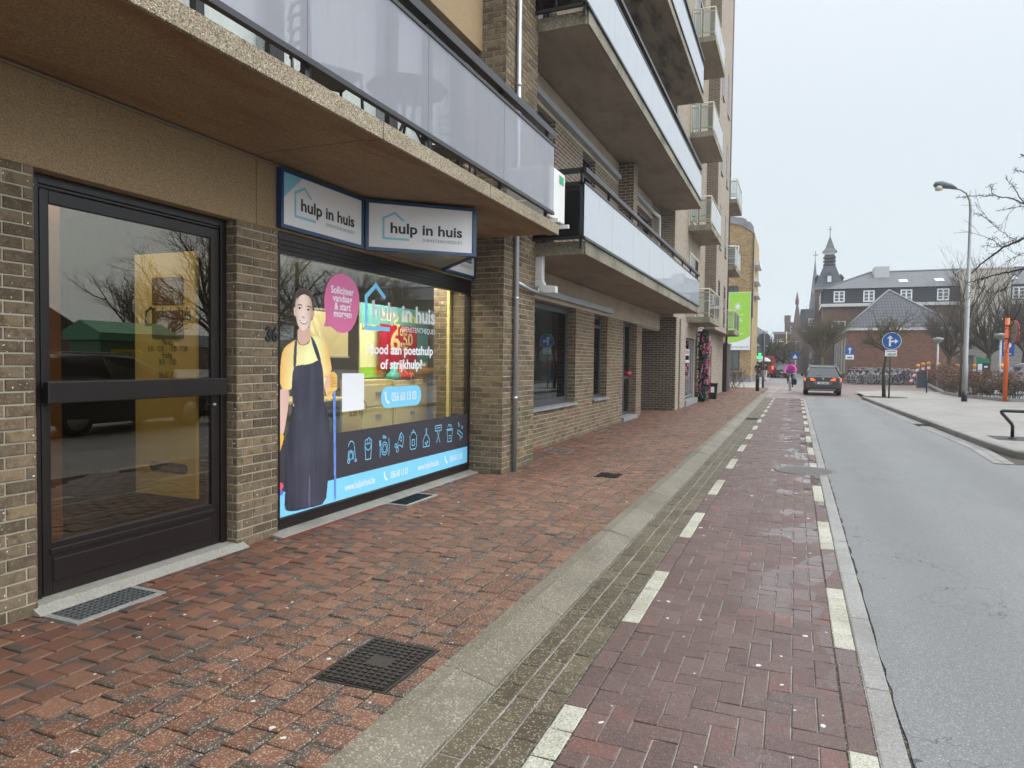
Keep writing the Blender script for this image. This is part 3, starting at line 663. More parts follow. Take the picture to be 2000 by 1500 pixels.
# grey downpipe with branch
mb = MB(); mb.tube([(-3.515, 8.63, 0), (-3.515, 8.63, 7.5)], .033, 10)
for z in (1.0, 2.35, 5.2): mb.lathe([(.04, -.02), (.04, .02)], (-3.515, 8.63, z), 10)
pp = part(mb, 'downpipe', M_GREYMET, bA)
mb = MB(); mb.tube([(-3.5, 8.66, 2.56), (-3.49, 9.0, 2.52), (-3.49, 9.36, 2.50), (-3.49, 9.4, 2.52), (-3.49, 9.42, 2.60)], .026, 8); part(mb, 'pipe_branch', M_GREYMET, pp)
mb = MB(); mb.box(-3.6, -3.46, 9.49, 9.60, 2.70, 3.1); mb.prism([(-3.6, 9.49, 2.70), (-3.46, 9.49, 2.70), (-3.42, 9.49, 2.62), (-3.25, 9.49, 2.60), (-3.25, 9.49, 2.50), (-3.42, 9.49, 2.50), (-3.52, 9.49, 2.54), (-3.6, 9.49, 2.62)], (0, .11, 0)); part(mb, 'duct', M_WHITEP, bA, bevel=.012)
# ================================================================== recessed housing part (same block, storey with long balconies)
mb = MB(); WX = XF
OP = [(9.47, 10.1, 0, 2.55), (10.1, 13.0, 0, .66), (13.0, 14.35, 0, 2.55), (14.35, 15.45, 0, .66), (15.45, 17.05, 0, 2.55), (18.62, 19.3, 0, 2.55)]
for a, b, c, d in OP: bricks(mb, 'x', WX, a, b, c, d, i0=.0)
for y in (13.0, 15.45, 18.62): bricks(mb, 'y', y, -4.3, WX, .66 if y != 18.62 else 0, 2.55)
part(mb, 'wall', [M_BRICKR, M_MORT2], bA)
mb = MB()
for a, b in ((9.48, 11.4), (11.406, 13.3), (13.306, 15.2), (15.206, 17.1), (17.106, 19.0), (19.006, 21.98)): mb.box(-4.4, XF+.004, a, b, 2.55, 3.035)
part(mb, 'concrete_band', M_BAND, bA, bevel=.004)
mb = MB(); mb.box(XF+.004, XF+.10, 9.5, 12.6, 2.62, 2.73); mb.box(XF+.004, XF+.10, 12.606, 15.6, 2.62, 2.73); part(mb, 'awning_cassette', M_ALU, bA, bevel=.01)
window(bA, 10.0, 13.0, .70, 2.55, XF-.16, .12, (10.95,), fm=M_ANTH, gm=M_GLD, curtain=(10.9, 12.5, M_CURT))
window(bA, 14.35, 15.45, .70, 2.55, XF-.16, .07, (), (2.3,), fm=M_ANTH, curtain=(14.45, 15.3, M_CURT))
mb = MB(); mb.box(XF-.16, XF+.055, 9.9, 13.06, .655, .70); part(mb, 'sill', M_BLUESTONE, bA, bevel=.004)
mb = MB(); mb.box(XF-.16, XF+.055, 14.25, 15.5, .655, .70); part(mb, 'sill', M_BLUESTONE, bA, bevel=.004)
dr = window(bA, 17.05, 18.62, .1, 2.55, XF-.18, .09, (17.9,), (1.1,), fm=M_ANTH, name='door')
mb = MB(); mb.box(XF-.3, XF+.06, 17.0, 18.66, 0, .1); part(mb, 'threshold', M_BLUESTONE, bA, bevel=.004)
mb = MB(); mb.box(XF-.2, XF-.10, 18.1, 18.5, 1.18, 1.26); part(mb, 'letter_flap', plain('red flap', (.5, .03, .03), .35), dr, bevel=.01)
# passage beside it: dark recess with its own ceiling and gate
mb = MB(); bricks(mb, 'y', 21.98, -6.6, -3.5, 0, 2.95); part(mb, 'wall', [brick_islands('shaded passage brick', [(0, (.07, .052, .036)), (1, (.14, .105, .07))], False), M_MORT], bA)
mb = MB(); mb.box(-6.6, XF-.02, 19.3, 21.97, 2.5, 2.548); mb.box(-6.6, -6.55, 19.3, 21.97, 0, 2.5); part(mb, 'passage_lining', M_SOFFB, bA)
mb = MB(); mb.box(-5.9, -5.85, 19.4, 21.9, .02, 2.45); part(mb, 'gate', M_BLACK, bA)
mb = MB(); mb.box(-6.5, XF-.01, 19.1, 19.3, 0, 2.5); part(mb, 'wall', M_BONDUP, bA)
# long balconies: storeys at 3.04, 6.26, 9.50 and 12.75
PY = [10.86, 12.42, 13.95, 15.5, 17.05, 18.58, 20.1]
for n, (z, sm) in enumerate(((3.035, M_SOFFB), (6.26, M_SOFFB), (9.50, M_SOFFD), (12.75, M_SOFFB))):
    mb = MB()
    for a, b in ((9.47, 13.2), (13.206, 17.4), (17.406, 21.95)):
        mb.box(-4.6, XE-.031, a, b, z+.012, z+.18, 1); mb.box(XE-.03, XE, a, b, z, z+.19, 0); mb.box(XE-.14, XE-.032, a, b, z, z+.0115, 1)
    mb.box(-3.9, XE-.031, 9.45, 9.4695, z, z+.19, 0)
    sb = part(mb, 'balcony', [M_EDGEB, sm], bA, bevel=.005)
    railing(sb, XGL, 9.32, 21.65, PY, z+.20, z+.98, z+1.12, z+1.19, M_MILKB, M_BLACK, [9.34]+[p-.03 for p in PY]+[21.6])
    mb = MB(); mb.box(-3.95, XGL-.03, 9.34, 9.348, z+.24, z+.95); part(mb, 'glass_panel', M_DARKGL, sb)
    boxes('rail', M_BLACK, sb, (-3.95, XGL-.03, 9.32, 9.37, z+.95, z+1.0), (-3.95, XGL-.03, 9.32, 9.37, z+.2, z+.24), (-3.95, XGL-.03, 9.32, 9.37, z+1.12, z+1.19))
    # wall of that storey
    z0 = z+.19; z1 = z+3.22
    boxes('upper_wall', M_BONDUP, bA, (-4.7, XF, 9.47, 9.75, z0, z1-.52), (-4.7, XF, 11.6, 13.3, z0, z1-.52), (-4.7, XF, 14.2, 16.3, z0, z1-.52), (-4.7, XF, 13.3, 14.2, z0, z0+.75), (-4.7, XF, 20.4, 21.95, z0, z1-.005)); boxes('pier', M_BONDUP, bA, (-4.7, -3.66, 16.3, 16.75, z0, z1-.005))
    mb = MB(); mb.box(-4.7, XF+.004, 9.48, 13.2, z1-.52, z1-.006); mb.box(-4.7, XF+.004, 13.206, 16.29, z1-.52, z1-.006); mb.box(-4.7, XF+.004, 16.76, 20.39, z1-.52, z1-.006); part(mb, 'concrete_band', M_BAND, bA, bevel=.004)
    boxes('awning_cassette', M_ALU, bA, (XF+.004, XF+.11, 9.6, 16.1, z1-.44, z1-.33), (XF+.004, XF+.11, 17.0, 20.2, z1-.40, z1-.30), bevel=.01)
    window(bA, 9.75, 11.6, z0, z1-.52, XF-.1, .09, (), fm=M_BLACK, curtain=(9.9, 11.2, M_CURT)); window(bA, 13.3, 14.2, z0+.75, z1-.52, XF-.1, .07, (), (z1-.9,), fm=M_ANTH)
    window(bA, 16.75, 20.4, z0, z1-.52, XF-.1, .09, (18.0, 19.2), fm=M_ANTH, curtain=(16.9, 18.4, M_CURT))
mb = MB(); mb.tube([(-3.95, 20.2, 5.9), (-3.9, 20.9, 5.9), (-3.9, 20.95, 5.8), (-3.9, 20.95, 4.3)], .05, 8); part(mb, 'downpipe', M_WHITEP, bA)
# roof block so the sky does not show through
boxes('core_wall', M_BONDUP, bA, (-14, -4.71, -3, 21.9, 3.3, 15.8), (-4.60, -4.41, -3, 8.29, 6.31, 15.8))
mb = MB(); bricks_dummy = None
mb.box(-4.6, XF, -3, 2.58, 6.31, 15.8); part(mb, 'upper_wall', M_BONDUP, bA)
# ground-floor shell behind the shop front
mb = MB(); mb.box(-9, -8.9, -3, 9.9, 0, 3.05); mb.box(-8.9, -4.42, -3, -2.9, 0, 3.05); mb.box(-8.9, -4.61, 9.86, 9.93, 0, 3.05); part(mb, 'shop_wall', M_ROOM, bA)
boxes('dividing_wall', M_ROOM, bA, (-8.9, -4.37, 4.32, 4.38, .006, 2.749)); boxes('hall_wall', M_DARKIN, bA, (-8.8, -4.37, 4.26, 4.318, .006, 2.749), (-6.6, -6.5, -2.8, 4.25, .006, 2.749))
mb = MB(); mb.box(-8.9, -4.62, -2.9, 9.85, 2.75, 2.82); mb.box(-4.619, -4.42, -2.9, 8.29, 2.75, 2.82); part(mb, 'shop_ceiling', plain('ceiling tiles', (.62, .6, .56), .9), bA)
mb = MB(); mb.box(-8.9, -4.62, -2.9, 9.85, -.04, .005); mb.box(-4.619, -4.19, -2.9, 8.29, -.04, .005); part(mb, 'shop_floor', plain('dark floor tiles', (.06, .05, .045), .35), bA)
# ================================================================== signs, stickers and the shop inside
def c3(x, y): return 520+x/4.688, 480+y/4.688
def c4(x, y): return 520+x/4.545, 720+y/4.545
def flat(name, col, rough=.5): return plain(name, col, rough, var=.04)
M_BLUEFR = plain('navy sign frame', (.008, .045, .115), .35, var=.15); M_SIGNW = flat('white sign sheet', (.66, .65, .64), .4); M_LOGO = flat('pale blue print', (.20, .46, .56)); M_INK = flat('black print', (.012, .012, .016)); M_INKG = flat('grey print', (.10, .10, .11)); M_CYAN = flat('sky blue print', (.20, .57, .82)); M_NAVYP = flat('charcoal print', (.034, .032, .042)); M_WHP = flat('white print', (.78, .80, .82)); M_PINK = flat('pink print', (.66, .15, .32)); M_PALE = flat('pale lettering', (.60, .64, .66))
def stroke(mb, pts, w, o, ux, uz, mi=0, close=False):
    """flat line of even width through 2-d points, mitred"""
    o, ux, uz = Vector(o), Vector(ux), Vector(uz); P = [Vector(p) for p in pts]; n = len(P); L, Rr = [], []
    for i in range(n):
        a = P[i-1] if (i > 0 or close) else None; b = P[(i+1) % n] if (i < n-1 or close) else None
        d1 = (P[i]-a).normalized() if a is not None else None; d2 = (b-P[i]).normalized() if b is not None else None
        if d1 is None: d1 = d2
        if d2 is None: d2 = d1
        t = (d1+d2); t = t.normalized() if t.length > 1e-6 else d1; nn = Vector((-t.y, t.x)); k = 1/max(.35, nn.dot(Vector((-d1.y, d1.x))))
        L.append(P[i]+nn*w/2*k); Rr.append(P[i]-nn*w/2*k)
    v = [o+ux*p.x+uz*p.y for p in L]+[o+ux*p.x+uz*p.y for p in Rr]
    m = n if close else n-1
    mb.add(v, [(i, (i+1) % n, n+(i+1) % n, n+i) for i in range(m)], mi)
def disc(mb, c, r, o, ux, uz, mi=0, n=24, sy_=1.0):
    o, ux, uz = Vector(o), Vector(ux), Vector(uz)
    mb.add([o+ux*(c[0]+r*math.cos(2*math.pi*i/n))+uz*(c[1]+r*sy_*math.sin(2*math.pi*i/n)) for i in range(n)], [tuple(range(n))], mi)
def circ(c, r, a0=0, a1=360, n=18, sy_=1.0): return [(c[0]+r*math.cos(math.radians(a0+(a1-a0)*i/n)), c[1]+sy_*r*math.sin(math.radians(a0+(a1-a0)*i/n))) for i in range(n+1)]
def sign_panel(par, A, B, z0, z1, corner=False, inset=.032):
    """one lettered face of the sign from plan point A to B; normal to the street side"""
    A, B = Vector((*A, 0)), Vector((*B, 0)); L = (B-A).length; ux = (B-A).normalized(); nr = Vector((ux.y, -ux.x, 0)); H = z1-z0
    mb = MB(); o = A+Vector((0, 0, z0))
    for a, b, c, d in ((0, L, 0, inset), (0, L, H-inset, H), (0, inset, inset, H-inset), (L-inset, L, inset, H-inset)):
        mb.prism([o+ux*a+Vector((0, 0, c)), o+ux*b+Vector((0, 0, c)), o+ux*b+Vector((0, 0, d)), o+ux*a+Vector((0, 0, d))], -nr*.05)
    p = part(mb, 'frame', M_BLUEFR, par)
    mb = MB(); q = o-nr*.01; mb.quad(q+ux*inset+Vector((0, 0, inset)), q+ux*(L-inset)+Vector((0, 0, inset)), q+ux*(L-inset)+Vector((0, 0, H-inset)), q+ux*inset+Vector((0, 0, H-inset))); f = part(mb, 'face', M_SIGNW, par)
    e = o-nr*.008; uz = Vector((0, 0, 1)); mb = MB()
    X = lambda x: x*L
    Z = lambda t: H*(1-t)
    stroke(mb, [(X(.335), Z(.375)), (X(.255), Z(.225)), (X(.155), Z(.345)), (X(.155), Z(.745)), (X(.385), Z(.745))], .021, e, ux, uz)
    if corner: mb.add([e+ux*inset+uz*(H-inset), e+ux*X(.235)+uz*(H-inset), e+ux*inset+uz*Z(.50)], [(0, 1, 2)], 0)
    part(mb, 'house_outline', M_LOGO, par)
    mb = MB(); text(mb, 'hulp in huis', e+ux*X(.212)+uz*Z(.625), ux, uz, H*.29, width=X(.655), bold=.028, space=1.0); part(mb, 'lettering', M_INK, par)
    mb = MB(); text(mb, 'DIENSTENCHEQUES', e+ux*X(.505)+uz*Z(.765), ux, uz, H*.088, width=X(.36), space=1.25); part(mb, 'small_lettering', M_INKG, par)
sg = empty('shop_sign', (-3.98, 5.7, 2.6), 'white folded cleaning-shop sign in navy frame with black hulp in huis lettering under the balcony', 'sign')
zb, zt = 2.588, 3.085
sign_panel(sg, (-3.965, 4.555), (-3.965, 5.735), zb, zt, True); sign_panel(sg, (-3.965, 5.76), (-3.12, 6.52), zb, zt); sign_panel(sg, (-3.12, 6.535), (-3.965, 7.42), zb, zt); sign_panel(sg, (-3.965, 7.44), (-3.965, 8.29), zb, zt)
mb = MB(); mb.prism([(-3.97, 5.78, zb+.012), (-3.14, 6.52, zb+.012), (-3.97, 7.40, zb+.012)], (0, 0, .01)); part(mb, 'underside', flat('grey sign underside', (.30, .32, .31), .15), sg)
mb = MB(); mb.box(-4.018, -3.985, 4.56, 8.29, zb+.02, zt-.01); part(mb, 'backing', M_BLUEFR, sg)
# ---- window stickers (all lie on the outside of the pane)
XS = XG+.0015
uY, uZ = Vector((0, 1, 0)), Vector((0, 0, 1))
def W3(x, y, dx=0): p = sx(*c3(x, y), XS+dx); return (p[1], p[2])
def W4(x, y, dx=0): p = sx(*c4(x, y), XS+dx); return (p[1], p[2])
def flatpoly(mb, pts, dx=0, mi=0): mb.add([(XS+dx, y, z) for y, z in pts], [tuple(range(len(pts)))[::-1]], mi)
def line_text(mb, txt, a, b, h, dx=.001, **kw): text(mb, txt, (XS+dx, a[0], a[1]), uY, uZ, h, width=b[0]-a[0], **kw)
ban = empty('window_banner', (XS, 6.4, .13), 'charcoal and sky blue strip with cleaning icons along the bottom of the shop window', 'sticker')
mb = MB(); flatpoly(mb, [(4.627, .352), (8.258, .352), (8.258, .79), (4.627, .79)]); part(mb, 'upper_strip', M_NAVYP, ban)
mb = MB(); flatpoly(mb, [(4.627, .135), (8.258, .135), (8.258, .35), (4.627, .35)]); part(mb, 'lower_strip', M_CYAN, ban)
for a, b, t in (((697, 1060), (965, 1000), 'www.hulpinhuis.be'), ((1105, 950), (1255, 915), '056 60 13 03'), ((1345, 885), (1530, 840), 'www.hulpinhuis.be'), ((1630, 810), (1740, 785), '056 60 13 03')):
    p, q = W4(*a), W4(*b); mb = MB(); line_text(mb, t, (p[0], .208), (q[0], .208), .105, bold=.012)
    if t[0] == '0': y = p[0]-.10; stroke(mb, [(y-.03, .30), (y-.02, .25), (y+.0, .215), (y+.035, .205)], .022, (XS+.001, 0, 0), uY, uZ)
    part(mb, 'lettering', M_WHP, ban)
ICON = [
 [circ((.5, .35), .17), circ((.30, .12), .10), circ((.55, .75), .28, 170, 20), [(.83, .8), (.95, .12)], [(.85, .12), (1.05, .12), (1.05, .05), (.85, .05)], [(.25, .2), (.27, .55), (.5, .6), (.75, .5), (.75, .2), (.25, .15)]],
 [[(.15, .75), (.25, 0), (.75, 0), (.85, .75), (.15, .75)], circ((.3, .85), .12), circ((.55, .9), .14), circ((.75, .84), .1), circ((.5, .75), .3, 200, 350)],
 [circ((.5, .4), .33), circ((.5, .4), .2), [(.02, .85), (.02, 0)], [(-.05, .85), (-.05, .6), (.09, .6), (.09, .85)], [(.95, .9), (1.03, .5), (.97, 0)], circ((.4, 1.0), .07), circ((.6, .95), .05)],
 [[(.1, .25), (.7, 1), (1, .7), (.85, .2), (.5, .35), (.1, .25)], circ((.65, .65), .12), circ((.25, .12), .12), circ((.05, .35), .1), [(.3, .5), (.6, .95)]],
 [[(.1, .7), (.1, .15), (.2, 0), (.8, 0), (.9, .15), (.9, .7), (.1, .7)], [(0, .7), (1, .7)], [(.15, .7), (.3, .9), (.7, .9), (.85, .7)], circ((.5, .97), .06), [(.35, .2), (.35, .5), (.65, .5), (.65, .2), (.35, .2)]],
 [[(.08, 0), (.08, .35), (.3, .62), (.5, .68), (.7, .62), (.92, .35), (.92, 0), (.08, 0)], [(.45, .68), (.45, 1), (.55, 1), (.55, .68)], circ((.4, .2), .05), circ((.65, .25), .05), circ((.55, .12), .04)],
 [[(.05, 1), (.95, 1), (.95, .7), (.05, .7), (.05, 1)], [(.3, .7), (.75, 0)], [(.7, .7), (.25, 0)], [(.15, .86), (.85, .86)]],
 [[(.1, .68), (.2, 0), (.8, 0), (.9, .68), (.1, .68)], [(0, .75), (1, .75)], circ((.4, .85), .18, 0, 180), circ((.68, .85), .14, 0, 180), [(.35, .2), (.65, .2)], [(.33, .35), (.67, .35)]],
 [[(.1, .6), (.85, .3), (.8, .05), (.05, .4), (.1, .6)], [(.45, .25), (.5, -.1)], circ((.3, .85), .06), circ((.8, .7), .08), circ((.2, 1.0), .04)]]
for (cx, cy), ic in zip(((750, 755), (905, 722), (1050, 700), (1183, 660), (1305, 640), (1420, 620), (1527, 588), (1628, 580), (1722, 560)), ICON):
    p = W4(cx, cy); mb = MB(); s = .185
    for ln in ic: stroke(mb, [(p[0]+(a-.5)*s*.95, p[1]+(b-.45)*s*1.15) for a, b in ln], .0085, (XS+.001, 0, 0), uY, uZ)
    part(mb, 'icon', M_CYAN, ban)
# speech bubble
pts = [(690, 252), (760, 285), (815, 350), (848, 440), (852, 530), (840, 620), (812, 710), (775, 770), (715, 805), (650, 790), (605, 750), (580, 738), (525, 737), (540, 690), (545, 640), (532, 570), (530, 480), (545, 390), (580, 310), (630, 265)]
bb = empty('speech_bubble_sticker', (XS, *W3(700, 530)), 'pink speech bubble sticker with white Solliciteer vandaag text on the shop window', 'sticker')
mb = MB(); flatpoly(mb, [W3(*p) for p in pts], .002); part(mb, 'bubble', M_PINK, bb)
mb = MB()
for t, a, b, h in (('Solliciteer', (590, 432), (797, 455), .098), ('vandaag', (608, 505), (785, 527), .098), ('& start', (622, 582), (770, 597), .098), ('morgen', (615, 645), (777, 665), .098)):
    p, q = W3(*a), W3(*b); line_text(mb, t, (p[0], (p[1]+q[1])/2), (q[0], 0), h, .003, bold=.018)
part(mb, 'lettering', M_WHP, bb)
# logo sticker
lo = empty('logo_sticker', (XS, *W3(1200, 600)), 'blue house outline with pale hulp in huis lettering stuck on the shop window', 'sticker')
mb = MB(); stroke(mb, [W3(*p) for p in ((1088, 480), (1005, 362), (915, 465), (915, 750), (1130, 765))], .045, (XS+.001, 0, 0), uY, uZ); part(mb, 'house_outline', M_CYAN, lo)
mb = MB(); p, q = W3(965, 655), W3(1542, 720); line_text(mb, 'hulp in huis', (p[0], (p[1]+q[1])/2), q, .25, bold=.03); part(mb, 'lettering', M_PALE, lo)
mb = MB(); p, q = W3(1240, 785), W3(1542, 815); line_text(mb, 'DIENSTENCHEQUES', (p[0], (p[1]+q[1])/2), q, .085); part(mb, 'small_lettering', M_PALE, lo)
qs = tag(MB().add([], []).build('question_lettering', M_WHP), None) if False else None
mb = MB()
for t, a, b in (('Nood aan poetshulp', (920, 985), (1522, 1003)), ('of strijkhulp?', (1045, 1122), (1425, 1128))):
    p, q = W3(*a), W3(*b); line_text(mb, t, (p[0], (p[1]+q[1])/2), q, .145, bold=.025)
tag(mb.build('question_lettering', M_WHP), 'white Nood aan poetshulp of strijkhulp lettering on the shop window', 'lettering')
# phone sticker
ph = empty('phone_sticker', (XS, *W3(1230, 1380)), 'sky blue rounded sticker with white phone number 056 60 13 03 on the shop window', 'sticker')
a, b = W3(1062, 1385), W3(1408, 1372); zc = (a[1]+b[1])/2; r = .115; y0, y1 = a[0], b[0]
mb = MB(); mb.add([(XS+.001, y, z) for y, z in circ((y1-r*.8, zc), r, -90, 90)+circ((y0+r*.8, zc), r, 90, 270)], [tuple(range(38))]); part(mb, 'pill', M_CYAN, ph)
mb = MB(); p = W3(1145, 1400); q = W3(1372, 1385); line_text(mb, '056 60 13 03', (p[0], zc-.045), q, .135, .003, bold=.015); y = W3(1113, 0)[0]; stroke(mb, [(y-.035, zc+.065), (y-.028, zc+.0), (y, zc-.045), (y+.045, zc-.06)], .028, (XS+.003, 0, 0), uY, uZ); part(mb, 'lettering', M_WHP, ph)
# white card (left plain) and handwriting
mb = MB(); flatpoly(mb, [W4(672, 385), W4(672, 42), W4(868, 40), W4(868, 362)][::-1], .001); tag(mb.build('code_card', flat('white card', (.74, .75, .76))), 'blank white card stuck on the window beside the apron woman', 'card')
mb = MB(); p, q = W4(735, 438), W4(862, 412); line_text(mb, 'scan mij', (p[0], q[1]), q, .10, shear=.3); stroke(mb, [W4(*t) for t in ((860, 285), (885, 310), (893, 345), (880, 388))], .008, (XS+.001, 0, 0), uY, uZ); tag(mb.build('scan_lettering', M_INK), 'black handwritten scan mij note under the white card on the window', 'lettering')
# ---- printed woman: a colour print, one small cell per dot
def print_woman():
    y0, y1, z0, z1, st = 4.63, 5.42, .135, 2.12, .0048
    ys = np.arange(y0, y1, st); zs = np.arange(z0, z1, st); Yg, Zg = np.meshgrid(ys+st/2, zs+st/2)
    colr = np.zeros(Yg.shape+(3,)); mask = np.zeros(Yg.shape, bool); rng = np.random.default_rng(3)
    def sm(n, m=0):
        a = rng.random((m or n*3, n)); yy = np.linspace(0, a.shape[0]-1.001, Yg.shape[0]); xx = np.linspace(0, a.shape[1]-1.001, Yg.shape[1]); i = yy.astype(int)[:, None]; j = xx.astype(int)[None]; fy = (yy % 1)[:, None]; fx = (xx % 1)[None]; fy = fy*fy*(3-2*fy); fx = fx*fx*(3-2*fx)
        return a[i, j]*(1-fy)*(1-fx)+a[i+1, j]*fy*(1-fx)+a[i, j+1]*(1-fy)*fx+a[i+1, j+1]*fy*fx
    def inside(P):
        r = np.zeros(Yg.shape, bool); n = len(P)
        for i in range(n):
            (xa, ya), (xb, yb) = P[i], P[(i+1) % n]
            c = (ya > Zg) != (yb > Zg)
            with np.errstate(divide='ignore', invalid='ignore'): t = Yg < (xb-xa)*(Zg-ya)/(yb-ya)+xa
            r ^= c & t
        return r
    def smooth(P, k=2):
        for _ in range(k):
            Q = []
            for i in range(len(P)):
                a, b = P[i], P[(i+1) % len(P)]; Q += [(a[0]*.75+b[0]*.25, a[1]*.75+b[1]*.25), (a[0]*.25+b[0]*.75, a[1]*.25+b[1]*.75)]
            P = Q
        return P
    def fill(P, c, f=W3, k=2):
        m = inside(smooth([f(*p) for p in P], k)); cc = np.broadcast_to(np.asarray(c, float), colr.shape) if not callable(c) else c()
        colr[m] = cc[m]; mask[m] = True; return m
    L = lambda h: np.array(hexl(h)); mixc = lambda f, a, b: a+(b-a)*f[..., None]
    n1, n2, n3 = sm(4), sm(9), sm(20); xs_ = np.repeat((np.arange(Yg.shape[1])/Yg.shape[1])[None], Yg.shape[0], 0)
    skin = lambda d=0.0: mixc(np.clip(n2*.5+d, 0, 1), L('#ecc9b8'), L('#c99a86'))
    # bucket at the foot
    fill([(105, 1250), (165, 1105), (168, 1250), (150, 1300), (118, 1310)], L('#7cc4ea'), W4, 0); fill([(105, 1075), (150, 1070), (150, 1120), (110, 1130)], L('#5a68c0'), W4); fill([(105, 1015), (135, 1008), (155, 1035), (140, 1075), (105, 1075)], L('#e0506a'), W4)
    # arms
    fill([(118, 175), (205, 175), (196, 330), (168, 500), (152, 585), (108, 585), (112, 420), (116, 260)], lambda: mixc(np.clip((xs_-.02)*5, 0, 1), L('#dcb5a6'), L('#c8a39c')), W4)
    fill([(106, 572), (155, 576), (152, 640), (118, 745), (106, 740)], L('#e2b050'), W4)
    fill([(520, 1190), (600, 1150), (604, 1200), (575, 1300), (562, 1410), (530, 1310)], lambda: skin(.2))
    fold_t = sm(7, 14)
    # tee: pale lemon in the middle, orange at folds
    tee = lambda: mixc(np.clip(fold_t*.55-.12, 0, 1), L('#f3f2b0'), L('#dfae5c'))
    fill([(285, 850), (200, 900), (150, 950), (128, 1080), (120, 1310), (225, 1330), (240, 1250), (238, 1400), (245, 1490), (535, 1490), (525, 1215), (605, 1160), (580, 1010), (555, 905), (525, 858), (450, 830), (405, 828), (395, 890), (345, 915), (292, 900)], tee, W3, 1)
    def edge(m, c, amt):
        for j in range(m.shape[0]):
            i = np.nonzero(m[j])[0]
            if len(i) > 4: t = np.abs((i-i[0])/(i[-1]-i[0])*2-1)**2.2*amt; colr[j, i] += (np.asarray(c)-colr[j, i])*t[:, None]
    edge(inside([W3(*p) for p in ((285, 850), (200, 900), (150, 950), (128, 1080), (120, 1310), (225, 1330), (240, 1490), (535, 1490), (525, 1215), (605, 1160), (580, 1010), (555, 905), (525, 858), (405, 828), (345, 915))]), L('#e8a040'), .75)
    # neck, head
    fill([(283, 740), (402, 740), (405, 860), (345, 915), (285, 885)], lambda: mixc(np.clip(n1*.6+.25, 0, 1), L('#ecc7b6'), L('#d2a592')), W3, 1)
    fill([(250, 600), (254, 480), (275, 410), (320, 372), (350, 368), (390, 390), (422, 450), (438, 540), (436, 640), (415, 700), (280, 700)], lambda: mixc(n3, L('#3a2a26'), L('#5d4740')))
    fill([(254, 560), (248, 590), (256, 640), (268, 650), (268, 560)], skin()); fill([(424, 590), (440, 600), (436, 655), (420, 675), (416, 600)], skin(.2))
    fc = lambda: mixc(np.clip(n2*.18+np.abs((Yg-W3(330, 0)[0])/.09)**2*.30, 0, 1), L('#f6dccb'), L('#cf9f89'))
    fill([(262, 600), (266, 500), (292, 450), (340, 425), (390, 450), (418, 520), (424, 610), (412, 690), (385, 755), (345, 785), (312, 770), (282, 715)], fc)
    fill([(272, 510), (290, 440), (345, 405), (400, 440), (420, 520), (400, 470), (345, 440), (295, 465)], lambda: mixc(n3, L('#352622'), L('#564038')))
    for P in ([(274, 552), (300, 530), (330, 543), (330, 553), (302, 543)], [(360, 558), (388, 546), (416, 564), (416, 572), (388, 559)]): fill(P, L('#33221d'), W3, 1)
    for x, y in ((303, 574), (383, 590)):
        fill([(x-22, y), (x-8, y-11), (x+10, y-10), (x+22, y+2), (x+6, y+9), (x-10, y+8)], L('#efe6e2'), W3, 1); fill([(x-10, y-10), (x+9, y-10), (x+11, y+6), (x-9, y+7)], L('#2a1c18'), W3, 2); fill([(x-24, y-1), (x-8, y-14), (x+12, y-13), (x+25, y), (x+10, y-8), (x-8, y-9)], L('#2b1b16'), W3, 1)
    fill([(330, 640), (340, 655), (356, 652), (350, 662), (336, 663), (328, 655)], L('#a9705d'), W3, 1)
    fill([(300, 676), (330, 690), (362, 694), (380, 688), (366, 715), (338, 724), (312, 706)], L('#b5554f'), W3, 1); fill([(306, 682), (332, 692), (374, 692), (360, 707), (336, 710), (316, 698)], L('#fbf6f2'), W3, 1)
    # apron
    fold = sm(16, 5)*.6+sm(34, 9)*.4
    def round_(m, amt):   # printed body turns darker towards its outline
        for j in range(m.shape[0]):
            i = np.nonzero(m[j])[0]
            if len(i) > 4: t = (i-i[0])/(i[-1]-i[0])*2-1; colr[j, i] *= (1-amt*np.abs(t)**3)[:, None]
    dk = lambda: mixc(np.clip(fold*.6+n1*.35, 0, 1), L('#282936'), L('#50505f'))
    fill([(285, 830), (280, 900), (272, 1120), (243, 1120), (254, 900), (276, 840)], dk, W3, 1); fill([(402, 826), (424, 834), (472, 940), (506, 1070), (478, 1070), (428, 930)], dk, W3, 1)
    fill([(243, 1112), (300, 1092), (400, 1085), (482, 1042), (502, 1062), (522, 1160), (530, 1500), (246, 1500), (232, 1300)], dk, W3, 1)
    fill([(226, 100), (509, 100), (508, 290), (532, 340), (556, 450), (570, 600), (556, 800), (545, 1010), (526, 1195), (400, 1232), (225, 1270), (158, 1252), (170, 1050), (170, 850), (186, 650), (216, 480), (252, 330), (236, 200)], dk, W4, 1)
    fill([(215, 465), (320, 458), (330, 700), (320, 770), (200, 765)], lambda: dk()*.88, W4, 0); fill([(378, 900), (392, 990), (390, 1230), (370, 1230)], L('#5a5a72'), W4, 1)
    round_(inside([W4(*p) for p in ((226, 100), (509, 100), (508, 290), (556, 450), (570, 600), (545, 1010), (526, 1195), (225, 1270), (158, 1252), (170, 850), (216, 480), (252, 330))]), .45); round_(inside([W3(*p) for p in ((262, 600), (266, 500), (292, 450), (340, 425), (390, 450), (418, 520), (424, 610), (412, 690), (385, 755), (345, 785), (312, 770), (282, 715))]), .22)
    # stick and glove
    fill([(590, 160), (613, 160), (620, 1150), (602, 1165)], lambda: mixc(n3, L('#5a7cc0'), L('#6f93d6')), W4, 0)
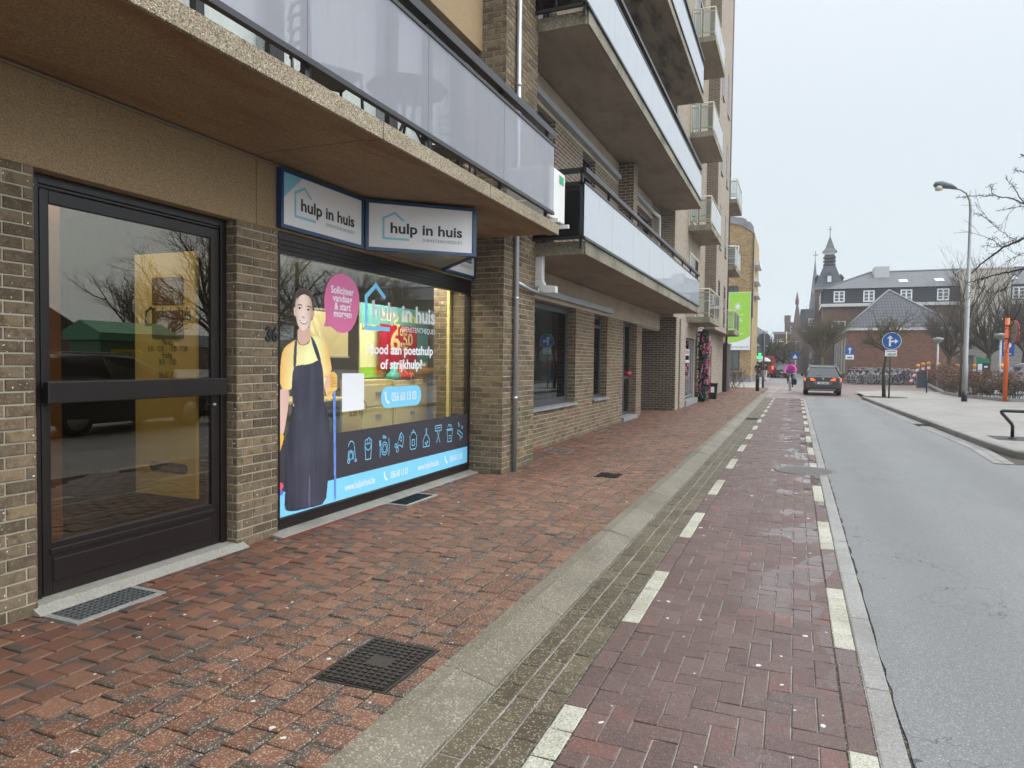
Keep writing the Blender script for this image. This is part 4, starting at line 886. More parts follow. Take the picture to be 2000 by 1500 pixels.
    fill([(588, 1165), (618, 1148), (648, 1185), (663, 1255), (652, 1315), (612, 1335), (592, 1405), (568, 1420), (552, 1345), (575, 1290), (580, 1210)], lambda: mixc(n3, L('#f0c873'), L('#d29a48')), W3, 1)
    for q in ((600, 1215), (604, 1240), (606, 1265), (606, 1290)): fill([(q[0], q[1]), (q[0]+48, q[1]-12), (q[0]+48, q[1]-8), (q[0], q[1]+5)], L('#9a6a2c'), W3, 0)
    ny, nx = Yg.shape; idx = -np.ones((ny+1, nx+1), int); used = np.zeros((ny+1, nx+1), bool)
    for a in (0, 1):
        for b in (0, 1): used[a:ny+a, b:nx+b] |= mask
    idx[used] = np.arange(used.sum()); jj, ii = np.nonzero(used)
    v = np.stack([np.full(len(jj), XS+.002), y0+ii*st, z0+jj*st], 1); cj, ci = np.nonzero(mask)
    f = np.stack([idx[cj, ci], idx[cj, ci+1], idx[cj+1, ci+1], idx[cj+1, ci]], 1)
    me = bpy.data.meshes.new('woman_sticker'); me.from_pydata(v.tolist(), [], f.tolist()); at = me.color_attributes.new('print', 'FLOAT_COLOR', 'CORNER')
    cc = np.repeat(colr[cj, ci], 4, 0); at.data.foreach_set('color', np.concatenate([cc, np.ones((len(cc), 1))], 1).astype(np.float32).ravel())
    k = NT('colour print'); a = k.n('VertexColor', layer_name='print'); me.materials.append(k.done(k.pbr(a.outputs[0], .35, spec=.5)))
    o = bpy.data.objects.new('woman_sticker', me); COL.objects.link(o); tag(o, 'printed smiling woman in navy apron and yellow shirt on the shop window', 'sticker')
print_woman()
# ---- inside the shop
XP = -5.2
def room_rect(name, x, u0, v0, u1, v1, mat, label, cat, t=.02):
    a, b = sx(u0, v1, x), sx(u1, v0, x); za, zb_ = sx(u0, v1, x)[2], sx(u0, v0, x)[2]; mb = MB(); mb.box(x-t, x, a[1], b[1], za, zb_); o = mb.build(name, mat, loc=(x, a[1], za)); tag(o, label, cat); return a[1], b[1], za, zb_
y0, y1, za, zb_ = room_rect('poster', XP, 703, 590, 836, 738, flat('pale yellow poster', (.75, .76, .42)), 'large pale yellow and teal hulp in huis poster behind the shop window', 'poster')
po = bpy.data.objects['poster']
mb = MB(); mb.box(XP, XP+.002, y0+(y1-y0)*.0, y1, za+(zb_-za)*.72, zb_); mb.box(XP, XP+.002, y0+(y1-y0)*.82, y1, za+.22*(zb_-za), za+(zb_-za)*.72); part(mb, 'sky_print', flat('teal print', (.14, .42, .42)), po)
mb = MB(); mb.box(XP, XP+.002, y0, y0+(y1-y0)*.82, za, za+(zb_-za)*.14); part(mb, 'grass_print', flat('green print', (.25, .55, .03)), po)
mb = MB(); text(mb, 'hulp in huis', (XP+.003, y0+(y1-y0)*.27, za+(zb_-za)*.80), uY, uZ, .2, width=(y1-y0)*.68, bold=.04); part(mb, 'lettering', flat('yellow print', (.82, .78, .25)), po)
mb = MB(); text(mb, 'SAMEN STERK IN HUISHOUDELIJK WERK', (XP+.0035, y0+.03, za+(zb_-za)*.64), uY, uZ, .1, width=(y1-y0)*.92, bold=.01); part(mb, 'small_lettering', M_INK, po)
mb = MB()
for zz in (.47, .17): mb.prism([(XP+.002, y0+(y1-y0)*a_, za+(zb_-za)*b_) for a_, b_ in ((.22, zz), (.34, zz+.05), (.34, zz-.14), (.28, zz-.18), (.17, zz-.1))], (.003, 0, 0))
part(mb, 'honey_print', flat('orange print', (.80, .36, .01)), po)
y0, y1, za, zb_ = room_rect('price_poster', XP+.08, 742, 632, 815, 722, flat('red poster', (.42, .012, .035)), 'red poster reading Tot 6,50 in front of the yellow poster in the shop', 'poster', .01)
mb = MB(); rp_ = bpy.data.objects['price_poster']; x = XP+.082
text(mb, 'Tot', (x, y0+(y1-y0)*.40, za+(zb_-za)*.77), uY, uZ, .22, width=(y1-y0)*.26, bold=.02); text(mb, '6', (x, y0+(y1-y0)*.25, za+(zb_-za)*.42), uY, uZ, .42, width=(y1-y0)*.26, bold=.02); text(mb, ',50', (x, y0+(y1-y0)*.52, za+(zb_-za)*.56), uY, uZ, .24, width=(y1-y0)*.34, bold=.02); text(mb, '€', (x, y0+(y1-y0)*.58, za+(zb_-za)*.36), uY, uZ, .2, width=(y1-y0)*.18, bold=.02)
part(mb, 'lettering', flat('pale yellow print', (.8, .62, .3)), rp_)
M_CAB = plain('cream steel cabinet', (.62, .50, .24), .4, var=.06)
for i, (u0, u1) in enumerate(((703, 768), (769, 835))):
    x = -4.9; a, b = sx(u0, 743, x), sx(u1, 745, x); z1 = a[2]; cb = empty('filing_cabinet', (x, a[1], 0), ('cream filing cabinet behind the white code card, left of its twin' if i == 0 else 'cream filing cabinet behind the phone sticker, right of its twin'), 'cabinet', 'filing cabinets in the shop')
    mb = MB(); mb.box(x-.3, x, a[1]+.01, b[1]-.01, 0, z1); part(mb, 'body', M_CAB, cb, bevel=.006)
    for j in range(4):
        zc = z1-.06-j*(z1-.1)/4; mb = MB(); mb.box(x+.001, x+.018, a[1]+.04, b[1]-.04, zc-(z1-.1)/4+.015, zc); dr_ = part(mb, 'drawer', M_CAB, cb, bevel=.005)
        mb = MB(); ym = (a[1]+b[1])/2; mb.box(x+.019, x+.026, ym-.06, ym+.06, zc-.14, zc-.09); part(mb, 'label_holder', M_GREYMET, dr_)
a = sx(607, 695, -5.0); b = sx(680, 628, -5.0); nbd = empty('notice_board', (-5.0, a[1], a[2]), 'cream notice board behind the printed woman and pink bubble', 'board')
mb = MB(); mb.box(-5.02, -5.0, a[1], b[1], a[2], b[2]+.1); part(mb, 'panel', plain('cream board', (.60, .50, .26), .5, var=.05), nbd)
mb = MB(); mb.box(-5.025, -4.99, a[1]-.02, b[1]+.02, a[2]-.02, a[2]); mb.box(-5.025, -4.99, a[1]-.02, b[1]+.02, b[2]+.1, b[2]+.12); part(mb, 'frame', M_GREYMET, nbd)
a = sx(600, 782, -4.8); mb = MB(); mb.box(-5.5, -4.8, a[1]-.5, sx(690, 780, -4.8)[1], a[2]-.03, a[2]); dk_ = empty('desk', (-5.1, a[1], 0), 'cream office desk behind the printed woman in the shop', 'desk'); part(mb, 'desktop', M_CAB, dk_, bevel=.004)
for yy in (a[1]-.4, a[1]+.7): mb = MB(); mb.box(-5.4, -4.9, yy, yy+.04, 0, a[2]-.03); part(mb, 'leg', M_GREYMET, dk_)
# basket with towels, bag, cloths on the cabinets
a = sx(812, 741, -4.95); b = sx(857, 722, -4.95); yc = (a[1]+b[1])/2; rr = (b[1]-a[1])/2
bs = empty('wicker_basket', (-5.05, yc, a[2]), 'brown wicker basket of folded cloths on the right cabinet', 'basket'); mb = MB(); mb.lathe([(rr*.75, 0), (rr*.9, .07), (rr, .16), (rr*.95, .16), (rr*.7, .03)], (-5.05, yc, a[2]), 20)
part(mb, 'weave', plain('wicker', (.22, .12, .035), .8, bump=.6, bs=120), bs)
mb = MB()
for i in range(9): t = R_.uniform(0, 6.28); q = rr*.5; mb.lathe([(.02, -.03), (.07, 0), (.05, .04), (.01, .06)], (-5.05+math.cos(t)*q*.5, yc+math.sin(t)*q, a[2]+.17), 8, mi=i % 3)
part(mb, 'cloths', [flat('pale cloth', (.55, .55, .5)), flat('teal cloth', (.1, .35, .33)), flat('white cloth', (.7, .7, .68))], bs)
a = sx(770, 742, -4.95); mb = MB()
for i in range(14): mb.lathe([(.01, -.02), (.09, .0), (.07, .05), (.02, .09+.1*(i < 4))], (-5.0+R_.uniform(-.05, .05), a[1]+R_.uniform(-.05, .55), a[2]+.02), 8, mi=i % 4)
tag(mb.build('folded_cloths', [flat('teal cloth', (.06, .38, .35)), flat('red cloth', (.45, .03, .03)), flat('patterned cloth', (.4, .33, .12)), flat('green cloth', (.05, .22, .12))]), 'heap of teal and red cleaning cloths on the filing cabinets', 'cloths')
a = sx(856, 725, -4.75); b = sx(876, 685, -4.75); tb = empty('tote_bag', (-4.75, a[1], a[2]), 'black tote bag hanging at the right end of the shop window', 'bag'); mb = MB(); mb.box(-4.8, -4.74, a[1], b[1], a[2], b[2]); part(mb, 'body', flat('black cotton', (.016, .015, .015), .8), tb, bevel=.015)
mb = MB(); mb.tube([(-4.77, a[1]+.04, b[2]), (-4.77, a[1]+.08, b[2]+.25), (-4.77, (a[1]+b[1])/2, b[2]+.36), (-4.77, b[1]-.08, b[2]+.25), (-4.77, b[1]-.04, b[2])], .008, 6); part(mb, 'handle', M_INK, tb)
mb = MB(); mb.box(-4.36, -4.32, sx(880, 700, -4.3)[1], 8.6, .13, 2.5); tag(mb.build('roller_blind', plain('ochre blind', (.62, .50, .20), .7, var=.05)), 'ochre vertical blind at the right end inside the shop window', 'blind')
M_LAMP = emit('lit diffuser', (1, .92, .76), 55.0); M_HALLFILL = emit('added hall fill', (1, .92, .78), 16.0)  # the hall panel is an added source that brightens the board behind the door
for i, (x, y) in enumerate(((-4.56, 5.7), (-4.56, 7.7), (-7.0, 6.6), (-4.7, 2.95))):
    cl = empty('ceiling_light', (x, y, 2.74), ['lit ceiling panel above the printed woman', 'lit ceiling panel above the filing cabinets', 'lit ceiling panel at the back of the shop', 'added glowing panel brightening the hall behind the entrance door'][i], 'light', 'ceiling lights in the shop')
    mb = MB(); mb.box(x-.17, x+.17, y-.62, y+.62, 2.70, 2.745); part(mb, 'frame', M_WHITEP, cl); mb = MB(); mb.quad((x-.15, y-.6, 2.699), (x-.15, y+.6, 2.699), (x+.15, y+.6, 2.699), (x+.15, y-.6, 2.699)); part(mb, 'diffuser', M_HALLFILL if i == 3 else M_LAMP, cl)
# behind the entrance door: pale notice panel across the hall, tan side wall, dark hall
hall = MB(); hall.box(-4.75, -4.70, 2.2, 3.2, .02, 2.7); tag(hall.build('hall_partition', plain('tan hall panel', (.26, .13, .06), .8, var=.1)), 'tan partition behind the bronze glass of the entrance door', 'partition')
p = sx(382, 700, -4.25); yp = p[1]; p0 = sy(264, 700, yp); xa, xb = p0[0], -4.25; zt_ = sy(382, 490, yp)[2]; zb2 = sy(382, 975, yp)[2]
npn = empty('opening_hours_panel', (xa, yp, zb2), 'tall cream opening-hours panel behind the bronze entrance door glass', 'panel')
mb = MB(); mb.box(xa, xb, yp, yp+.03, zb2, zt_); part(mb, 'board', plain('cream panel', (.85, .80, .50), .6, var=.04), npn)
def PP(u, v): q = sy(u, v, yp-.002); return q[0], q[2]
uX = Vector((1, 0, 0)); mb = MB()
for t, (ua, ub, v, h) in (('hulp in huis', (301, 372, 626, .15)), ('OPENINGSUREN', (296, 359, 661, .075)), ('Ma-do.', (316, 338, 674, .07)), ('8:30 - 12:00  |  13:00 - 17:00', (289, 366, 686, .065)), ('Vrijdag', (316, 336, 699, .07)), ('8:30 - 17:00', (311, 344, 712, .065)), ('056 60 13 03', (310, 346, 738, .07))):
    a, b = PP(ua, v), PP(ub, v); text(mb, t, (a[0], yp-.002, a[1]), uX, uZ, h, width=b[0]-a[0], bold=.012 if h > .07 else 0)
part(mb, 'lettering', M_INK, npn)
mb = MB(); stroke(mb, [PP(*q) for q in ((302, 607), (295, 601), (285, 610), (285, 634), (303, 635))], .02, (0, yp-.003, 0), uX, uZ); part(mb, 'house_outline', flat('dark green print', (.03, .09, .08)), npn)
mb = MB(); a, b = PP(293, 910), PP(367, 910); r = .04; z = a[1]; mb.add([(x, yp-.003, zz) for x, zz in circ((b[0]-r, z), r, -90, 90)+circ((a[0]+r, z), r, 90, 270)], [tuple(range(38))]); part(mb, 'web_strip', flat('dark pill print', (.06, .06, .05)), npn)
mb = MB(); text(mb, 'www.hulpinhuis.be', (a[0]+.03, yp-.005, z-.02), uX, uZ, .06, width=b[0]-a[0]-.06); part(mb, 'small_lettering', flat('pale pill print', (.4, .36, .2)), npn)
for i, (v0, v1) in enumerate(((540, 594), (606, 660))):
    a, b = PP(299, v1), PP(358, v0); mb = MB(); mb.box(a[0], b[0], yp-.012, yp-.006, a[1], b[1]); o = mb.build('paper_notice', plain('brown paper', (.20, .135, .06), .8)); tag(o, ['upper brown paper notice on the opening-hours panel', 'lower brown paper notice on the opening-hours panel'][i], 'notice', 'paper notices behind the door')
# ---- grates and covers in the footway
M_IRON = plain('cast iron', (.03, .025, .022), .42, var=.3, vs=12, bump=.3, bs=90, metal=.3); M_ZINC = plain('zinc grating', (.24, .25, .25), .4, metal=.7, var=.2)
def grate(x0, x1, y0, y1, label, rows=6, cols=14, mat=None):
    g_ = empty('light_well_grate', (x0, y0, 0), label, 'grate', 'footway grates'); mb = MB()
    for a, b, c, d in ((x0-.04, x1+.04, y0-.04, y0), (x0-.04, x1+.04, y1, y1+.04), (x0-.04, x0, y0, y1), (x1, x1+.04, y0, y1)): mb.box(a, b, c, d, -.05, .003)
    part(mb, 'frame', M_EDGE, g_); mb = MB()
    for i in range(cols+1): y = y0+(y1-y0)*i/cols; mb.box(x0, x1, y-.002, y+.002, -.03, .004)
    for i in range(rows+1): x = x0+(x1-x0)*i/rows; mb.box(x-.0025, x+.0025, y0, y1, -.028, .0035)
    part(mb, 'bars', mat or M_ZINC, g_); mb = MB(); mb.quad((x0, y0, -.006-.03), (x1, y0, -.036), (x1, y1, -.036), (x0, y1, -.036)); part(mb, 'pit', M_DARKIN, g_)
M_DARKIN2 = M_DARKIN
grate(-3.97, -3.72, 2.62, 3.13, 'zinc grate in the footway before the entrance door'); grate(-3.93, -3.69, 6.1, 6.68, 'dark grate in the footway below the shop window', mat=M_BLACK)
def cover(x0, x1, y0, y1, label, n=(9, 14), mat=None, name='inspection_cover'):
    mt = mat or M_IRON; g_ = empty(name, ((x0+x1)/2, (y0+y1)/2, 0), label, 'cover', 'covers in the footway'); mb = MB(); mb.box(x0-.018, x1+.018, y0-.018, y1+.018, -.04, -.003); part(mb, 'frame', mt, g_, bevel=.004)
    mb = MB(); mb.box(x0, x1, y0, y1, -.03, .001); dx, dy = (x1-x0)/n[0], (y1-y0)/n[1]
    for i in range(n[0]):
        for j in range(n[1]):
            if n[0] > 4 and 3 <= i <= 5 and 6 <= j <= 8: continue
            mb.box(x0+dx*(i+.18), x0+dx*(i+.82), y0+dy*(j+.3), y0+dy*(j+.78), .001, .006)
    part(mb, 'lid', mt, g_)
cover(-2.055, -1.695, 2.615, 3.095, 'large dark cast iron cover near the kerb in the foreground'); cover(-2.40, -2.13, 8.7, 9.06, 'small dark cover in the footway near the party pier', (7, 9)); cover(-3.85, -3.44, 10.82, 11.16, 'light grey steel cover by the housing wall, the nearer one', (3, 3), M_ZINC); cover(-3.85, -3.37, 14.28, 14.58, 'light grey steel cover by the housing wall, the farther one', (3, 3), M_ZINC)
# round manhole in the cycle path
M_MANH = plain('worn manhole iron', (.15, .135, .125), .45, var=.2, vs=10)
mc = (.17, 10.95); mh = empty('manhole_cover', (*mc, ZR), 'round cast iron manhole cover across the cycle path edge', 'manhole'); mb = MB(); mb.lathe([(.43, -.03), (.43, .006), (.405, .008), (.40, .003)], (*mc, ZR), 48); part(mb, 'frame', M_MANH, mh)
mb = MB(); mb.lathe([(.398, -.02), (.398, .004)], (*mc, ZR), 48, smooth=False)
for i in range(-7, 8):
    for j in range(-7, 8):
        x, y = i*.052+(.026 if j % 2 else 0), j*.052
        if math.hypot(x, y) < .36: mb.box(mc[0]+x-.02, mc[0]+x+.02, mc[1]+y-.02, mc[1]+y+.02, ZR+.004, ZR+.009)
part(mb, 'lid', M_MANH, mh)

def drain(x, y, sx2, sy2, z, label):
    d_ = empty('street_drain', (x, y, z), label, 'drain', 'street drains'); mb = MB(); mb.box(x-sx2, x+sx2, y-sy2, y+sy2, z-.03, z+.004); part(mb, 'frame', M_IRON, d_); mb = MB()
    for i in range(7): yy = y-sy2*.85+i*sy2*1.7/6; mb.box(x-sx2*.85, x+sx2*.85, yy-sy2*.05, yy+sy2*.05, z+.004, z+.009)
    part(mb, 'bars', M_BLACK, d_)
drain(-1.11, 20.6, .16, .3, ZR+.002, 'dark drain grate in the olive gutter of the cycle path'); drain(rk(20.8)-.16, 20.8, .14, .32, ZR+.004, 'dark drain grate in the road gutter by the far kerb')
# ================================================================== farther buildings
bC = empty('brick_apartment_block', (-3.6, 28, 0), 'pale brown brick apartment block with small cream-railed balconies above the flower-decked shop', 'building')
M_CREAM = plain('cream metal', (.62, .57, .44), .45, var=.08); M_CLR = glass('clear balcony glass', (.85, .92, .88), .85, 1.6, body=(.6, .66, .64), bodyf=.2)
mb = MB(); mb.box(-9, -3.5, 21.985, 24.05, 0, 2.93); part(mb, 'pier', M_BONDC, bC)
mb = MB(); mb.box(-9, -3.62, 24.05, 24.15, 0, 2.93); mb.box(-9, -3.55, 24.15, 27.0, 2.40, 2.93); mb.box(-9, -3.62, 27.0, 28.7, 0, 2.93); mb.box(-9, -3.62, 29.5, 31.2, 0, 2.93); mb.box(-9, -3.62, 33.1, 38.3, 0, 2.93); mb.box(-9, -3.62, 28.7, 33.1, 2.3, 2.93); part(mb, 'wall', M_BONDC, bC)
mb = MB(); mb.box(-9, -3.6, 21.985, 29.8, 2.932, 23); mb.box(-9, -3.55, 34.85, 38.3, 2.932, 21.5); part(mb, 'upper_wall', M_BONDC, bC)
mb = MB(); mb.box(-9, -3.15, 29.803, 34.85, 2.94, 23); part(mb, 'projecting_wall', M_BONDC, bC)
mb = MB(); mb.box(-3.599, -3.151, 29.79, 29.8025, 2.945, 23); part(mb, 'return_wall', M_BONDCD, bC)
sh = window(bC, 24.15, 27.0, .25, 2.39, -3.68, .07, (26.4,), fm=M_GREYMET, gm=M_GLD, name='shop_window')
mb = MB(); mb.box(-3.85, -3.45, 24.1, 27.1, 0, .2); part(mb, 'sill', M_BLUESTONE, bC, bevel=.01)
mb = MB()
for i in range(150):
    y, z = R_.uniform(24.25, 26.3), R_.choice([R_.uniform(.4, 2.3), R_.uniform(.9, 2.3)]); r = R_.uniform(.03, .08)
    if 1.55 < z < 2.0 and y > 24.5: continue
    t0 = R_.uniform(0, 6.28); mb.add([(-3.675, y, z)]+[(-3.674, y+r*(1 if j % 2 else .5)*math.cos(t0+j*.63), z+r*(1 if j % 2 else .5)*math.sin(t0+j*.63)) for j in range(10)], [(0, 1+j, 1+(j+1) % 10) for j in range(10)], i % 4)
part(mb, 'flower_print', [flat('pink print b', (.6, .13, .30)), flat('red print b', (.45, .02, .06)), flat('green print b', (.03, .08, .03)), flat('rose print b', (.75, .38, .48))], sh)
mb = MB(); mb.box(-3.677, -3.672, 24.3, 24.75, 1.78, 2.02); mb.box(-3.677, -3.672, 24.9, 26.2, 1.78, 2.02); mb.box(-3.677, -3.672, 24.3, 26.2, 1.52, 1.62); part(mb, 'poster_print', flat('pale poster print', (.55, .53, .53)), sh)
mb = MB(); text(mb, 'ST YOURSELF', (-3.67, 24.5, 1.85), uY, uZ, .14, width=1.6, bold=.02); part(mb, 'lettering', flat('red lettering', (.4, .05, .12)), sh)
mb = MB()
for i in range(9): mb.box(-3.676, -3.671, 24.4+i*.22, 24.5+i*.22, .35, 1.05)
part(mb, 'figure_print', flat('grey print b', (.18, .17, .17)), sh)
window(bC, 28.7, 29.5, .05, 2.29, -3.72, .06, (), fm=M_ANTH, name='door'); window(bC, 31.2, 33.1, .15, 2.29, -3.70, .07, (32.1,), fm=M_CREAM, curtain=(31.3, 33.0, flat('ochre lamella', (.45, .36, .16))))
mb = MB(); mb.tube([(-3.52, 21.99, 0), (-3.47, 22.6, 0), (-3.47, 22.6, 2.93)], .02, 6); part(mb, 'cable_pipe', plain('brown pipe', (.05, .03, .02), .5), bC)
mb = MB(); mb.tube([(-3.45, 38.28, 0), (-3.45, 38.28, 21)], .055, 8); part(mb, 'downpipe', plain('dark red pipe', (.05, .022, .02), .5), bC)
def small_balcony(par, x0, x1, y0, y1, z, front):
    mb = MB(); mb.box(x0, x1, y0, y1, z, z+.19, 0); mb.box(x0, x1-.06, y0+.04, y1-.04, z-.004, z+.002, 1); s_ = part(mb, 'balcony', [M_EDGEB, M_SOFFB], par, bevel=.006)
    zz = [z+.30, z+.36, z+1.02, z+1.08, z+1.17, z+1.22]
    mb = MB(); q = .02
    for a, b in ((0, 1), (2, 3), (4, 5)):
        if a != 4: mb.box(x0+.02, x1-.02, y0+.03, y0+.05, zz[a], zz[b]-.02); mb.box(x1-.04, x1-.02, y0+.03, y1-.03, zz[a], zz[b]-.02); mb.box(x0+.02, x1-.02, y1-.05, y1-.03, zz[a], zz[b]-.02)
        else: mb.tube([(x0, y0+.04, zz[a]), (x1-.03, y0+.04, zz[a]), (x1-.03, y1-.04, zz[a]), (x0, y1-.04, zz[a])], .022, 6)
    for x, y in ((x1-.03, y0+.04), (x1-.03, y1-.04), (x0+.03, y0+.04), (x0+.3, y0+.04), (x1-.03, (y0+y1)/2)): mb.box(x-.018, x+.018, y-.018, y+.018, z+.19, zz[4])
    part(mb, 'railing', M_CREAM, s_)
    mb = MB(); mb.quad((x1-.018, y0+.05, zz[0]), (x1-.018, y1-.05, zz[0]), (x1-.018, y1-.05, zz[3]), (x1-.018, y0+.05, zz[3])); part(mb, 'glass_panel', front, s_)
    mb = MB(); mb.quad((x0+.04, y0+.028, zz[0]), (x1-.05, y0+.028, zz[0]), (x1-.05, y0+.028, zz[3]), (x0+.04, y0+.028, zz[3])); part(mb, 'glass_panel', M_CLR, s_)
for i, z in enumerate((2.94, 6.14, 9.36, 12.6, 15.8)): small_balcony(bC, -3.6, -2.8, 24.75, 28.05, z, M_CLR if i == 0 else M_MILKB)
for i, z in enumerate((2.94, 6.06, 9.28)): small_balcony(bC, -3.55, -2.8, 34.95, 38.2, z, M_CLR)
for z in (3.4, 6.6, 9.8, 13.0):
    window(bC, 25.3, 27.6, z+.0, z+2.1, -3.57, .08, (26.4,), fm=M_CREAM, room=0, depth=.03)
    for a, b in ((30.7, 31.35), (33.1, 33.75)):
        w_ = window(bC, a, b, z-.1, z+1.7, -3.135, .05, (), fm=M_ANTH, room=0, depth=.016); mb = MB(); mb.box(-3.15, -3.09, a-.05, b+.05, z-.17, z-.1); part(mb, 'sill', M_BLUESTONE, bC)
mb = MB(); mb.box(-9, -3.1, 29.75, 34.9, 23.0, 23.2); part(mb, 'coping', M_BLUESTONE, bC)
# low brown wall, bush and yellow brick house with banner
M_YEL = bond_wall('yellow brick', [(0, (.24, .12, .035)), (.4, (.38, .23, .08)), (.8, (.47, .31, .13)), (1, (.50, .38, .2))], (.42, .36, .25)); M_DBR = bond_wall('dark brown brick', [(0, (.045, .032, .028)), (1, (.085, .062, .052))], (.10, .085, .075))
lw_ = empty('garden_wall', (-3.5, 38.4, 0), 'low dark brown brick wall between the pale block and the green banner', 'wall'); mb = MB(); mb.box(-4.2, -3.44, 38.42, 40.8, 0, 2.55); part(mb, 'brickwork', M_DBR, lw_); mb = MB(); mb.box(-4.25, -3.38, 38.38, 40.85, 2.551, 2.62); part(mb, 'coping', M_BLUESTONE, lw_)
bD = empty('yellow_brick_house', (-4.5, 60, 0), 'yellow brick corner house with curved stepped gable behind the green banner', 'building')
prof = [(-14, .45), (-3.43, .45), (-3.43, 12.3), (-3.5, 12.75), (-3.75, 13.1), (-4.0, 13.15), (-4.05, 13.35), (-4.4, 13.5), (-5.1, 13.62), (-6, 13.65), (-14, 13.65)]
mb = MB(); mb.prism([(x, 60, z) for x, z in prof], (0, 9, 0)); part(mb, 'wall', M_YEL, bD)
mb = MB(); mb.prism([(x, 59.93, z) for x, z in [(-3.40, 12.2), (-3.46, 12.8), (-3.72, 13.18), (-3.98, 13.25), (-4.03, 13.42), (-4.4, 13.58), (-5.1, 13.7), (-6, 13.73), (-14, 13.73), (-14, 13.2), (-5.2, 13.15), (-4.5, 13.0), (-4.1, 12.75), (-3.75, 12.5)]], (0, .06, 0)); part(mb, 'coping', M_BLUESTONE, bD)
mb = MB(); mb.box(-14, -3.38, 59.9, 69, 0, .448); part(mb, 'plinth', M_BLUESTONE, bD)
mb = MB(); mb.box(-4.35, -4.27, 59.96, 59.998, 7.5, 11.6); mb.box(-14, -4.351, 59.96, 59.998, 11.4, 11.62); part(mb, 'brick_pilaster', M_YEL, bD)
mb = MB(); mb.box(-3.44, -3.36, 59.85, 59.99, 5.3, 12.2); part(mb, 'downpipe', M_ANTH, bD)
mb = MB(); mb.box(-3.429, -3.0, 62, 66, 9.9, 10.25); mb.box(-3.429, -3.05, 62, 66, 8.5, 8.8); mb.box(-3.429, -3.05, 62, 66, 7.3, 7.55); part(mb, 'ledge', flat('pale ledge', (.6, .6, .58)), bD)
def wfront(par, x0, x1, z0, z1, y, fr=.08, bars=(1, 0), fm=None, gm=None, name='window'):
    fm = fm or M_WHP; mb = MB(); mb.box(x0, x0+fr, y-.05, y, z0, z1); mb.box(x1-fr, x1, y-.05, y, z0, z1); mb.box(x0+fr, x1-fr, y-.05, y, z0, z0+fr); mb.box(x0+fr, x1-fr, y-.05, y, z1-fr, z1)
    for i in range(bars[0]): xm = x0+(x1-x0)*(i+1)/(bars[0]+1); mb.box(xm-fr/2, xm+fr/2, y-.05, y, z0+fr, z1-fr)
    for i in range(bars[1]): zm = z0+(z1-z0)*(i+1)/(bars[1]+1); mb.box(x0+fr, x1-fr, y-.045, y, zm-fr/4, zm+fr/4)
    f = part(mb, name, fm, par); mb = MB(); mb.box(x0+fr, x1-fr, y-.02, y-.01, z0+fr, z1-fr); part(mb, 'pane', gm or M_PANE, f); return f
M_PANE = plain('far window pane', (.12, .135, .14), .12, spec=.8)
wfront(bD, -5.3, -4.55, 7.4, 7.95, 59.99, fm=M_ANTH); wfront(bD, -6.5, -4.55, 9.0, 11.3, 59.99); wfront(bD, -5.4, -4.35, .95, 2.9, 59.99, fm=M_ANTH); mb = MB(); mb.box(-5.5, -4.0, 59.8, 59.998, .8, .93); part(mb, 'sill', M_BLUESTONE, bD)
bn = empty('green_banner', (-4.4, 59.8, 2.7), 'lime green banner with white star and web address on the yellow brick house', 'banner')
x0, x1 = -5.25, -3.55; mb = MB(); n = 12
arc = [(x0+(x1-x0)*i/n, 3.25+.55*(i/n)**2.2) for i in range(n+1)]
mb.add([(x, 59.85, z) for x, z in arc]+[(x1, 59.85, 7.42), (x0, 59.85, 7.42)], [tuple(range(n+3))]); part(mb, 'green_print', flat('lime print', (.33, .62, .06)), bn)
mb = MB(); mb.add([(x, 59.85, z) for x, z in arc[::-1]]+[(x0, 59.85, 2.68), (x1, 59.85, 2.68)], [tuple(range(n+3))]); mb.box(x0-.03, x1+.03, 59.853, 59.86, 2.65, 7.45); part(mb, 'white_print', M_WHP, bn)
mb = MB(); st = []
for i in range(16): r_ = .36 if i % 2 == 0 else .1; st.append((-4.55+r_*math.cos(i*.3927+.2), 59.845, 6.25+r_*1.3*math.sin(i*.3927+.2)))
mb.add(st, [tuple(range(16))]); text(mb, 'kom langs', (-4.75, 59.845, 3.95), uX, uZ, .3, width=.7, shear=.2) if False else None
for z, a, b in ((5.55, -4.7, -4.12), (5.2, -4.7, -4.2), (5.05, -4.7, -4.15), (3.98, -4.6, -4.1)): mb.box(a, b, 59.844, 59.846, z, z+.05)
part(mb, 'white_marks', M_WHP, bn)
mb = MB(); text(mb, 'legenwaregem.be', (-5.15, 59.845, 2.83), uX, uZ, .30, width=1.52); part(mb, 'lettering', flat('grey lettering b', (.22, .3, .26)), bn)
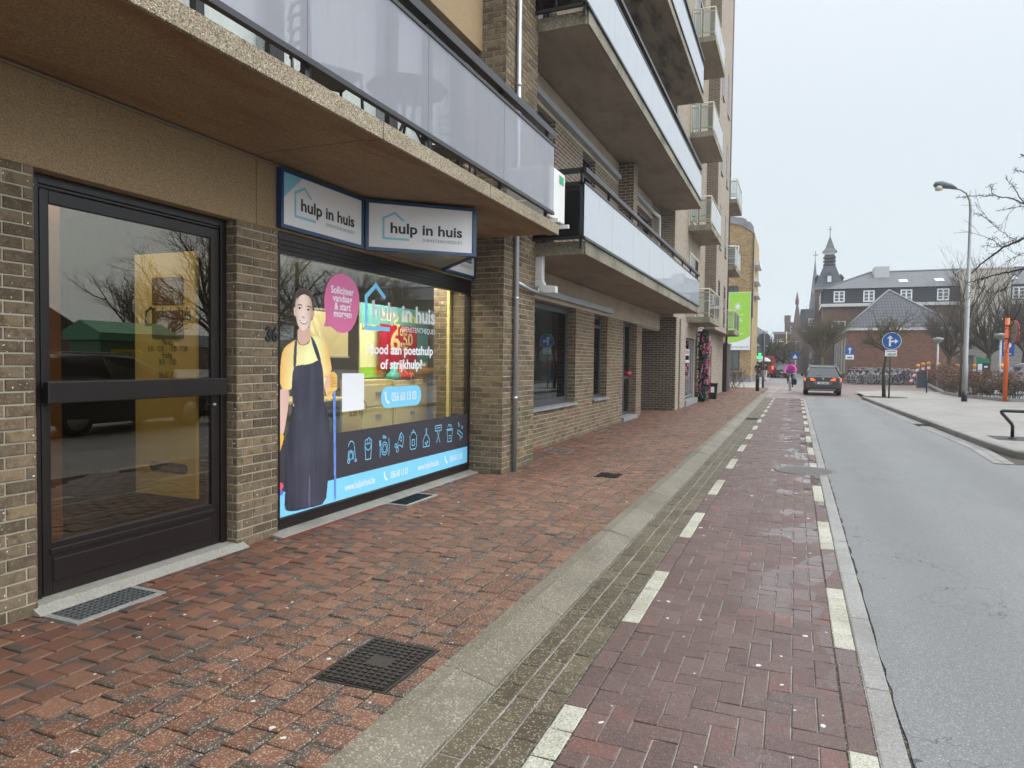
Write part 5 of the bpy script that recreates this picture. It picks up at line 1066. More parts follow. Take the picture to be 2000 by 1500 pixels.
# grey glass-front shop building with pharmacy cross, far along the left side
bG = empty('grey_shop_building', (-6, 82, 0), 'low grey building with pitched roof beyond the yellow brick house', 'building')
mb = MB(); mb.box(-16, -3.6, 84, 96, 0, 3.6); part(mb, 'wall', plain('grey green cladding', (.10, .14, .135), .4, var=.1), bG); mb = MB(); mb.box(-16, -3.3, 83.9, 96, 3.601, 5.0); part(mb, 'fascia', plain('pale grey fascia', (.36, .40, .42), .5), bG)
mb = MB(); mb.prism([(-3.0, 83.8, 5.0), (-16, 83.8, 5.0), (-9, 83.8, 8.6), (-6.2, 83.8, 7.2)], (0, 12, 0)); part(mb, 'roof', plain('pale slate', (.30, .34, .37), .6), bG); wfront(bG, -6.5, -3.9, 3.9, 4.6, 83.88, fm=M_ANTH)
pc = sy(1484, 698, 70); ps = empty('pharmacy_cross', (pc[0], 70, pc[2]), 'lit green pharmacy cross sign on the grey building', 'sign'); mb = MB(); x, z = pc[0], pc[2]; mb.box(x-.12, x+.12, 69.9, 70.0, z-.42, z+.42); mb.box(x-.42, x-.121, 69.9, 70, z-.12, z+.12); mb.box(x+.121, x+.42, 69.9, 70, z-.12, z+.12); part(mb, 'cross', emit('green light', (.1, .9, .25), 1.6), ps); mb = MB(); mb.box(x-3, x, 70.02, 70.06, z-.03, z+.03); part(mb, 'bracket', M_ANTH, ps)
# --- brick pavilion with hipped roof
M_RED = bond_wall('red brown brick', [(0, (.15, .055, .033)), (.5, (.20, .082, .052)), (1, (.26, .12, .08))], (.27, .2, .16), rough=.9)
M_BRN = bond_wall('old brown brick', [(0, (.10, .058, .045)), (.5, (.15, .09, .07)), (1, (.2, .13, .10))], (.26, .22, .19))
def m_tiles(name, a, b, w=.24, h=.3, axis='x'):
    k = NT(name); s = k.n('SeparateXYZ'); k.put(s.inputs[0], k.pos())
    wv = k.math('ABSOLUTE', k.math('SINE', k.math('MULTIPLY', s.outputs[0 if axis == 'x' else 1], math.pi/w))); rw = k.math('FRACT', k.math('DIVIDE', s.outputs[2], h))
    f = k.math('MULTIPLY', k.step(wv, 0, .7), k.step(rw, 0, .35)); c = k.mix(f, a, b); c = k.mix(k.math('MULTIPLY', k.noise(.6, 4), .3), c, tuple(x*.6 for x in a))
    return k.done(k.pbr(c, .6, k.bump(f, .5, .03), spec=.25))
M_TILE = m_tiles('dark glazed tiles', (.022, .024, .03), (.075, .077, .088)); M_TILEB = m_tiles('blue grey tiles', (.055, .058, .066), (.135, .138, .148)); M_SLATE = plain('slate', (.06, .068, .08), .65, var=.2, vs=1.5); M_TILEY = m_tiles('side tiles', (.022, .024, .03), (.075, .077, .088), axis='y')
M_CORN = plain('white cornice', (.62, .61, .57), .6, var=.1)
pv = empty('brick_pavilion', (7, 66, 0), 'low red brick pavilion with dark hipped tile roof behind the bicycles', 'building')
mb = MB(); mb.box(4.12, 12.2, 66, 92, .0, 4.5); part(mb, 'wall', M_RED, pv)
mb = MB(); mb.box(4.02, 12.35, 65.85, 92, 4.501, 4.75); part(mb, 'cornice', M_CORN, pv)
A, B_, Cc, D_ = (3.95, 65.8, 4.75), (12.4, 65.8, 4.75), (12.4, 92, 4.75), (3.95, 92, 4.75); r1, r2 = (7.75, 71.5, 8.4), (7.75, 92, 8.4)
mb = MB(); mb.add([A, B_, r1], [(0, 1, 2)], 0); mb.add([A, r1, r2, D_], [(0, 1, 2, 3)], 1); mb.add([B_, Cc, r2, r1], [(0, 1, 2, 3)], 1); part(mb, 'roof', [M_TILE, M_TILEY], pv)
mb = MB(); mb.tube([A, r1, B_], .12, 6); mb.tube([r1, r2], .12, 6); part(mb, 'ridge_tiles', plain('ridge', (.2, .2, .21), .5), pv)
for i in range(5): y = 68+i*4.2; mb = MB(); pts_ = circ((y+1.2, 3.0), 1.0, 0, 180, 10); mb.prism([(4.08, a, b) for a, b in [(y+.2, .6)]+pts_[::-1]+[(y+2.2, .6)]], (.038, 0, 0)); part(mb, 'mural', plain('painted mural', [(.33, .42, .38), (.42, .40, .34), (.22, .34, .34), (.36, .36, .3), (.3, .38, .36)][i], .7, var=.5, vs=1.4), pv)
mb = MB()
for i in range(4): y = 70+i*2.0; mb.quad((4.9, y, 5.69), (4.9, y+1.0, 5.69), (6.4, y+1.0, 7.13), (6.4, y, 7.13))
part(mb, 'skylight', plain('skylight glass', (.3, .33, .35), .1, spec=.9), pv)
# --- long mansard building
mn = empty('convent_building', (10, 88, 0), 'long brick building with dark mansard roof, white dormer windows and cornice', 'building')
XL = 2.8; mb = MB(); mb.box(XL, 60, 88.3, 104, 0, 8.25); part(mb, 'wall', M_BRN, mn); mb = MB(); mb.box(XL-.25, 16.4, 87.9, 104, 8.251, 8.6); mb.box(20.7, 60, 87.9, 104, 8.251, 8.6); part(mb, 'cornice', M_CORN, mn)
mb = MB(); mb.box(XL+.02, 60, 88.05, 104, 8.601, 10.3); part(mb, 'mansard_wall', M_TILE, mn)
mb = MB(); mb.add([(XL-.1, 87.8, 10.3), (60, 87.8, 10.3), (60, 96, 13.0), (8.3, 96, 13.0), (XL-.1, 104, 10.3), (60, 104, 10.3)], [(0, 1, 2, 3), (0, 3, 4), (4, 3, 2, 5)], 0); part(mb, 'roof', M_TILEB, mn)
mb = MB(); mb.tube([(XL-.1, 87.8, 10.3), (8.3, 96, 13.05), (60, 96, 13.05)], .14, 6); part(mb, 'ridge_tiles', plain('ridge b', (.12, .12, .13), .5), mn)
for u in (1639, 1697, 1770, 1842, 1990, 2060, 2130): c = sy(u, 580, 88); wfront(mn, c[0]-.58, c[0]+.58, 8.75, 10.05, 88.04, .14, (1, 2))
for u in (1764, 1834, 1975): c = sy(u, 546, 91); mb = MB(); x = c[0]; mb.add([(x-.45, 90.2, 11.13), (x+.45, 90.2, 11.13), (x+.45, 91.6, 11.59), (x-.45, 91.6, 11.59)], [(0, 1, 2, 3)]); part(mb, 'skylight', flat('bright skylight', (.6, .64, .66), .1), mn)
mb = MB(); x = sy(1721, 520, 94)[0]; mb.box(x-.8, x+.8, 93, 95.5, 12.0, 13.35); part(mb, 'roof_box', plain('pale vent box', (.5, .5, .48), .6), mn)
for u in (1638, 1825, 1960): c = sy(u, 630, 88); x = c[0]; mb = MB(); mb.prism([(x+a, 88.24, 4.6+b) for a, b in circ((0, 1.5), 1.6, 0, 180, 12)+[(-1.6, 0), (1.6, 0)]], (0, .05, 0)); part(mb, 'arch_panel', M_RED, mn); wfront(mn, x-.75, x+.75, 4.2, 6.6, 88.22, .12, (1, 1))
mb = MB(); mb.box(XL-.24, XL+.0, 88.4, 104, 8.601, 10.2); part(mb, 'side_tiling', M_TILEY, mn)
for y in (90, 93, 96.5, 100): mb = MB(); mb.box(XL-.28, XL-.241, y, y+1.0, 8.8, 10.0); part(mb, 'window', M_WHP, mn)
for y in (89.5, 92.5, 95.5, 98.5, 101.5): mb = MB(); mb.box(XL-.06, XL-.001, y, y+1.2, 1.5, 6.5); part(mb, 'window', M_PANE, mn)
mb = MB(); mb.box(16.4, 20.7, 86.8, 92, 0, 11.9); part(mb, 'stair_tower', plain('cream render', (.56, .52, .42), .8, var=.1), mn); mb = MB(); mb.box(16.3, 20.8, 86.7, 92, 11.901, 12.05); part(mb, 'coping', M_CORN, mn)
ann = empty('timber_annex', (16, 74, 0), 'low grey boarded annex behind the round-crowned trees', 'building')
def m_boards():
    k = NT('weathered boards'); s = k.n('SeparateXYZ'); k.put(s.inputs[0], k.pos()); f = k.math('FRACT', k.math('DIVIDE', s.outputs[2], .35)); c = k.mix(k.step(f, 0, .12), (.06, .055, .05), (.23, .215, .2)); c = k.mix(k.math('MULTIPLY', k.noise(1.5, 4, vec=k.vscale(k.pos(), (.3, .3, 3))), .5), c, (.14, .125, .11))
    return k.done(k.pbr(c, .8))
mb = MB(); mb.box(12.6, 19.8, 74, 84, 0, 3.9); part(mb, 'boarding', m_boards(), ann); mb = MB(); mb.box(12.5, 30, 73.9, 84, 3.901, 4.1); part(mb, 'roof_edge', M_ANTH, ann)
mb = MB(); mb.box(19.8, 30, 74.5, 84, 0, 3.9); part(mb, 'wall', M_BRN, ann); mb = MB(); mb.box(20.2, 21.4, 74.4, 74.49, 0, 2.4); part(mb, 'door', M_ANTH, ann); mb = MB(); mb.box(22.6, 24.4, 74.4, 74.49, .9, 2.4); part(mb, 'window', M_PANE, ann)
mb = MB(); mb.box(8.6, 14, 69.0, 69.3, 0, 2.4); mb.box(8.5, 14.1, 68.9, 69.4, 2.401, 2.5); tag(mb.build('yard_wall', plain('dark yard wall', (.10, .09, .075), .8, var=.2)), 'low dark wall with light coping beside the pavilion', 'wall')
# --- bell tower with louvred lantern
tw = empty('bell_tower', (3.2, 97, 0), 'brick bell tower with flared slate roof, louvred lantern and little spire', 'tower'); tx, ty = 3.68, 97.0
def sq(mb, r0, z0, r1, z1, mi=0): mb.add([(tx-r0, ty-r0, z0), (tx+r0, ty-r0, z0), (tx+r0, ty+r0, z0), (tx-r0, ty+r0, z0), (tx-r1, ty-r1, z1), (tx+r1, ty-r1, z1), (tx+r1, ty+r1, z1), (tx-r1, ty+r1, z1)], [(0, 1, 5, 4), (1, 2, 6, 5), (2, 3, 7, 6), (3, 0, 4, 7), (4, 5, 6, 7), (3, 2, 1, 0)], mi)
k_ = 1.03; mb = MB(); sq(mb, 1.6, 0, 1.6, 11.2); part(mb, 'shaft', M_BRN, tw)
mb = MB(); sq(mb, 1.9, 11.2, 1.55, 11.75); sq(mb, 1.55, 11.75, .68, 14.1); part(mb, 'roof', M_SLATE, tw); mb = MB(); sq(mb, 1.75, 11.02, 1.92, 11.2); part(mb, 'cornice', M_CORN, tw)
for sgn in (-1, 1): mb = MB(); mb.box(tx+sgn*1.35-.3, tx+sgn*1.35+.3, ty-.3, ty+.3, 11.8, 12.5); mb.prism([(tx+sgn*1.35-.42, ty-.42, 12.5), (tx+sgn*1.35+.42, ty-.42, 12.5), (tx+sgn*1.35, ty-.42, 13.1)], (0, .84, 0)); part(mb, 'dormer', M_SLATE, tw)
mb = MB(); mb.box(tx-.22, tx+.22, ty-1.55, ty-.9, 11.95, 12.75); dm = part(mb, 'dormer', M_WHP, tw); mb = MB(); mb.prism([(tx-.34, ty-1.62, 12.75), (tx+.34, ty-1.62, 12.75), (tx, ty-1.62, 13.3)], (0, .9, 0)); part(mb, 'dormer_roof', M_SLATE, dm)
mb = MB(); sq(mb, .56, 14.1, .56, 15.75)
for z in (14.25, 14.7, 15.15): sq(mb, .74, z, .55, z+.28)
part(mb, 'louvres', plain('dark louvres', (.05, .05, .05), .7), tw); mb = MB(); sq(mb, .55, 15.5, .7, 15.9); part(mb, 'lantern_cornice', M_CORN, tw)
mb = MB(); sq(mb, .85, 15.9, .55, 16.3); sq(mb, .55, 16.3, .04, 17.9); part(mb, 'spire', plain('green slate', (.10, .115, .105), .6), tw); mb = MB(); mb.tube([(tx, ty, 17.85), (tx, ty, 19.2)], .04, 5); mb.box(tx-.18, tx+.18, ty-.02, ty+.02, 18.75, 18.82); part(mb, 'finial', M_ANTH, tw)
# --- far grey spire with cross, church gable, castle-like block, flats
sp2 = empty('church_spire', (5, 220, 0), 'pale far church spire with thin cross left of the bell tower', 'spire'); c = sy(1595, 506, 220); mb = MB(); mb.lathe([(2.3, 8), (1.42, 17.3), (.06, c[2])], (c[0]-.35, 220, 0), 8, smooth=False); part(mb, 'spire_body', M_SLATE, sp2)
mb = MB(); mb.box(c[0]-.43, c[0]-.27, 219.9, 220.1, c[2]-.3, c[2]+2.3); mb.box(c[0]-1.0, c[0]+.3, 219.9, 220.1, c[2]+1.1, c[2]+1.28); part(mb, 'cross', M_ANTH, sp2)
chh = empty('church', (1.5, 132, 0), 'brick church with stepped gable, pinnacle and slate roof down the street', 'church'); mb = MB(); mb.box(.35, 6, 132, 160, -.5, 7.4); part(mb, 'wall', M_BRN, chh); mb = MB(); mb.add([(.2, 131.9, 7.5), (6, 131.9, 7.5), (6, 160, 7.5), (.2, 160, 7.5), (.6, 131.9, 11.3), (6, 131.9, 11.3), (6, 160, 11.3), (.6, 160, 11.3)], [(0, 1, 5, 4), (0, 4, 7, 3), (4, 5, 6, 7)]); part(mb, 'roof', M_SLATE, chh)
gm_ = MB(); gm_.prism([(x, 130.5, z) for x, z in [(-1.1, -.5), (1.0, -.5), (1.0, 7), (.75, 8), (.55, 9.5), (.35, 11), (.1, 12.2), (-.12, 12.2), (-.35, 10.5), (-.5, 9), (-.75, 7.5), (-.95, 5.5)]], (0, 1.2, 0)); part(gm_, 'gable', M_BRN, chh); mb = MB(); mb.lathe([(.28, 12.0), (.3, 12.8), (.05, 14.3)], (-.02, 131, 0), 6); part(mb, 'pinnacle', M_BRN, chh)
wfront(chh, 1.9, 3.0, 8.3, 9.6, 131.8, .12, (1, 1)); wfront(chh, 2.4, 3.4, 3.4, 4.6, 131.95, .1, (1, 0))
cs = empty('crenellated_tower', (-12.4, 300, 0), 'far pale crenellated tower above the street sign', 'tower'); mb = MB(); mb.box(-13.9, -10.95, 300, 303, 0, 14.2)
for i in range(4): mb.box(-13.9+i*.84, -13.5+i*.84, 300, 303, 14.2, 15.2)
part(mb, 'shaft', plain('old stone', (.24, .23, .2), .8), cs)
fb = empty('flat_building', (-2, 152, 0), 'brown flat-roofed apartment building with stair turret in the distance', 'building'); mb = MB(); mb.box(-4.3, .3, 152, 165, 0, 8.1); mb.box(-2.3, .3, 153, 165, 8.1, 10.2); mb.box(-2.4, -1.2, 154, 156, 10.2, 11.7); part(mb, 'wall', M_BRN, fb); mb = MB(); mb.box(-4.6, .4, 151.7, 152, 7.7, 8.2); part(mb, 'parapet', plain('grey parapet', (.3, .29, .28), .7), fb); wfront(fb, -1.2, .0, 8.4, 9.3, 152.9); wfront(fb, -3.6, -2.6, 5.2, 6.6, 151.95)
fs = empty('street_house', (-8, 180, 0), 'row of hazy grey houses closing the street', 'building'); mb = MB(); mb.box(-24, -5.2, 190, 205, 0, 5.5); mb.box(-9, -4, 175, 190, 0, 6.4); mb.prism([(-24, 189.8, 5.5), (-5.2, 189.8, 5.5), (-14, 189.8, 9)], (0, 15, 0)); part(mb, 'wall', plain('hazy house', (.3, .28, .26), .8), fs)
# fenced yellow-brown facade along the church side of the street
hs = empty('brown_terrace', (3, 108, 0), 'brown brick terrace with fence posts left of the bell tower', 'building'); mb = MB(); mb.box(2.1, 6, 106, 131, 0, 5.6); part(mb, 'wall', M_BRN, hs)
for z in (.9, 3.4):
    for y in (107, 112, 118, 124): mb = MB(); mb.box(2.04, 2.099, y, y+1.6, z, z+1.5); part(mb, 'window', M_PANE, hs)
# ================================================================== street furniture
M_POST = plain('dark grey post', (.05, .055, .055), .45); M_BLUES = plain('traffic blue', (.01, .10, .38), .4, var=.05); M_REDS = plain('traffic red', (.42, .02, .025), .4, var=.1); M_ORNG = plain('orange post paint', (.72, .13, .02), .45, var=.1); M_GALV = plain('galvanised pole', (.30, .31, .31), .5, metal=.4, var=.15); M_SGREY = plain('sign back grey', (.10, .115, .12), .5, var=.1)
def ell(r, n=24): return [(r*math.cos(2*math.pi*i/n), r*math.sin(2*math.pi*i/n)) for i in range(n)]
def disc_y(mb, x, y, z, r, th=.02, mi=0): mb.prism([(x+a, y, z+b) for a, b in ell(r)], (0, th, 0), mi)
# lamp post
lp = empty('street_lamp', (6.47, 33.3, ZP), 'tall grey street lamp with curved arm in front of the hedge', 'street lamp')
mb = MB(); mb.tube([(6.47, 33.3, ZP), (6.47, 33.3, 1.6), (6.47, 33.3, 1.62), (6.47, 33.3, 4.5), (6.47, 33.3, 4.52), (6.47, 33.3, 7.9), (6.43, 33.3, 8.3), (6.3, 33.3, 8.6), (6.1, 33.3, 8.76), (5.86, 33.3, 8.84)], [.105, .105, .09, .09, .07, .055, .045, .04, .035, .035], 10); part(mb, 'pole', M_GALV, lp)
mb = MB(); mb.lathe([(.112, 0), (.112, .42)], (6.47, 33.3, ZP), 10); mb.lathe([(.095, 1.5), (.095, 1.56)], (6.47, 33.3, 0), 10); part(mb, 'base_band', M_BLACK, lp)
mb = MB(); mb.tube([(5.95, 33.3, 8.82), (5.75, 33.3, 8.93), (5.4, 33.3, 9.03), (5.2, 33.3, 9.02), (5.14, 33.3, 8.98)], [.05, .11, .155, .14, .06], 10); part(mb, 'lamp_head', M_SGREY, lp); mb = MB(); mb.lathe([(.02, -.19), (.14, -.15), (.15, .0)], (5.32, 33.3, 8.96), 12); part(mb, 'lamp_bowl', plain('pale bowl', (.6, .6, .5), .3), lp)
# blue round sign with plate on a post by the small tree
rs = empty('round_sign', (3.89, 34.8, ZP), 'round blue straight-or-right arrow sign with white plate below', 'road sign'); mb = MB(); mb.tube([(3.89, 34.8, ZP), (3.91, 34.8, 2.95)], .035, 8); part(mb, 'post', plain('mossy green post', (.05, .055, .035), .6), rs)
zc, xc, y = 2.60, 3.93, 34.72; mb = MB(); disc_y(mb, xc, y+.012, zc, .385, .02); part(mb, 'rim', M_WHP, rs); mb = MB(); disc_y(mb, xc, y, zc, .36, .011); part(mb, 'face', M_BLUES, rs)
mb = MB(); ar = lambda pts: mb.add([(xc+a, y-.003, zc+b) for a, b in pts], [tuple(range(len(pts)))]); ar([(-.11, -.24), (-.03, -.24), (-.03, .12), (-.11, .12)]); ar([(-.20, .11), (.06, .11), (-.07, .25)]); ar([(-.028, -.05), (.12, -.05), (.12, .02), (-.028, .02)]); ar([(.12, -.13), (.26, -.015), (.12, .10)]); part(mb, 'arrows', M_WHP, rs)
mb = MB(); mb.box(xc-.25, xc+.22, y, y+.012, 1.92, 2.20); part(mb, 'plate', M_WHP, rs); mb = MB(); mb.box(xc-.2, xc+.17, y-.004, y-.001, 2.13, 2.16); 
for cx in (-.12, .10): stroke(mb, [(cx+a, b) for a, b in circ((0, 1.99), .04)], .012, (xc, y-.003, 0), uX, uZ); stroke(mb, [(cx+a, b) for a, b in circ((.09 if cx < 0 else -.09, 1.99), .04)], .012, (xc, y-.003, 0), uX, uZ); stroke(mb, [(cx, 1.99), (cx+.03, 2.05), (cx+.08, 2.05), (cx+.05, 1.99), (cx, 1.99)], .012, (xc, y-.003, 0), uX, uZ)
part(mb, 'bicycle_symbols', M_INK, rs)
# one-way sign by the pavilion
ow = empty('one_way_sign', (4.2, 64, ZP), 'square blue one-way sign with white plate at the pavilion corner', 'road sign'); mb = MB(); mb.tube([(4.17, 64, 0), (4.15, 64, 3.0)], .045, 6); part(mb, 'post', M_POST, ow); mb = MB(); mb.box(3.86, 4.46, 63.93, 63.95, 2.4, 3.05); part(mb, 'face', M_BLUES, ow)
mb = MB(); ar = lambda pts: mb.add([(4.16+a, 63.92, 2.72+b) for a, b in pts], [tuple(range(len(pts)))]); ar([(-.05, -.25), (.05, -.25), (.05, .1), (-.05, .1)]); ar([(-.17, .08), (.17, .08), (0, .28)]); part(mb, 'arrow', M_WHP, ow); mb = MB(); mb.box(3.84, 4.48, 63.93, 63.95, 1.98, 2.37); part(mb, 'plate', M_WHP, ow); mb = MB(); mb.box(3.98, 4.34, 63.92, 63.928, 2.1, 2.2); part(mb, 'plate_marks', M_INKG, ow)
# orange pole with mirror and parking sign
op = empty('orange_post', (8.15, 34.5, ZP), 'bright orange post carrying a red-rimmed traffic mirror', 'post'); mb = MB(); mb.tube([(8.15, 34.5, ZP), (8.15, 34.5, 3.55)], .085, 12); part(mb, 'pole', M_ORNG, op)
mb = MB(); mb.prism([(8.30+.10*math.cos(t), 34.35+.42*math.sin(t)*.0+.10*math.cos(t)*-2.2, 2.95+.46*math.sin(t)) for t in [2*math.pi*i/20 for i in range(20)]], (.05, .02, 0)); part(mb, 'mirror', plain('mirror back', (.22, .2, .16), .5), op); mb = MB(); mb.tube([(8.36+.105*math.cos(t), 34.36-.24*math.cos(t), 2.95+.48*math.sin(t)) for t in [2*math.pi*i/20 for i in range(21)]], .028, 6); part(mb, 'mirror_rim', M_REDS, op)
mb = MB(); mb.box(8.05, 8.33, 34.4, 34.43, 3.2, 3.25); mb.box(8.05, 8.33, 34.4, 34.43, 2.66, 2.71); part(mb, 'bracket', M_BLACK, op)
pk = empty('parking_sign', (8.33, 36.2, 1.6), 'blue parking P sign just behind the orange post', 'road sign'); mb = MB(); mb.tube([(8.62, 36.2, ZP), (8.62, 36.2, 2.7)], .03, 6); part(mb, 'post', M_GALV, pk); mb = MB(); mb.box(8.36, 8.82, 36.12, 36.14, 1.98, 2.66); part(mb, 'face', M_BLUES, pk); mb = MB(); text(mb, 'P', (8.42, 36.115, 2.2), uX, uZ, .52, bold=.05); mb.box(8.62, 8.7, 36.114, 36.116, 2.06, 2.1); part(mb, 'letter', M_WHP, pk)
# bin, parking meter, two park lanterns, barrier rail
c = sz(1800, 767, ZP); bi = empty('litter_bin', (c[0], c[1], ZP), 'dark blue-grey litter bin on a post at the hedge end', 'bin'); x, y = c[0], c[1]; mb = MB(); mb.prism([(x-.24+a, y-.15+b, .32) for a, b in ((0, 0), (.42, 0), (.42, .34), (0, .34))], (0, 0, .82)); part(mb, 'bin_body', plain('bin steel', (.045, .06, .075), .5), bi, bevel=.02); mb = MB(); mb.box(x-.26, x+.20, y-.17, y+.21, 1.16, 1.2); part(mb, 'lid', M_POST, bi); mb = MB(); mb.tube([(x+.23, y, 0.0), (x+.23, y, 1.25)], .035, 8); part(mb, 'post', M_POST, bi)
c = sy(1921, 700, 44); x, y = c[0], 44; pm = empty('parking_meter', (x, y, ZP), 'green-topped parking meter standing behind the hedge', 'parking meter'); mb = MB(); mb.box(x-.26, x+.26, y, y+.3, ZP, 1.70); part(mb, 'case', plain('meter case', (.025, .03, .035), .4), pm, bevel=.02); mb = MB(); mb.prism([(x-.28, y-.02, 1.70), (x+.28, y-.02, 1.70), (x+.28, y-.02, 1.9), (x-.28, y-.02, 2.02)], (0, .34, 0)); part(mb, 'top', plain('meter green', (.02, .22, .10), .4), pm); mb = MB(); mb.box(x-.255, x-.05, y-.012, y-.002, 1.0, 1.66); mb.box(x+.04, x+.2, y-.012, y-.002, 1.45, 1.55); part(mb, 'panel', M_WHP, pm)
for u, v0, v1, yy, lb in ((1831, 660, 712, 52, 'white post-top lantern between the round-crowned trees'), (1953, 652, 712, 46, 'white post-top lantern left of the orange post')):
    a, b = sy(u, v1, yy), sy(u, v0, yy); L_ = empty('post_top_lantern', (a[0], yy, ZP), lb, 'lantern', 'white post-top lanterns'); mb = MB(); mb.tube([(a[0], yy, 0), (a[0], yy, b[2]-.3)], .05, 8); part(mb, 'pole', plain('white pole', (.5, .5, .5), .5), L_); mb = MB(); mb.lathe([(.08, -.35), (.3, -.12), (.32, -.02), (.02, .04)], (a[0], yy, b[2]), 12); part(mb, 'lamp_head', plain('lantern head', (.28, .28, .27), .4), L_)
br = empty('tube_barrier', (4.07, 16.6, ZP), 'dark green bent tube barrier at the right edge of the pavement', 'barrier'); P_ = [(4.07, 16.6, ZP), (4.07, 16.6, .30), (4.05, 16.6, .36), (3.88, 16.6, .57), (3.87, 16.6, .60), (3.90, 16.6, .615), (6.1, 16.4, .615), (6.15, 16.4, .60), (6.14, 16.4, .57), (5.97, 16.4, .36), (5.95, 16.4, .3), (5.95, 16.4, ZP)]; mb = MB(); mb.tube(P_, .032, 10); part(mb, 'tube', plain('dark green tube', (.012, .02, .018), .3), br)
mb = MB(); mb.lathe([(.09, 0), (.07, .02), (.04, .03)], (4.07, 16.6, ZP), 10); part(mb, 'foot', M_BLACK, br)
mb = MB(); mb.box(3.75, 5.6, 16.2, 17.1, ZP-.02, ZP+.003); tag(mb.build('tree_pit_grating', M_IRON), 'grey square grating in the pavement under the tube barrier', 'grating')
# bollard, back-to-front round sign
bo = empty('bollard', (-1.93, 40.3, 0), 'black bollard on the left footway corner', 'bollard'); mb = MB(); mb.lathe([(.10, 0), (.10, .88), (.085, .93), (.04, .95)], (-1.93, 40.3, 0), 14); part(mb, 'shaft', M_BLACK, bo); mb = MB(); mb.lathe([(.103, .70), (.103, .75)], (-1.93, 40.3, 0), 14); part(mb, 'band', plain('red reflector', (.25, .03, .02), .4), bo)
bs_ = empty('reversed_sign', (-1.9, 46.5, 0), 'round road sign seen from its grey back on a post', 'road sign'); mb = MB(); mb.tube([(-1.9, 46.5, 0), (-1.88, 46.5, 3.55)], .055, 8); mb.lathe([(.075, 0), (.075, 1.1)], (-1.9, 46.5, 0), 8); part(mb, 'post', M_POST, bs_); mb = MB(); disc_y(mb, -1.93, 46.57, 3.05, .41, .02); part(mb, 'disc', M_SGREY, bs_); mb = MB(); mb.box(-2.08, -1.72, 46.57, 46.59, 2.25, 2.6); part(mb, 'plate', M_SGREY, bs_)
zx = sy(1553, 696, 75); zs_ = empty('crossing_sign', (zx[0], 75, 0), 'small blue pedestrian crossing sign behind the cyclist', 'road sign'); mb = MB(); mb.box(zx[0]-.35, zx[0]+.35, 75, 75.02, zx[2]-.35, zx[2]+.35); part(mb, 'face', M_BLUES, zs_); mb = MB(); mb.add([(zx[0]-.22, 74.98, zx[2]-.2), (zx[0]+.22, 74.98, zx[2]-.2), (zx[0], 74.98, zx[2]+.22)], [(0, 1, 2)]); part(mb, 'triangle', M_WHP, zs_); mb = MB(); mb.tube([(zx[0], 75.05, 0), (zx[0], 75.05, zx[2]+.3)], .03, 6); part(mb, 'post', M_GALV, zs_)
# roadworks beacons and barriers behind the hedge
M_AMB = plain('amber beacon', (.80, .30, .01), .3)
for i, (u, v, yy) in enumerate(((1793, 715, 60), (1803, 712, 58), (1814, 710, 56), (1833, 712, 55), (1870, 715, 54), (1904, 715, 54), (1955, 715, 47))):
    c = sy(u, v, yy); x, z = c[0], c[2]; bc = empty('warning_beacon', (x, yy, 0), ['leftmost orange beacon on a leaning red and white board', 'second orange beacon from the left above the hedge', 'third orange beacon from the left, above the hedge', 'orange beacon beside the left white lantern', 'orange beacon left of the street lamp above the hedge', 'orange beacon right of the street lamp', 'orange beacon at the orange post'][i], 'beacon', 'orange roadworks beacons')
    mb = MB(); mb.lathe([(.04, -.13), (.11, -.09), (.135, .02), (.11, .11), (.04, .14)], (x, yy, z), 12); part(mb, 'lamp', M_AMB, bc)
    sh_ = -.55 if i == 0 else 0; mb = MB()
    for j in range(6 if i == 0 else 2): a, b = z-.2-j*.2, z-.2-(j+1)*.2; mb.add([(x-.1+sh_*j/6, yy, a), (x+.1+sh_*j/6, yy, a), (x+.1+sh_*(j+1)/6, yy, b), (x-.1+sh_*(j+1)/6, yy, b)], [(0, 1, 2, 3)], j % 2)
    o = part(mb, 'striped_board', [M_WHP, M_REDS], bc); o.modifiers.new('t', 'SOLIDIFY').thickness = .03
# ---- grey waste bin, plant garland, AC unit
wb = empty('waste_bin', (-3.2, 30.15, 0), 'small black wheeled bin with white label by the flower garland', 'bin'); mb = MB(); mb.prism([(-3.37, 30.0, 0), (-3.07, 30.0, 0), (-3.03, 29.96, .62), (-3.41, 29.96, .62)], (0, .32, 0)); part(mb, 'bin_body', M_BLACK, wb, bevel=.01); mb = MB(); mb.box(-3.43, -3.01, 29.92, 30.34, .625, .67); part(mb, 'lid', M_BLACK, wb, bevel=.01); mb = MB(); mb.box(-3.29, -3.15, 29.955, 29.96, .28, .52); part(mb, 'label', M_WHP, wb)
gl = empty('flower_garland', (-3.42, 27.8, 0), 'tall dark green garland with pink lilies beside the shop window', 'plant'); lf, fl = MB(), MB()
def leafq(mb, c, s, mi=0):
    a = Vector((R_.gauss(0, 1), R_.gauss(0, 1), R_.gauss(0, 1))).normalized(); b = a.cross(Vector((R_.gauss(0, 1), R_.gauss(0, 1), R_.gauss(0, 1)))).normalized(); c = Vector(c)
    mb.add([c-a*s*1.4, c-b*s*.5, c+a*s*1.4, c+b*s*.5], [(0, 1, 2, 3)], mi)
for i in range(2600): z = R_.uniform(.02, 2.75); t = R_.uniform(0, 6.28); r = R_.uniform(.05, .26)*(1.0 if z > .4 else 1.2); leafq(lf, (-3.36+math.cos(t)*r*.8, 27.75+math.sin(t)*r*1.5, z), R_.uniform(.03, .06), i % 3)
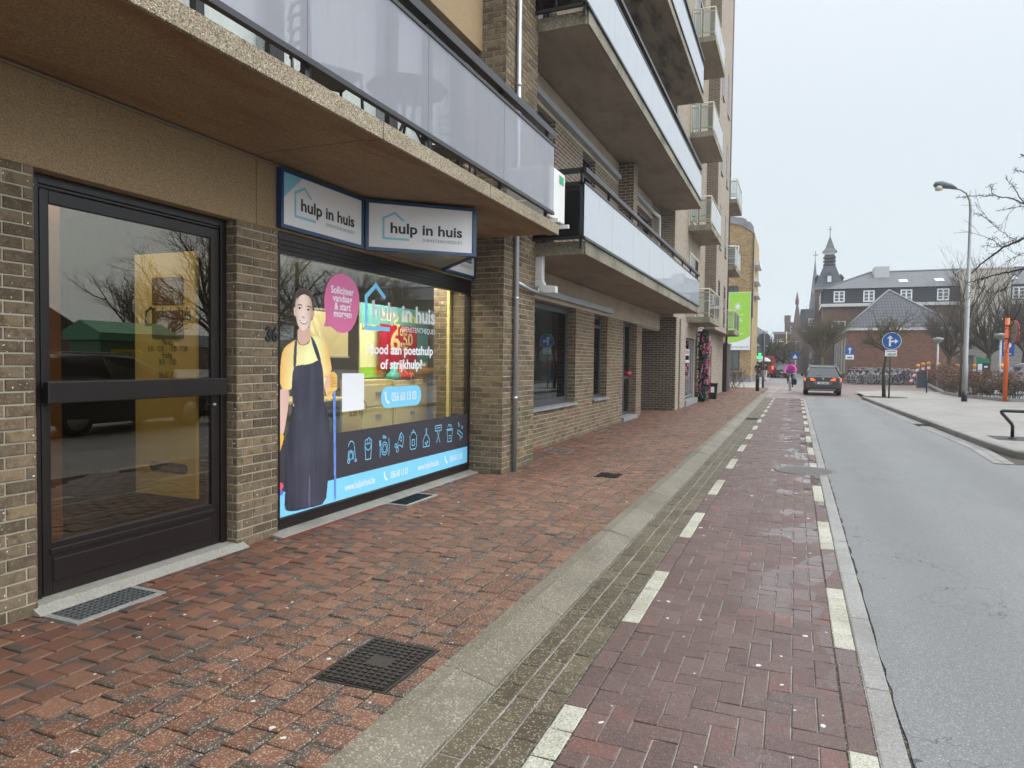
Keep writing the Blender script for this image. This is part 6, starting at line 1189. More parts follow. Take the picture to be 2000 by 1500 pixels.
for i in range(60):
    z = R_.uniform(.35, 2.5); t = R_.uniform(-1.9, 1.2); c = Vector((-3.36+math.cos(t)*.24, 27.75+math.sin(t)*.42, z)); m = R_.choice([0, 0, 0, 1, 2])
    for j in range(6): d = Vector((math.cos(j*1.05)*.3+.4, math.sin(j*1.05), math.cos(j*1.05+.6))).normalized()*R_.uniform(.09, .16); n_ = d.cross(Vector((0, 0, 1))).normalized()*.035; fl.add([c, c+d*.5+n_, c+d, c+d*.5-n_], [(0, 1, 2, 3)], m)
part(lf, 'foliage', [plain('garland leaf a', (.012, .045, .022), .5), plain('garland leaf b', (.02, .07, .03), .5), plain('garland leaf c', (.008, .025, .015), .5)], gl); part(fl, 'flowers', [plain('pink petal', (.72, .12, .34), .5), plain('crimson petal', (.40, .01, .05), .5), plain('white petal', (.75, .6, .65), .5)], gl); mb = MB(); mb.tube([(-3.45, 27.75, 0), (-3.45, 27.75, 2.7)], .05, 6); part(mb, 'stem', M_BLACK, gl)
ac = empty('air_conditioner', (-3.1, 8.85, 3.3), 'white outdoor air conditioner unit on the balcony end', 'air conditioner'); mb = MB(); mb.box(-3.62, -2.95, 8.36, 8.95, 3.36, 4.02); part(mb, 'case', M_WHITEP, ac, bevel=.012)
mb = MB()
for i in range(3): mb.box(-3.60, -2.97, 8.355, 8.359, 3.40+i*.2, 3.58+i*.2); 
part(mb, 'grille', plain('grey grille', (.33, .32, .30), .6), ac); mb = MB(); mb.box(-2.949, -2.946, 8.70, 8.88, 3.86, 3.97); part(mb, 'green_label', plain('green label', (.02, .32, .15), .5), ac); mb = MB(); mb.box(-3.7, -2.86, 8.4, 8.44, 3.29, 3.34); mb.box(-3.7, -2.86, 8.84, 8.88, 3.29, 3.34); part(mb, 'bracket', M_WHITEP, ac)
# bistro table and chairs behind the milky glass
M_TBL = plain('dark garden metal', (.03, .035, .045), .4)
def g_table(x, y, z, lb):
    t_ = empty('bistro_table', (x, y, z), lb, 'table'); mb = MB(); mb.lathe([(.34, .68), (.36, .70), (.34, .715)], (x, y, z), 28); part(mb, 'table_top', M_TBL, t_)
    for k in range(3): mb = MB(); t = k*2.09+.4; mb.tube([(x+.07*math.cos(t), y+.07*math.sin(t), z+.68), (x+.05*math.cos(t), y+.05*math.sin(t), z+.4), (x+.26*math.cos(t), y+.26*math.sin(t), z)], .014, 6); part(mb, 'leg', M_TBL, t_)
def g_chair(x, y, z, a, lb):
    t_ = empty('garden_chair', (x, y, z), lb, 'chair', 'garden chairs on the near balcony'); ca, sa = math.cos(a), math.sin(a); T = lambda p: (x+p[0]*ca-p[1]*sa, y+p[0]*sa+p[1]*ca, z+p[2])
    mb = MB(); mb.prism([T((-.2, -.2, .43)), T((.2, -.2, .43)), T((.2, .2, .43)), T((-.2, .2, .43))], (0, 0, .025)); part(mb, 'seat', M_TBL, t_)
    mb = MB()
    for zz in (.6, .7, .8, .88): mb.tube([T((-.2, .2+.06*(zz-.43), zz)), T((0, .24+.06*(zz-.43), zz+.02)), T((.2, .2+.06*(zz-.43), zz))], .014, 6)
    part(mb, 'backrest', M_TBL, t_)
    for px, py in ((-.19, -.19), (.19, -.19), (-.19, .2), (.19, .2)): mb = MB(); mb.tube([T((px*1.1, py*1.1, 0)), T((px, py, .44)), T((px, py*1.05, .44 if py < 0 else .9))], .012, 6); part(mb, 'leg', M_TBL, t_)
g_table(-3.25, 5.35, 3.2, 'round dark bistro table behind the milky balcony glass'); g_chair(-3.35, 4.35, 3.2, 2.6, 'dark garden chair left of the bistro table'); g_chair(-3.3, 6.35, 3.2, .3, 'dark garden chair right of the bistro table')
# ================================================================== bicycles
M_TYRE = plain('black rubber', (.014, .014, .015), .7); M_CHR = plain('chrome', (.36, .37, .38), .3, metal=.5)
def bicycle(name, loc, rz, frame_mat, label, cat='bicycle', group=None):
    b = empty(name, (0, 0, 0)); 
    for yy in (.54, -.54):
        mb = MB(); mb.tube([(0, yy+.33*math.cos(t), .345+.33*math.sin(t)) for t in [2*math.pi*i/24 for i in range(25)]], .019, 6); w_ = part(mb, 'wheel', M_TYRE, b); mb = MB(); mb.tube([(0, yy+.302*math.cos(t), .345+.302*math.sin(t)) for t in [2*math.pi*i/24 for i in range(25)]], .016, 4)
        for i in range(10): t = 2*math.pi*i/10; mb.tube([(0, yy, .345), (0, yy+.3*math.cos(t), .345+.3*math.sin(t))], .003, 3)
        part(mb, 'rim', M_CHR, w_)
    mb = MB(); hd, bb_, st_, rw_ = (0, -.36, .84), (0, .06, .30), (0, .20, .80), (0, .54, .345)
    for a, c in ((hd, bb_), (bb_, st_), (st_, rw_), (bb_, rw_), ((0, -.33, .76), (0, .16, .62))): mb.tube([a, c], .018, 6)
    mb.tube([hd, (0, -.42, .62), (.04, -.54, .345)], .014, 6); mb.tube([hd, (0, -.42, .62), (-.04, -.54, .345)], .014, 6); part(mb, 'frame', frame_mat, b)
    mb = MB(); mb.tube([(-.29, -.18, 1.02), (-.27, -.30, 1.04), (-.08, -.34, 1.0), (.08, -.34, 1.0), (.27, -.30, 1.04), (.29, -.18, 1.02)], .013, 6); mb.tube([hd, (0, -.34, 1.0)], .014, 6); part(mb, 'handlebar', M_CHR, b)
    mb = MB(); mb.lathe([(.02, -.03), (.10, -.01), (.11, .02), (.05, .05)], (0, .26, .95), 10); mb.tube([st_, (0, .25, .94)], .014, 6); part(mb, 'saddle', M_TYRE, b)
    mb = MB(); mb.tube([(0, .54+.38*math.cos(t), .345+.38*math.sin(t)) for t in [.1+i*.25 for i in range(12)]], .02, 4); part(mb, 'mudguard', M_TYRE, b)
    b.location = loc; b.rotation_euler = (0, 0, rz); tag(b, label, cat, group); return b
M_BKD = plain('dark bicycle frame', (.02, .022, .025), .35); M_BKW = plain('silver bicycle frame', (.5, .5, .5), .35)
bk = bicycle('bicycle', (4.6, 63.5, .0), 1.2, M_BKD, 'dark bicycle leaning in the packed rack before the brick pavilion', group='bicycles racked at the pavilion')
bk2 = bicycle('bicycle', (4.3, 62.6, .0), 1.0, M_BKW, 'silver-framed bicycle in the packed rack before the brick pavilion', group='bicycles racked at the pavilion')
for b in (bk, bk2): b.scale = (1.12,)*3
k_n = 0
for row, (y0, n) in enumerate(((62.2, 12), (63.6, 12), (64.9, 10))):
    for i in range(n):
        if row == 1 and i == 0: continue
        src = bk if R_.random() < .6 else bk2; c = copy_tree(src); c.location = (4.5+i*.37+R_.uniform(-.1, .1)+row*.15, y0+R_.uniform(-.2, .2), .0); c.rotation_euler = (R_.uniform(-.12, .12), 0, R_.choice([0.5, 1.1, 1.3, 2.4, -.7])+R_.uniform(-.2, .2)); c.scale = (1.12, 1.12, 1.12+.08*row)
        k_n += 1
# ================================================================== car
M_CARP = plain('dark grey car paint', (.055, .062, .060), .2, metal=.2, var=.05, spec=.7); M_CGL = plain('car glass', (.018, .022, .026), .05, spec=.9, var=.1); M_CBLK = plain('black car plastic', (.012, .012, .013), .5); M_TAIL = emit('lit tail lamp', (1, .10, .03), 3.0); M_TAILR = plain('red lens', (.35, .01, .01), .15, spec=.8)
def loft(mb, secs, mi=0, smooth=True, caps=True):
    n = len(secs[0]); v = [p for s in secs for p in s]; mb.add(v, [(i*n+j, i*n+(j+1) % n, (i+1)*n+(j+1) % n, (i+1)*n+j) for i in range(len(secs)-1) for j in range(n)], mi, smooth)
    if caps: mb.add(secs[0], [tuple(range(n))], mi); mb.add(secs[-1], [tuple(range(n))[::-1]], mi)
def car(name, label, loc, rz, paint, lit=True, sc=1.0):
    c = empty(name, (0, 0, 0))
    def ring(y, wb, wm, wt, z0, zm, zt): # half section mirrored
        R2 = [(wb, z0), (wm, z0+.12), (wm+.005, zm), (wt, zt-.03), (wt-.07, zt)]
        return [(x, y, z) for x, z in R2]+[(-x, y, z) for x, z in R2[::-1]]
    secs = [ring(.0, .74, .80, .76, .36, .60, .96), ring(.06, .82, .88, .82, .28, .62, 1.0), ring(.35, .88, .915, .86, .24, .66, 1.02), ring(1.2, .90, .92, .87, .22, .66, 1.0), ring(2.6, .90, .92, .87, .22, .66, .97), ring(3.3, .89, .91, .84, .23, .64, .95), ring(4.1, .84, .86, .74, .28, .58, .82), ring(4.42, .68, .70, .6, .34, .52, .72)]
    mb = MB(); loft(mb, secs); part(mb, 'body', paint, c)
    def cab(y, w, z): return (w, y, z)
    lo = [(.86, .13, .99), (.86, .45, 1.0), (.865, 1.6, .99), (.86, 2.7, .96), (.78, 3.35, .95)]; hi = [(.64, .46, 1.50), (.66, .7, 1.53), (.68, 1.5, 1.555), (.66, 2.2, 1.52), (.62, 2.45, 1.48)]
    mb = MB(); L1 = [(w, y, z) for w, y, z in lo]+[(-w, y, z) for w, y, z in lo[::-1]]; H1 = [(w, y, z) for w, y, z in hi]+[(-w, y, z) for w, y, z in hi[::-1]]; loft(mb, [L1, H1], caps=False, smooth=False); part(mb, 'glazing', M_CGL, c)
    mb = MB(); Hb = [(w+.012, y-(.05 if y < .5 else -.03 if y > 2.4 else 0), z-.03) for w, y, z in hi]; Ht = [(w-.10, y+.02, z+.055) for w, y, z in hi]; A_ = Hb+[(-w, y, z) for w, y, z in Hb[::-1]]; B2 = Ht+[(-w, y, z) for w, y, z in Ht[::-1]]; loft(mb, [A_, B2]); part(mb, 'roof', paint, c)
    for s in (1, -1):
        for k in (0, 2, 3): a, b = lo[k if k else 0], hi[k if k else 0]; mb = MB(); mb.tube([(s*a[0], a[1], a[2]), (s*b[0], b[1], b[2])], .06 if k == 0 else .03, 6); part(mb, 'pillar', paint, c)
    for s in (1, -1):
        mb = MB(); mb.tube([(s*.60, .6, 1.585), (s*.62, .75, 1.63), (s*.63, 2.0, 1.63), (s*.61, 2.15, 1.58)], .016, 6); part(mb, 'roof_rail', M_CHR, c)
        for yy in (.82, 3.5):
            mb = MB(); mb.lathe([(.24, -.11), (.335, -.105), (.345, 0), (.335, .105), (.24, .11)], (s*.80, yy, .335), 22, axis='x'); w_ = part(mb, 'wheel', M_TYRE, c); mb = MB(); mb.lathe([(.22, -.115), (.22, .115), (.05, .12)], (s*.80, yy, .335), 14, axis='x'); part(mb, 'rim', M_CHR, w_)
        mb = MB(); mb.prism([(s*.30, .055, .80), (s*.86, .16, .74), (s*.90, .24, .92), (s*.60, .045, .90)], (0, -.03, 0)); tl = part(mb, 'tail_light', M_TAILR, c); mb = MB(); mb.prism([(s*.34, -.02, .80), (s*.87, .08, .755), (s*.90, .10, .915), (s*.50, -.01, .905)], (0, -.03, 0)); part(mb, 'lamp', M_TAIL if lit else M_TAILR, tl)
        mb = MB(); mb.box(s*.62, s*.80, -.014, -.004, .43, .47); part(mb, 'reflector', M_TAILR, c); mb = MB(); mb.box(s*.92, s*1.06, 2.35, 2.5, .98, 1.12); part(mb, 'mirror', M_CBLK, c, bevel=.03)
    mb = MB(); mb.box(-.80, .80, -.03, .25, .27, .44); part(mb, 'bumper', M_CBLK, c, bevel=.03); mb = MB(); mb.box(-.62, .62, -.04, -.031, .30, .33); part(mb, 'trim_strip', M_CHR, c)
    mb = MB(); mb.prism([(-.5, -.002, .74), (.5, -.002, .74), (.36, -.002, .58), (-.36, -.002, .58)], (0, -.008, 0)); part(mb, 'plate_recess', plain('grey recess', (.16, .17, .17), .3), c); mb = MB(); mb.box(-.26, .26, -.022, -.012, .60, .71); npl = part(mb, 'number_plate', M_WHP, c); mb = MB()
    for x in (-.13, -.07, -.01, .08, .13, .18): mb.box(x-.018, x+.018, -.026, -.023, .625, .685)
    part(mb, 'plate_marks', plain('dark red marks', (.2, .02, .03), .5), npl); mb = MB(); mb.lathe([(.055, -.012), (.055, 0)], (0, -.002, .87), 14, axis='y'); part(mb, 'badge', M_CHR, c); mb = MB(); mb.tube([(.02, .12, 1.01), (-.3, .17, 1.06)], .008, 5); part(mb, 'wiper', M_CBLK, c)
    c.location = loc; c.rotation_euler = (0, 0, rz); c.scale = (sc,)*3; tag(c, label, 'car'); return c
car('parked_car', 'dark grey family car with lit tail lights on the road beyond the cycle path', (1.30, 38.2, ZR), 0, M_CARP, sc=.97)
car('parked_car', 'dark grey car parked behind the hedge at the right edge', (13.0, 43.5, ZP), 1.9, M_CARP, False)
car('parked_car', 'dark car parked across the street, mirrored in the entrance door', (5.4, 8.2, ZR), 0, plain('black parked car paint', (.03, .03, .032), .25), False)
for i, (u, v, yy, m, lb) in enumerate(((1507, 738, 88, M_REDS, 'small red car parked down the street left of the cyclist'), (1521, 738, 86, M_CARP, 'dark car parked down the street left of the cyclist'), (1530, 739, 83, plain('black car paint', (.02, .022, .025), .25), 'black car parked just behind the cyclist'))):
    c = sy(u, v, yy); car('parked_car', lb, (c[0], yy, ZR), .05, m, False)
vn = empty('red_van', (-2.6, 84, ZR), 'red delivery van down the street behind the walkers', 'van'); c = sy(1496, 735, 84); x = c[0]; mb = MB(); mb.prism([(x-.85, 84, .4), (x+.85, 84, .4), (x+.85, 84, 2.0), (x+.7, 84, 2.45), (x-.7, 84, 2.45), (x-.85, 84, 2.0)], (0, 4.5, 0)); part(mb, 'body', plain('red van paint', (.33, .03, .03), .4), vn); mb = MB(); mb.box(x-.6, x+.6, 83.96, 83.99, 1.45, 2.15); part(mb, 'window', M_CGL, vn)
for s in (-.7, .7): mb = MB(); mb.lathe([(.34, -.12), (.34, .12)], (x+s, 84.7, .3), 14, axis='x'); part(mb, 'wheel', M_TYRE, vn); mb = MB(); mb.box(x+s-.08, x+s+.08, 83.95, 83.99, .9, 1.3); part(mb, 'tail_light', M_TAIL, vn)
# ================================================================== people
def skin_mesh(name, pts, edges, mat, parent, root=0, sub=2):
    """pts: list of (x, y, z, r)"""
    me = bpy.data.meshes.new(name); me.from_pydata([p[:3] for p in pts], edges, []); me.materials.append(mat); o = bpy.data.objects.new(name, me); COL.objects.link(o); o.parent = parent
    sk = o.modifiers.new('skin', 'SKIN'); sk.use_smooth_shade = True
    for i, p in enumerate(pts): r = p[3] if isinstance(p[3], tuple) else (p[3], p[3]); me.skin_vertices[0].data[i].radius = r; me.skin_vertices[0].data[i].use_root = (i == root)
    s = o.modifiers.new('sub', 'SUBSURF'); s.levels = s.render_levels = sub; return o
M_SKIN = plain('skin', (.48, .27, .20), .5, var=.08); M_DKCL = plain('dark trousers', (.022, .023, .028), .8); M_MAG = plain('magenta jacket', (.60, .035, .36), .6, var=.15); M_BLKC = plain('black coat', (.016, .015, .018), .8); M_BRNC = plain('brown coat', (.07, .045, .03), .8)
def person(label, J, jacket, trousers, shoe, hair, hood=None, coat_len=0, group=None):
    """J: joints by name in local space; +x is the person's left when facing -y"""
    p = empty('person', (0, 0, 0)); P, E, ix = [], [], {}
    def v(n, r): ix[n] = len(P); P.append((*J[n], r)); return ix[n]
    v('pelvis', (.13, .10)); v('waist', (.115, .09)); v('chest', (.15, .11)); v('neck', .05); v('chin', .062); v('head', (.078, .092)); v('crown', .06)
    for a, b in (('pelvis', 'waist'), ('waist', 'chest'), ('chest', 'neck'), ('neck', 'chin'), ('chin', 'head'), ('head', 'crown')): E.append((ix[a], ix[b]))
    for s in 'lr':
        v('sh'+s, .055); v('el'+s, .04); v('wr'+s, .028); v('ha'+s, (.036, .022)); v('hip'+s, .085); v('kn'+s, .055); v('an'+s, .038); v('to'+s, (.04, .03))
        for a, b in (('chest', 'sh'), ('sh', 'el'), ('el', 'wr'), ('wr', 'ha'), ('pelvis', 'hip'), ('hip', 'kn'), ('kn', 'an'), ('an', 'to')): E.append((ix[a if a in ix and a in ('chest', 'pelvis') else a+s], ix[b+s]))
    skin_mesh('body', P, E, M_SKIN, p)
    for s in 'lr':   # fingers, each its own short chain rooted in the palm
        h, w_ = Vector(J['ha'+s]), Vector(J['wr'+s]); d = (h-w_).normalized(); sd_ = d.cross(Vector((0, 0, 1)) if abs(d.z) < .9 else Vector((0, 1, 0))).normalized()
        mb = MB()
        for k in range(4): b0 = h+d*.02+sd_*(k-1.5)*.018; mb.tube([b0, b0+d*(.03+.004*(k in (1, 2)))+Vector((0, 0, -.01)), b0+d*.045+Vector((0, 0, -.035))], [.009, .008, .006], 6)
        b0 = h-d*.02+sd_*.03; mb.tube([b0, b0+sd_*.025+d*.02, b0+sd_*.02+d*.045], [.01, .009, .007], 6); o = mb.build('fingers', M_SKIN); o.parent = p
    # clothing
    def L(n, r, dz=0): q = J[n]; return (q[0], q[1], q[2]+dz, r)
    jp = [L('pelvis', (.165+.02*(coat_len > 0), .135)), L('waist', (.15, .12)), L('chest', (.185, .145)), (*(Vector(J['chest'])*.35+Vector(J['neck'])*.65), .085)]; je = [(0, 1), (1, 2), (2, 3)]
    for s in 'lr': b = len(jp); jp += [L('sh'+s, .082), L('el'+s, .066), (*(Vector(J['el'+s])*.12+Vector(J['wr'+s])*.88), .05)]; je += [(2, b), (b, b+1), (b+1, b+2)]
    if coat_len: jp.append((J['pelvis'][0], J['pelvis'][1], J['pelvis'][2]-coat_len, (.20, .16))); je.append((0, len(jp)-1))
    skin_mesh('jacket', jp, je, jacket, p, root=1)
    tp = [L('pelvis', (.155, .125))]; te = []
    for s in 'lr': b = len(tp); tp += [L('hip'+s, .10), L('kn'+s, .072), (*(Vector(J['kn'+s])*.08+Vector(J['an'+s])*.92), .055)]; te += [(0, b), (b, b+1), (b+1, b+2)]
    skin_mesh('trousers', tp, te, trousers, p)
    for s in 'lr': skin_mesh('shoe', [L('an'+s, .048), L('to'+s, (.048, .035)), (J['to'+s][0], J['to'+s][1]*1+(J['to'+s][1]-J['an'+s][1])*.4, J['to'+s][2], .03)], [(0, 1), (1, 2)], shoe, p)
    hc = Vector(J['head']); f = Vector((0, -1, 0)) if J.get('face', -1) < 0 else Vector((0, 1, 0))
    mb = MB(); mb.lathe([(.02, .135), (.07, .12), (.10, .06), (.108, 0), (.10, -.07), (.085, -.10)], hc-f*.025+Vector((0, 0, .01)), 14); o = mb.build('hood' if hood else 'hair', hood or hair); o.parent = p
    mb = MB(); fc = hc+f*.088
    if True: mb.lathe([(.006, -.01), (.016, 0), (.012, .03), (.004, .05)], fc+Vector((0, 0, -.03)), 8); o = mb.build('nose', M_SKIN); o.parent = p
    mb = MB()
    for s in (-.034, .034): mb.lathe([(.003, -.008), (.012, 0), (.003, .008)], fc+Vector((s, 0, .012)), 8)
    mb.box(fc.x-.028, fc.x+.028, fc.y-.004, fc.y+.004, fc.z-.062, fc.z-.052); o = mb.build('eyes_and_mouth', M_INK); o.parent = p
    tag(p, label, 'person', group); return p
cyx, cyy = -.27, 44.3
bicycle('bicycle', (cyx, cyy, ZR), -.06, M_BKW, 'silver city bicycle ridden by the person in the pink jacket')
J = dict(pelvis=(0, .26, 1.06), waist=(0, .22, 1.22), chest=(0, .14, 1.42), neck=(0, .08, 1.56), chin=(0, .02, 1.62), head=(0, .03, 1.70), crown=(0, .04, 1.78), shl=(.17, .12, 1.46), ell=(.30, -.02, 1.24), wrl=(.29, -.17, 1.09), hal=(.285, -.22, 1.06), shr=(-.17, .12, 1.46), elr=(-.30, -.02, 1.24), wrr=(-.29, -.17, 1.09), har=(-.285, -.22, 1.06),
         hipl=(.10, .24, 1.0), knl=(.13, -.08, .72), anl=(.13, .08, .28), tol=(.13, -.06, .22), hipr=(-.10, .24, 1.0), knr=(-.13, -.16, .86), anr=(-.13, .0, .50), tor=(-.13, -.13, .45))
pp_ = person('cyclist in a magenta hooded jacket and dark trousers riding towards the camera', J, M_MAG, M_DKCL, M_BLKC, M_BLKC, hood=plain('magenta hood', (.10, .03, .05), .7)); pp_.location = (cyx, cyy, ZR); pp_.rotation_euler = (0, 0, -.06)
bg_ = empty('pannier_bag', (cyx+.33, cyy+.4, .45), 'black bag hanging at the side of the ridden bicycle', 'bag'); mb = MB(); mb.box(cyx+.16, cyx+.36, cyy+.35, cyy+.65, .28, .62); part(mb, 'body', M_BLKC, bg_, bevel=.05); mb = MB(); mb.box(cyx+.2, cyx+.3, cyy+.4, cyy+.6, .62, .66); part(mb, 'flap', M_BLKC, bg_)
bk_ = empty('basket', (cyx-.3, cyy-.1, .8), 'small dark red box on the handlebar of the ridden bicycle', 'basket'); mb = MB(); mb.box(cyx-.42, cyx-.22, cyy-.3, cyy-.05, .78, .98); part(mb, 'box', plain('dark red box', (.15, .02, .03), .6), bk_, bevel=.02); mb = MB(); mb.box(cyx-.43, cyx-.21, cyy-.31, cyy-.04, .981, 1.0); part(mb, 'rim', M_BLACK, bk_)
def stand(step=.0, arms=.0): return dict(pelvis=(0, 0, .95), waist=(0, 0, 1.1), chest=(0, .01, 1.33), neck=(0, 0, 1.48), chin=(0, -.02, 1.53), head=(0, -.01, 1.61), crown=(0, 0, 1.69), shl=(.18, .01, 1.38), ell=(.24, .03+arms, 1.1), wrl=(.23, -.06+arms, .88), hal=(.22, -.08+arms, .80), shr=(-.18, .01, 1.38), elr=(-.24, .03-arms, 1.1), wrr=(-.23, -.06-arms, .88), har=(-.22, -.08-arms, .80), hipl=(.09, 0, .9), knl=(.10, -.04-step*.6, .5), anl=(.10, .03-step, .09), tol=(.11, -.12-step, .04), hipr=(-.09, 0, .9), knr=(-.10, -.02+step*.5, .5), anr=(-.10, .05+step, .09), tor=(-.11, -.10+step, .04))
a = sy(1480, 742, 66); p1 = person('walker in a long black coat left of the reversed road sign', stand(.18, .1), M_BLKC, M_DKCL, M_BLKC, plain('dark hair', (.02, .015, .012), .6), coat_len=.25); p1.location = (a[0], 66, 0); p1.rotation_euler = (0, 0, 2.6)
a = sy(1494, 742, 64); p2 = person('walker in a brown coat with pale trousers under an umbrella', stand(.2, .05), M_BRNC, plain('pale trousers', (.55, .52, .5), .8), M_BLKC, plain('dark hair b', (.03, .02, .015), .6)); p2.location = (a[0], 64, 0); p2.rotation_euler = (0, 0, 2.9)
ux_ = a[0]-.15; um = empty('umbrella', (ux_, 64, 1.0), 'pale grey umbrella held open over the brown-coated walker', 'umbrella'); mb = MB(); mb.lathe([(.62, 1.75), (.5, 1.92), (.3, 2.05), (.02, 2.12)], (ux_, 64, 0), 12, smooth=False); part(mb, 'canopy', plain('umbrella cloth', (.45, .46, .45), .6), um); mb = MB(); mb.tube([(ux_-.07, 64, .86), (ux_, 64, 2.15)], .01, 5); part(mb, 'handle', M_BLACK, um)
# ================================================================== trees, hedge, planting
def bark(name, c): return plain(name, c, .85, var=.25, vs=6)
M_BARK = bark('brown bark', (.075, .058, .042)); M_BARKR = bark('reddish bark', (.10, .055, .04)); M_TWIG = bark('grey brown twigs', (.10, .082, .06)); M_TWIGO = bark('olive twigs', (.115, .10, .055)); M_BARKD = bark('dark wet bark', (.022, .018, .014)); M_BARKG = bark('mossy bark', (.06, .062, .035))
def grow(rng, p, d, ln, r, lev, maxl, out, spread, up, nb, seg=3, shrink=.68, wob=.12):
    """branch as tapered polyline; children leave along its length"""
    pts = [p]; rs = [r]; q = p.copy(); dd = d.copy()
    for i in range(seg):
        dd = (dd+Vector((rng.gauss(0, wob), rng.gauss(0, wob), rng.gauss(0, wob)+up*.12))).normalized(); q = q+dd*ln/seg; pts.append(q.copy()); rs.append(max(.0035, r*(1-.62*(i+1)/seg)))
    out.append((pts, rs, lev))
    if lev >= maxl: return
    for k in range(nb[lev]):
        t = .25+.75*(k+rng.random())/nb[lev]; i = min(seg-1, int(t*seg)); f = t*seg-i; b = pts[i].lerp(pts[i+1], min(1, f)); axis = (pts[i+1]-pts[i]).normalized()
        a = Vector((rng.gauss(0, 1), rng.gauss(0, 1), rng.gauss(0, 1))); a = (a-axis*a.dot(axis)).normalized(); c = (axis*math.cos(spread[lev])+a*math.sin(spread[lev])+Vector((0, 0, up*.25))).normalized()
        grow(rng, b, c, ln*shrink*(.7+.5*rng.random())*(1.1-.35*t), max(.0035, rs[i]*.55), lev+1, maxl, out, spread, up, nb, seg, shrink, wob)
def tree(name, label, loc, trunk_h, r, first, n1, L1, nb, spread, up, maxl, seed, mats, group=None, trunk_pts=None, droop=0, shrink=.68, thick=1.0):
    rng = random.Random(seed); t = empty(name, loc, label, 'tree', group); L = Vector(loc)
    tp = [L, L+Vector((rng.gauss(0, .03), rng.gauss(0, .03), trunk_h*.5)), L+Vector((rng.gauss(0, .05), rng.gauss(0, .05), trunk_h))]; mb = MB(); mb.tube(tp, [r*1.15, r*.9, r*.75], 9); part(mb, 'trunk', mats[0], t)
    out = []
    for k in range(n1):
        a = k*2.399+rng.random()*.5; tilt = first*(.55+.55*rng.random()) if k else .1; d = Vector((math.sin(tilt)*math.cos(a), math.sin(tilt)*math.sin(a), math.cos(tilt)))
        grow(rng, tp[-1]-Vector((0, 0, trunk_h*.12*rng.random())), d, L1*(.8+.35*rng.random()), r*.5, 0, maxl, out, spread, up, nb, shrink=shrink)
    mb = MB()
    for pts, rs, lev in out: mb.tube(pts, [x*thick for x in rs], 6 if lev == 0 else (4 if lev == 1 else 3), cap=False)
    part(mb, 'crown', mats[1], t); return t, out
# round pollards
x = sy(1605, 712, 57)[0]; tree('pollard_tree', 'olive-twigged bare pollard tree behind the grey car', (x, 57, 0), 2.2, .17, .75, 15, 2.1, (7, 5, 3), (.45, .4, .4), .5, 3, 3, (M_BARKG, M_TWIGO), 'round-crowned bare trees', thick=1.2)
x = sy(1853, 712, 56)[0]; tree('pollard_tree', 'bare round-crowned tree left of the street lamp', (x, 56, 0), 2.3, .17, .95, 15, 2.5, (7, 4, 3), (.42, .4, .4), .45, 3, 5, (M_BARK, M_TWIG), 'round-crowned bare trees', thick=1.1)
x = sy(1930, 712, 55)[0]; tree('pollard_tree', 'bare round-crowned tree between the street lamp and the orange post', (x, 55, 0), 2.5, .18, .9, 16, 2.9, (7, 4, 3), (.42, .4, .4), .5, 3, 8, (M_BARK, M_TWIG), 'round-crowned bare trees', thick=1.1)
x = sy(2000, 712, 54)[0]; tree('pollard_tree', 'bare round-crowned tree at the right edge behind the orange post', (x, 54, 0), 2.6, .18, .9, 14, 3.0, (6, 4, 3), (.42, .4, .4), .5, 3, 11, (M_BARK, M_TWIG), 'round-crowned bare trees', thick=1.1)
# tall slim tree with reddish trunk right behind the lamp post
x = sy(1879, 712, 38)[0]; tree('slim_tree', 'tall slim bare tree with reddish trunk just behind the street lamp', (x, 38, 0), 2.6, .10, .55, 6, 2.9, (5, 4, 3), (.5, .5, .5), .5, 3, 21, (M_BARKR, M_TWIG), thick=1.0)
# small mossy tree by the round sign, with stubby spurs
t, out = tree('small_tree', 'small mossy tree with olive spurs behind the round blue sign', (3.78, 35.6, ZP), 2.3, .075, 1.0, 8, 1.25, (6, 4), (.65, .8), .25, 2, 36, (M_BARKG, M_TWIGO), thick=1.3); rng = random.Random(4); mb = MB()
for pts, rs, lev in out:
    for p in pts[1:]:
        for k in range(3): d = Vector((rng.gauss(0, 1), rng.gauss(0, 1), rng.gauss(0, 1))).normalized(); mb.tube([p, p+d*rng.uniform(.03, .09)], [.008, .006], 3, cap=False)
part(mb, 'spurs', M_TWIGO, t)
mb = MB(); mb.lathe([(.9, -.004), (.9, .004)], (3.85, 35.5, ZP), 24); tag(mb.build('tree_pit', plain('tree pit soil', (.07, .06, .05), .9)), 'round dark tree pit at the foot of the small mossy tree', 'tree pit')
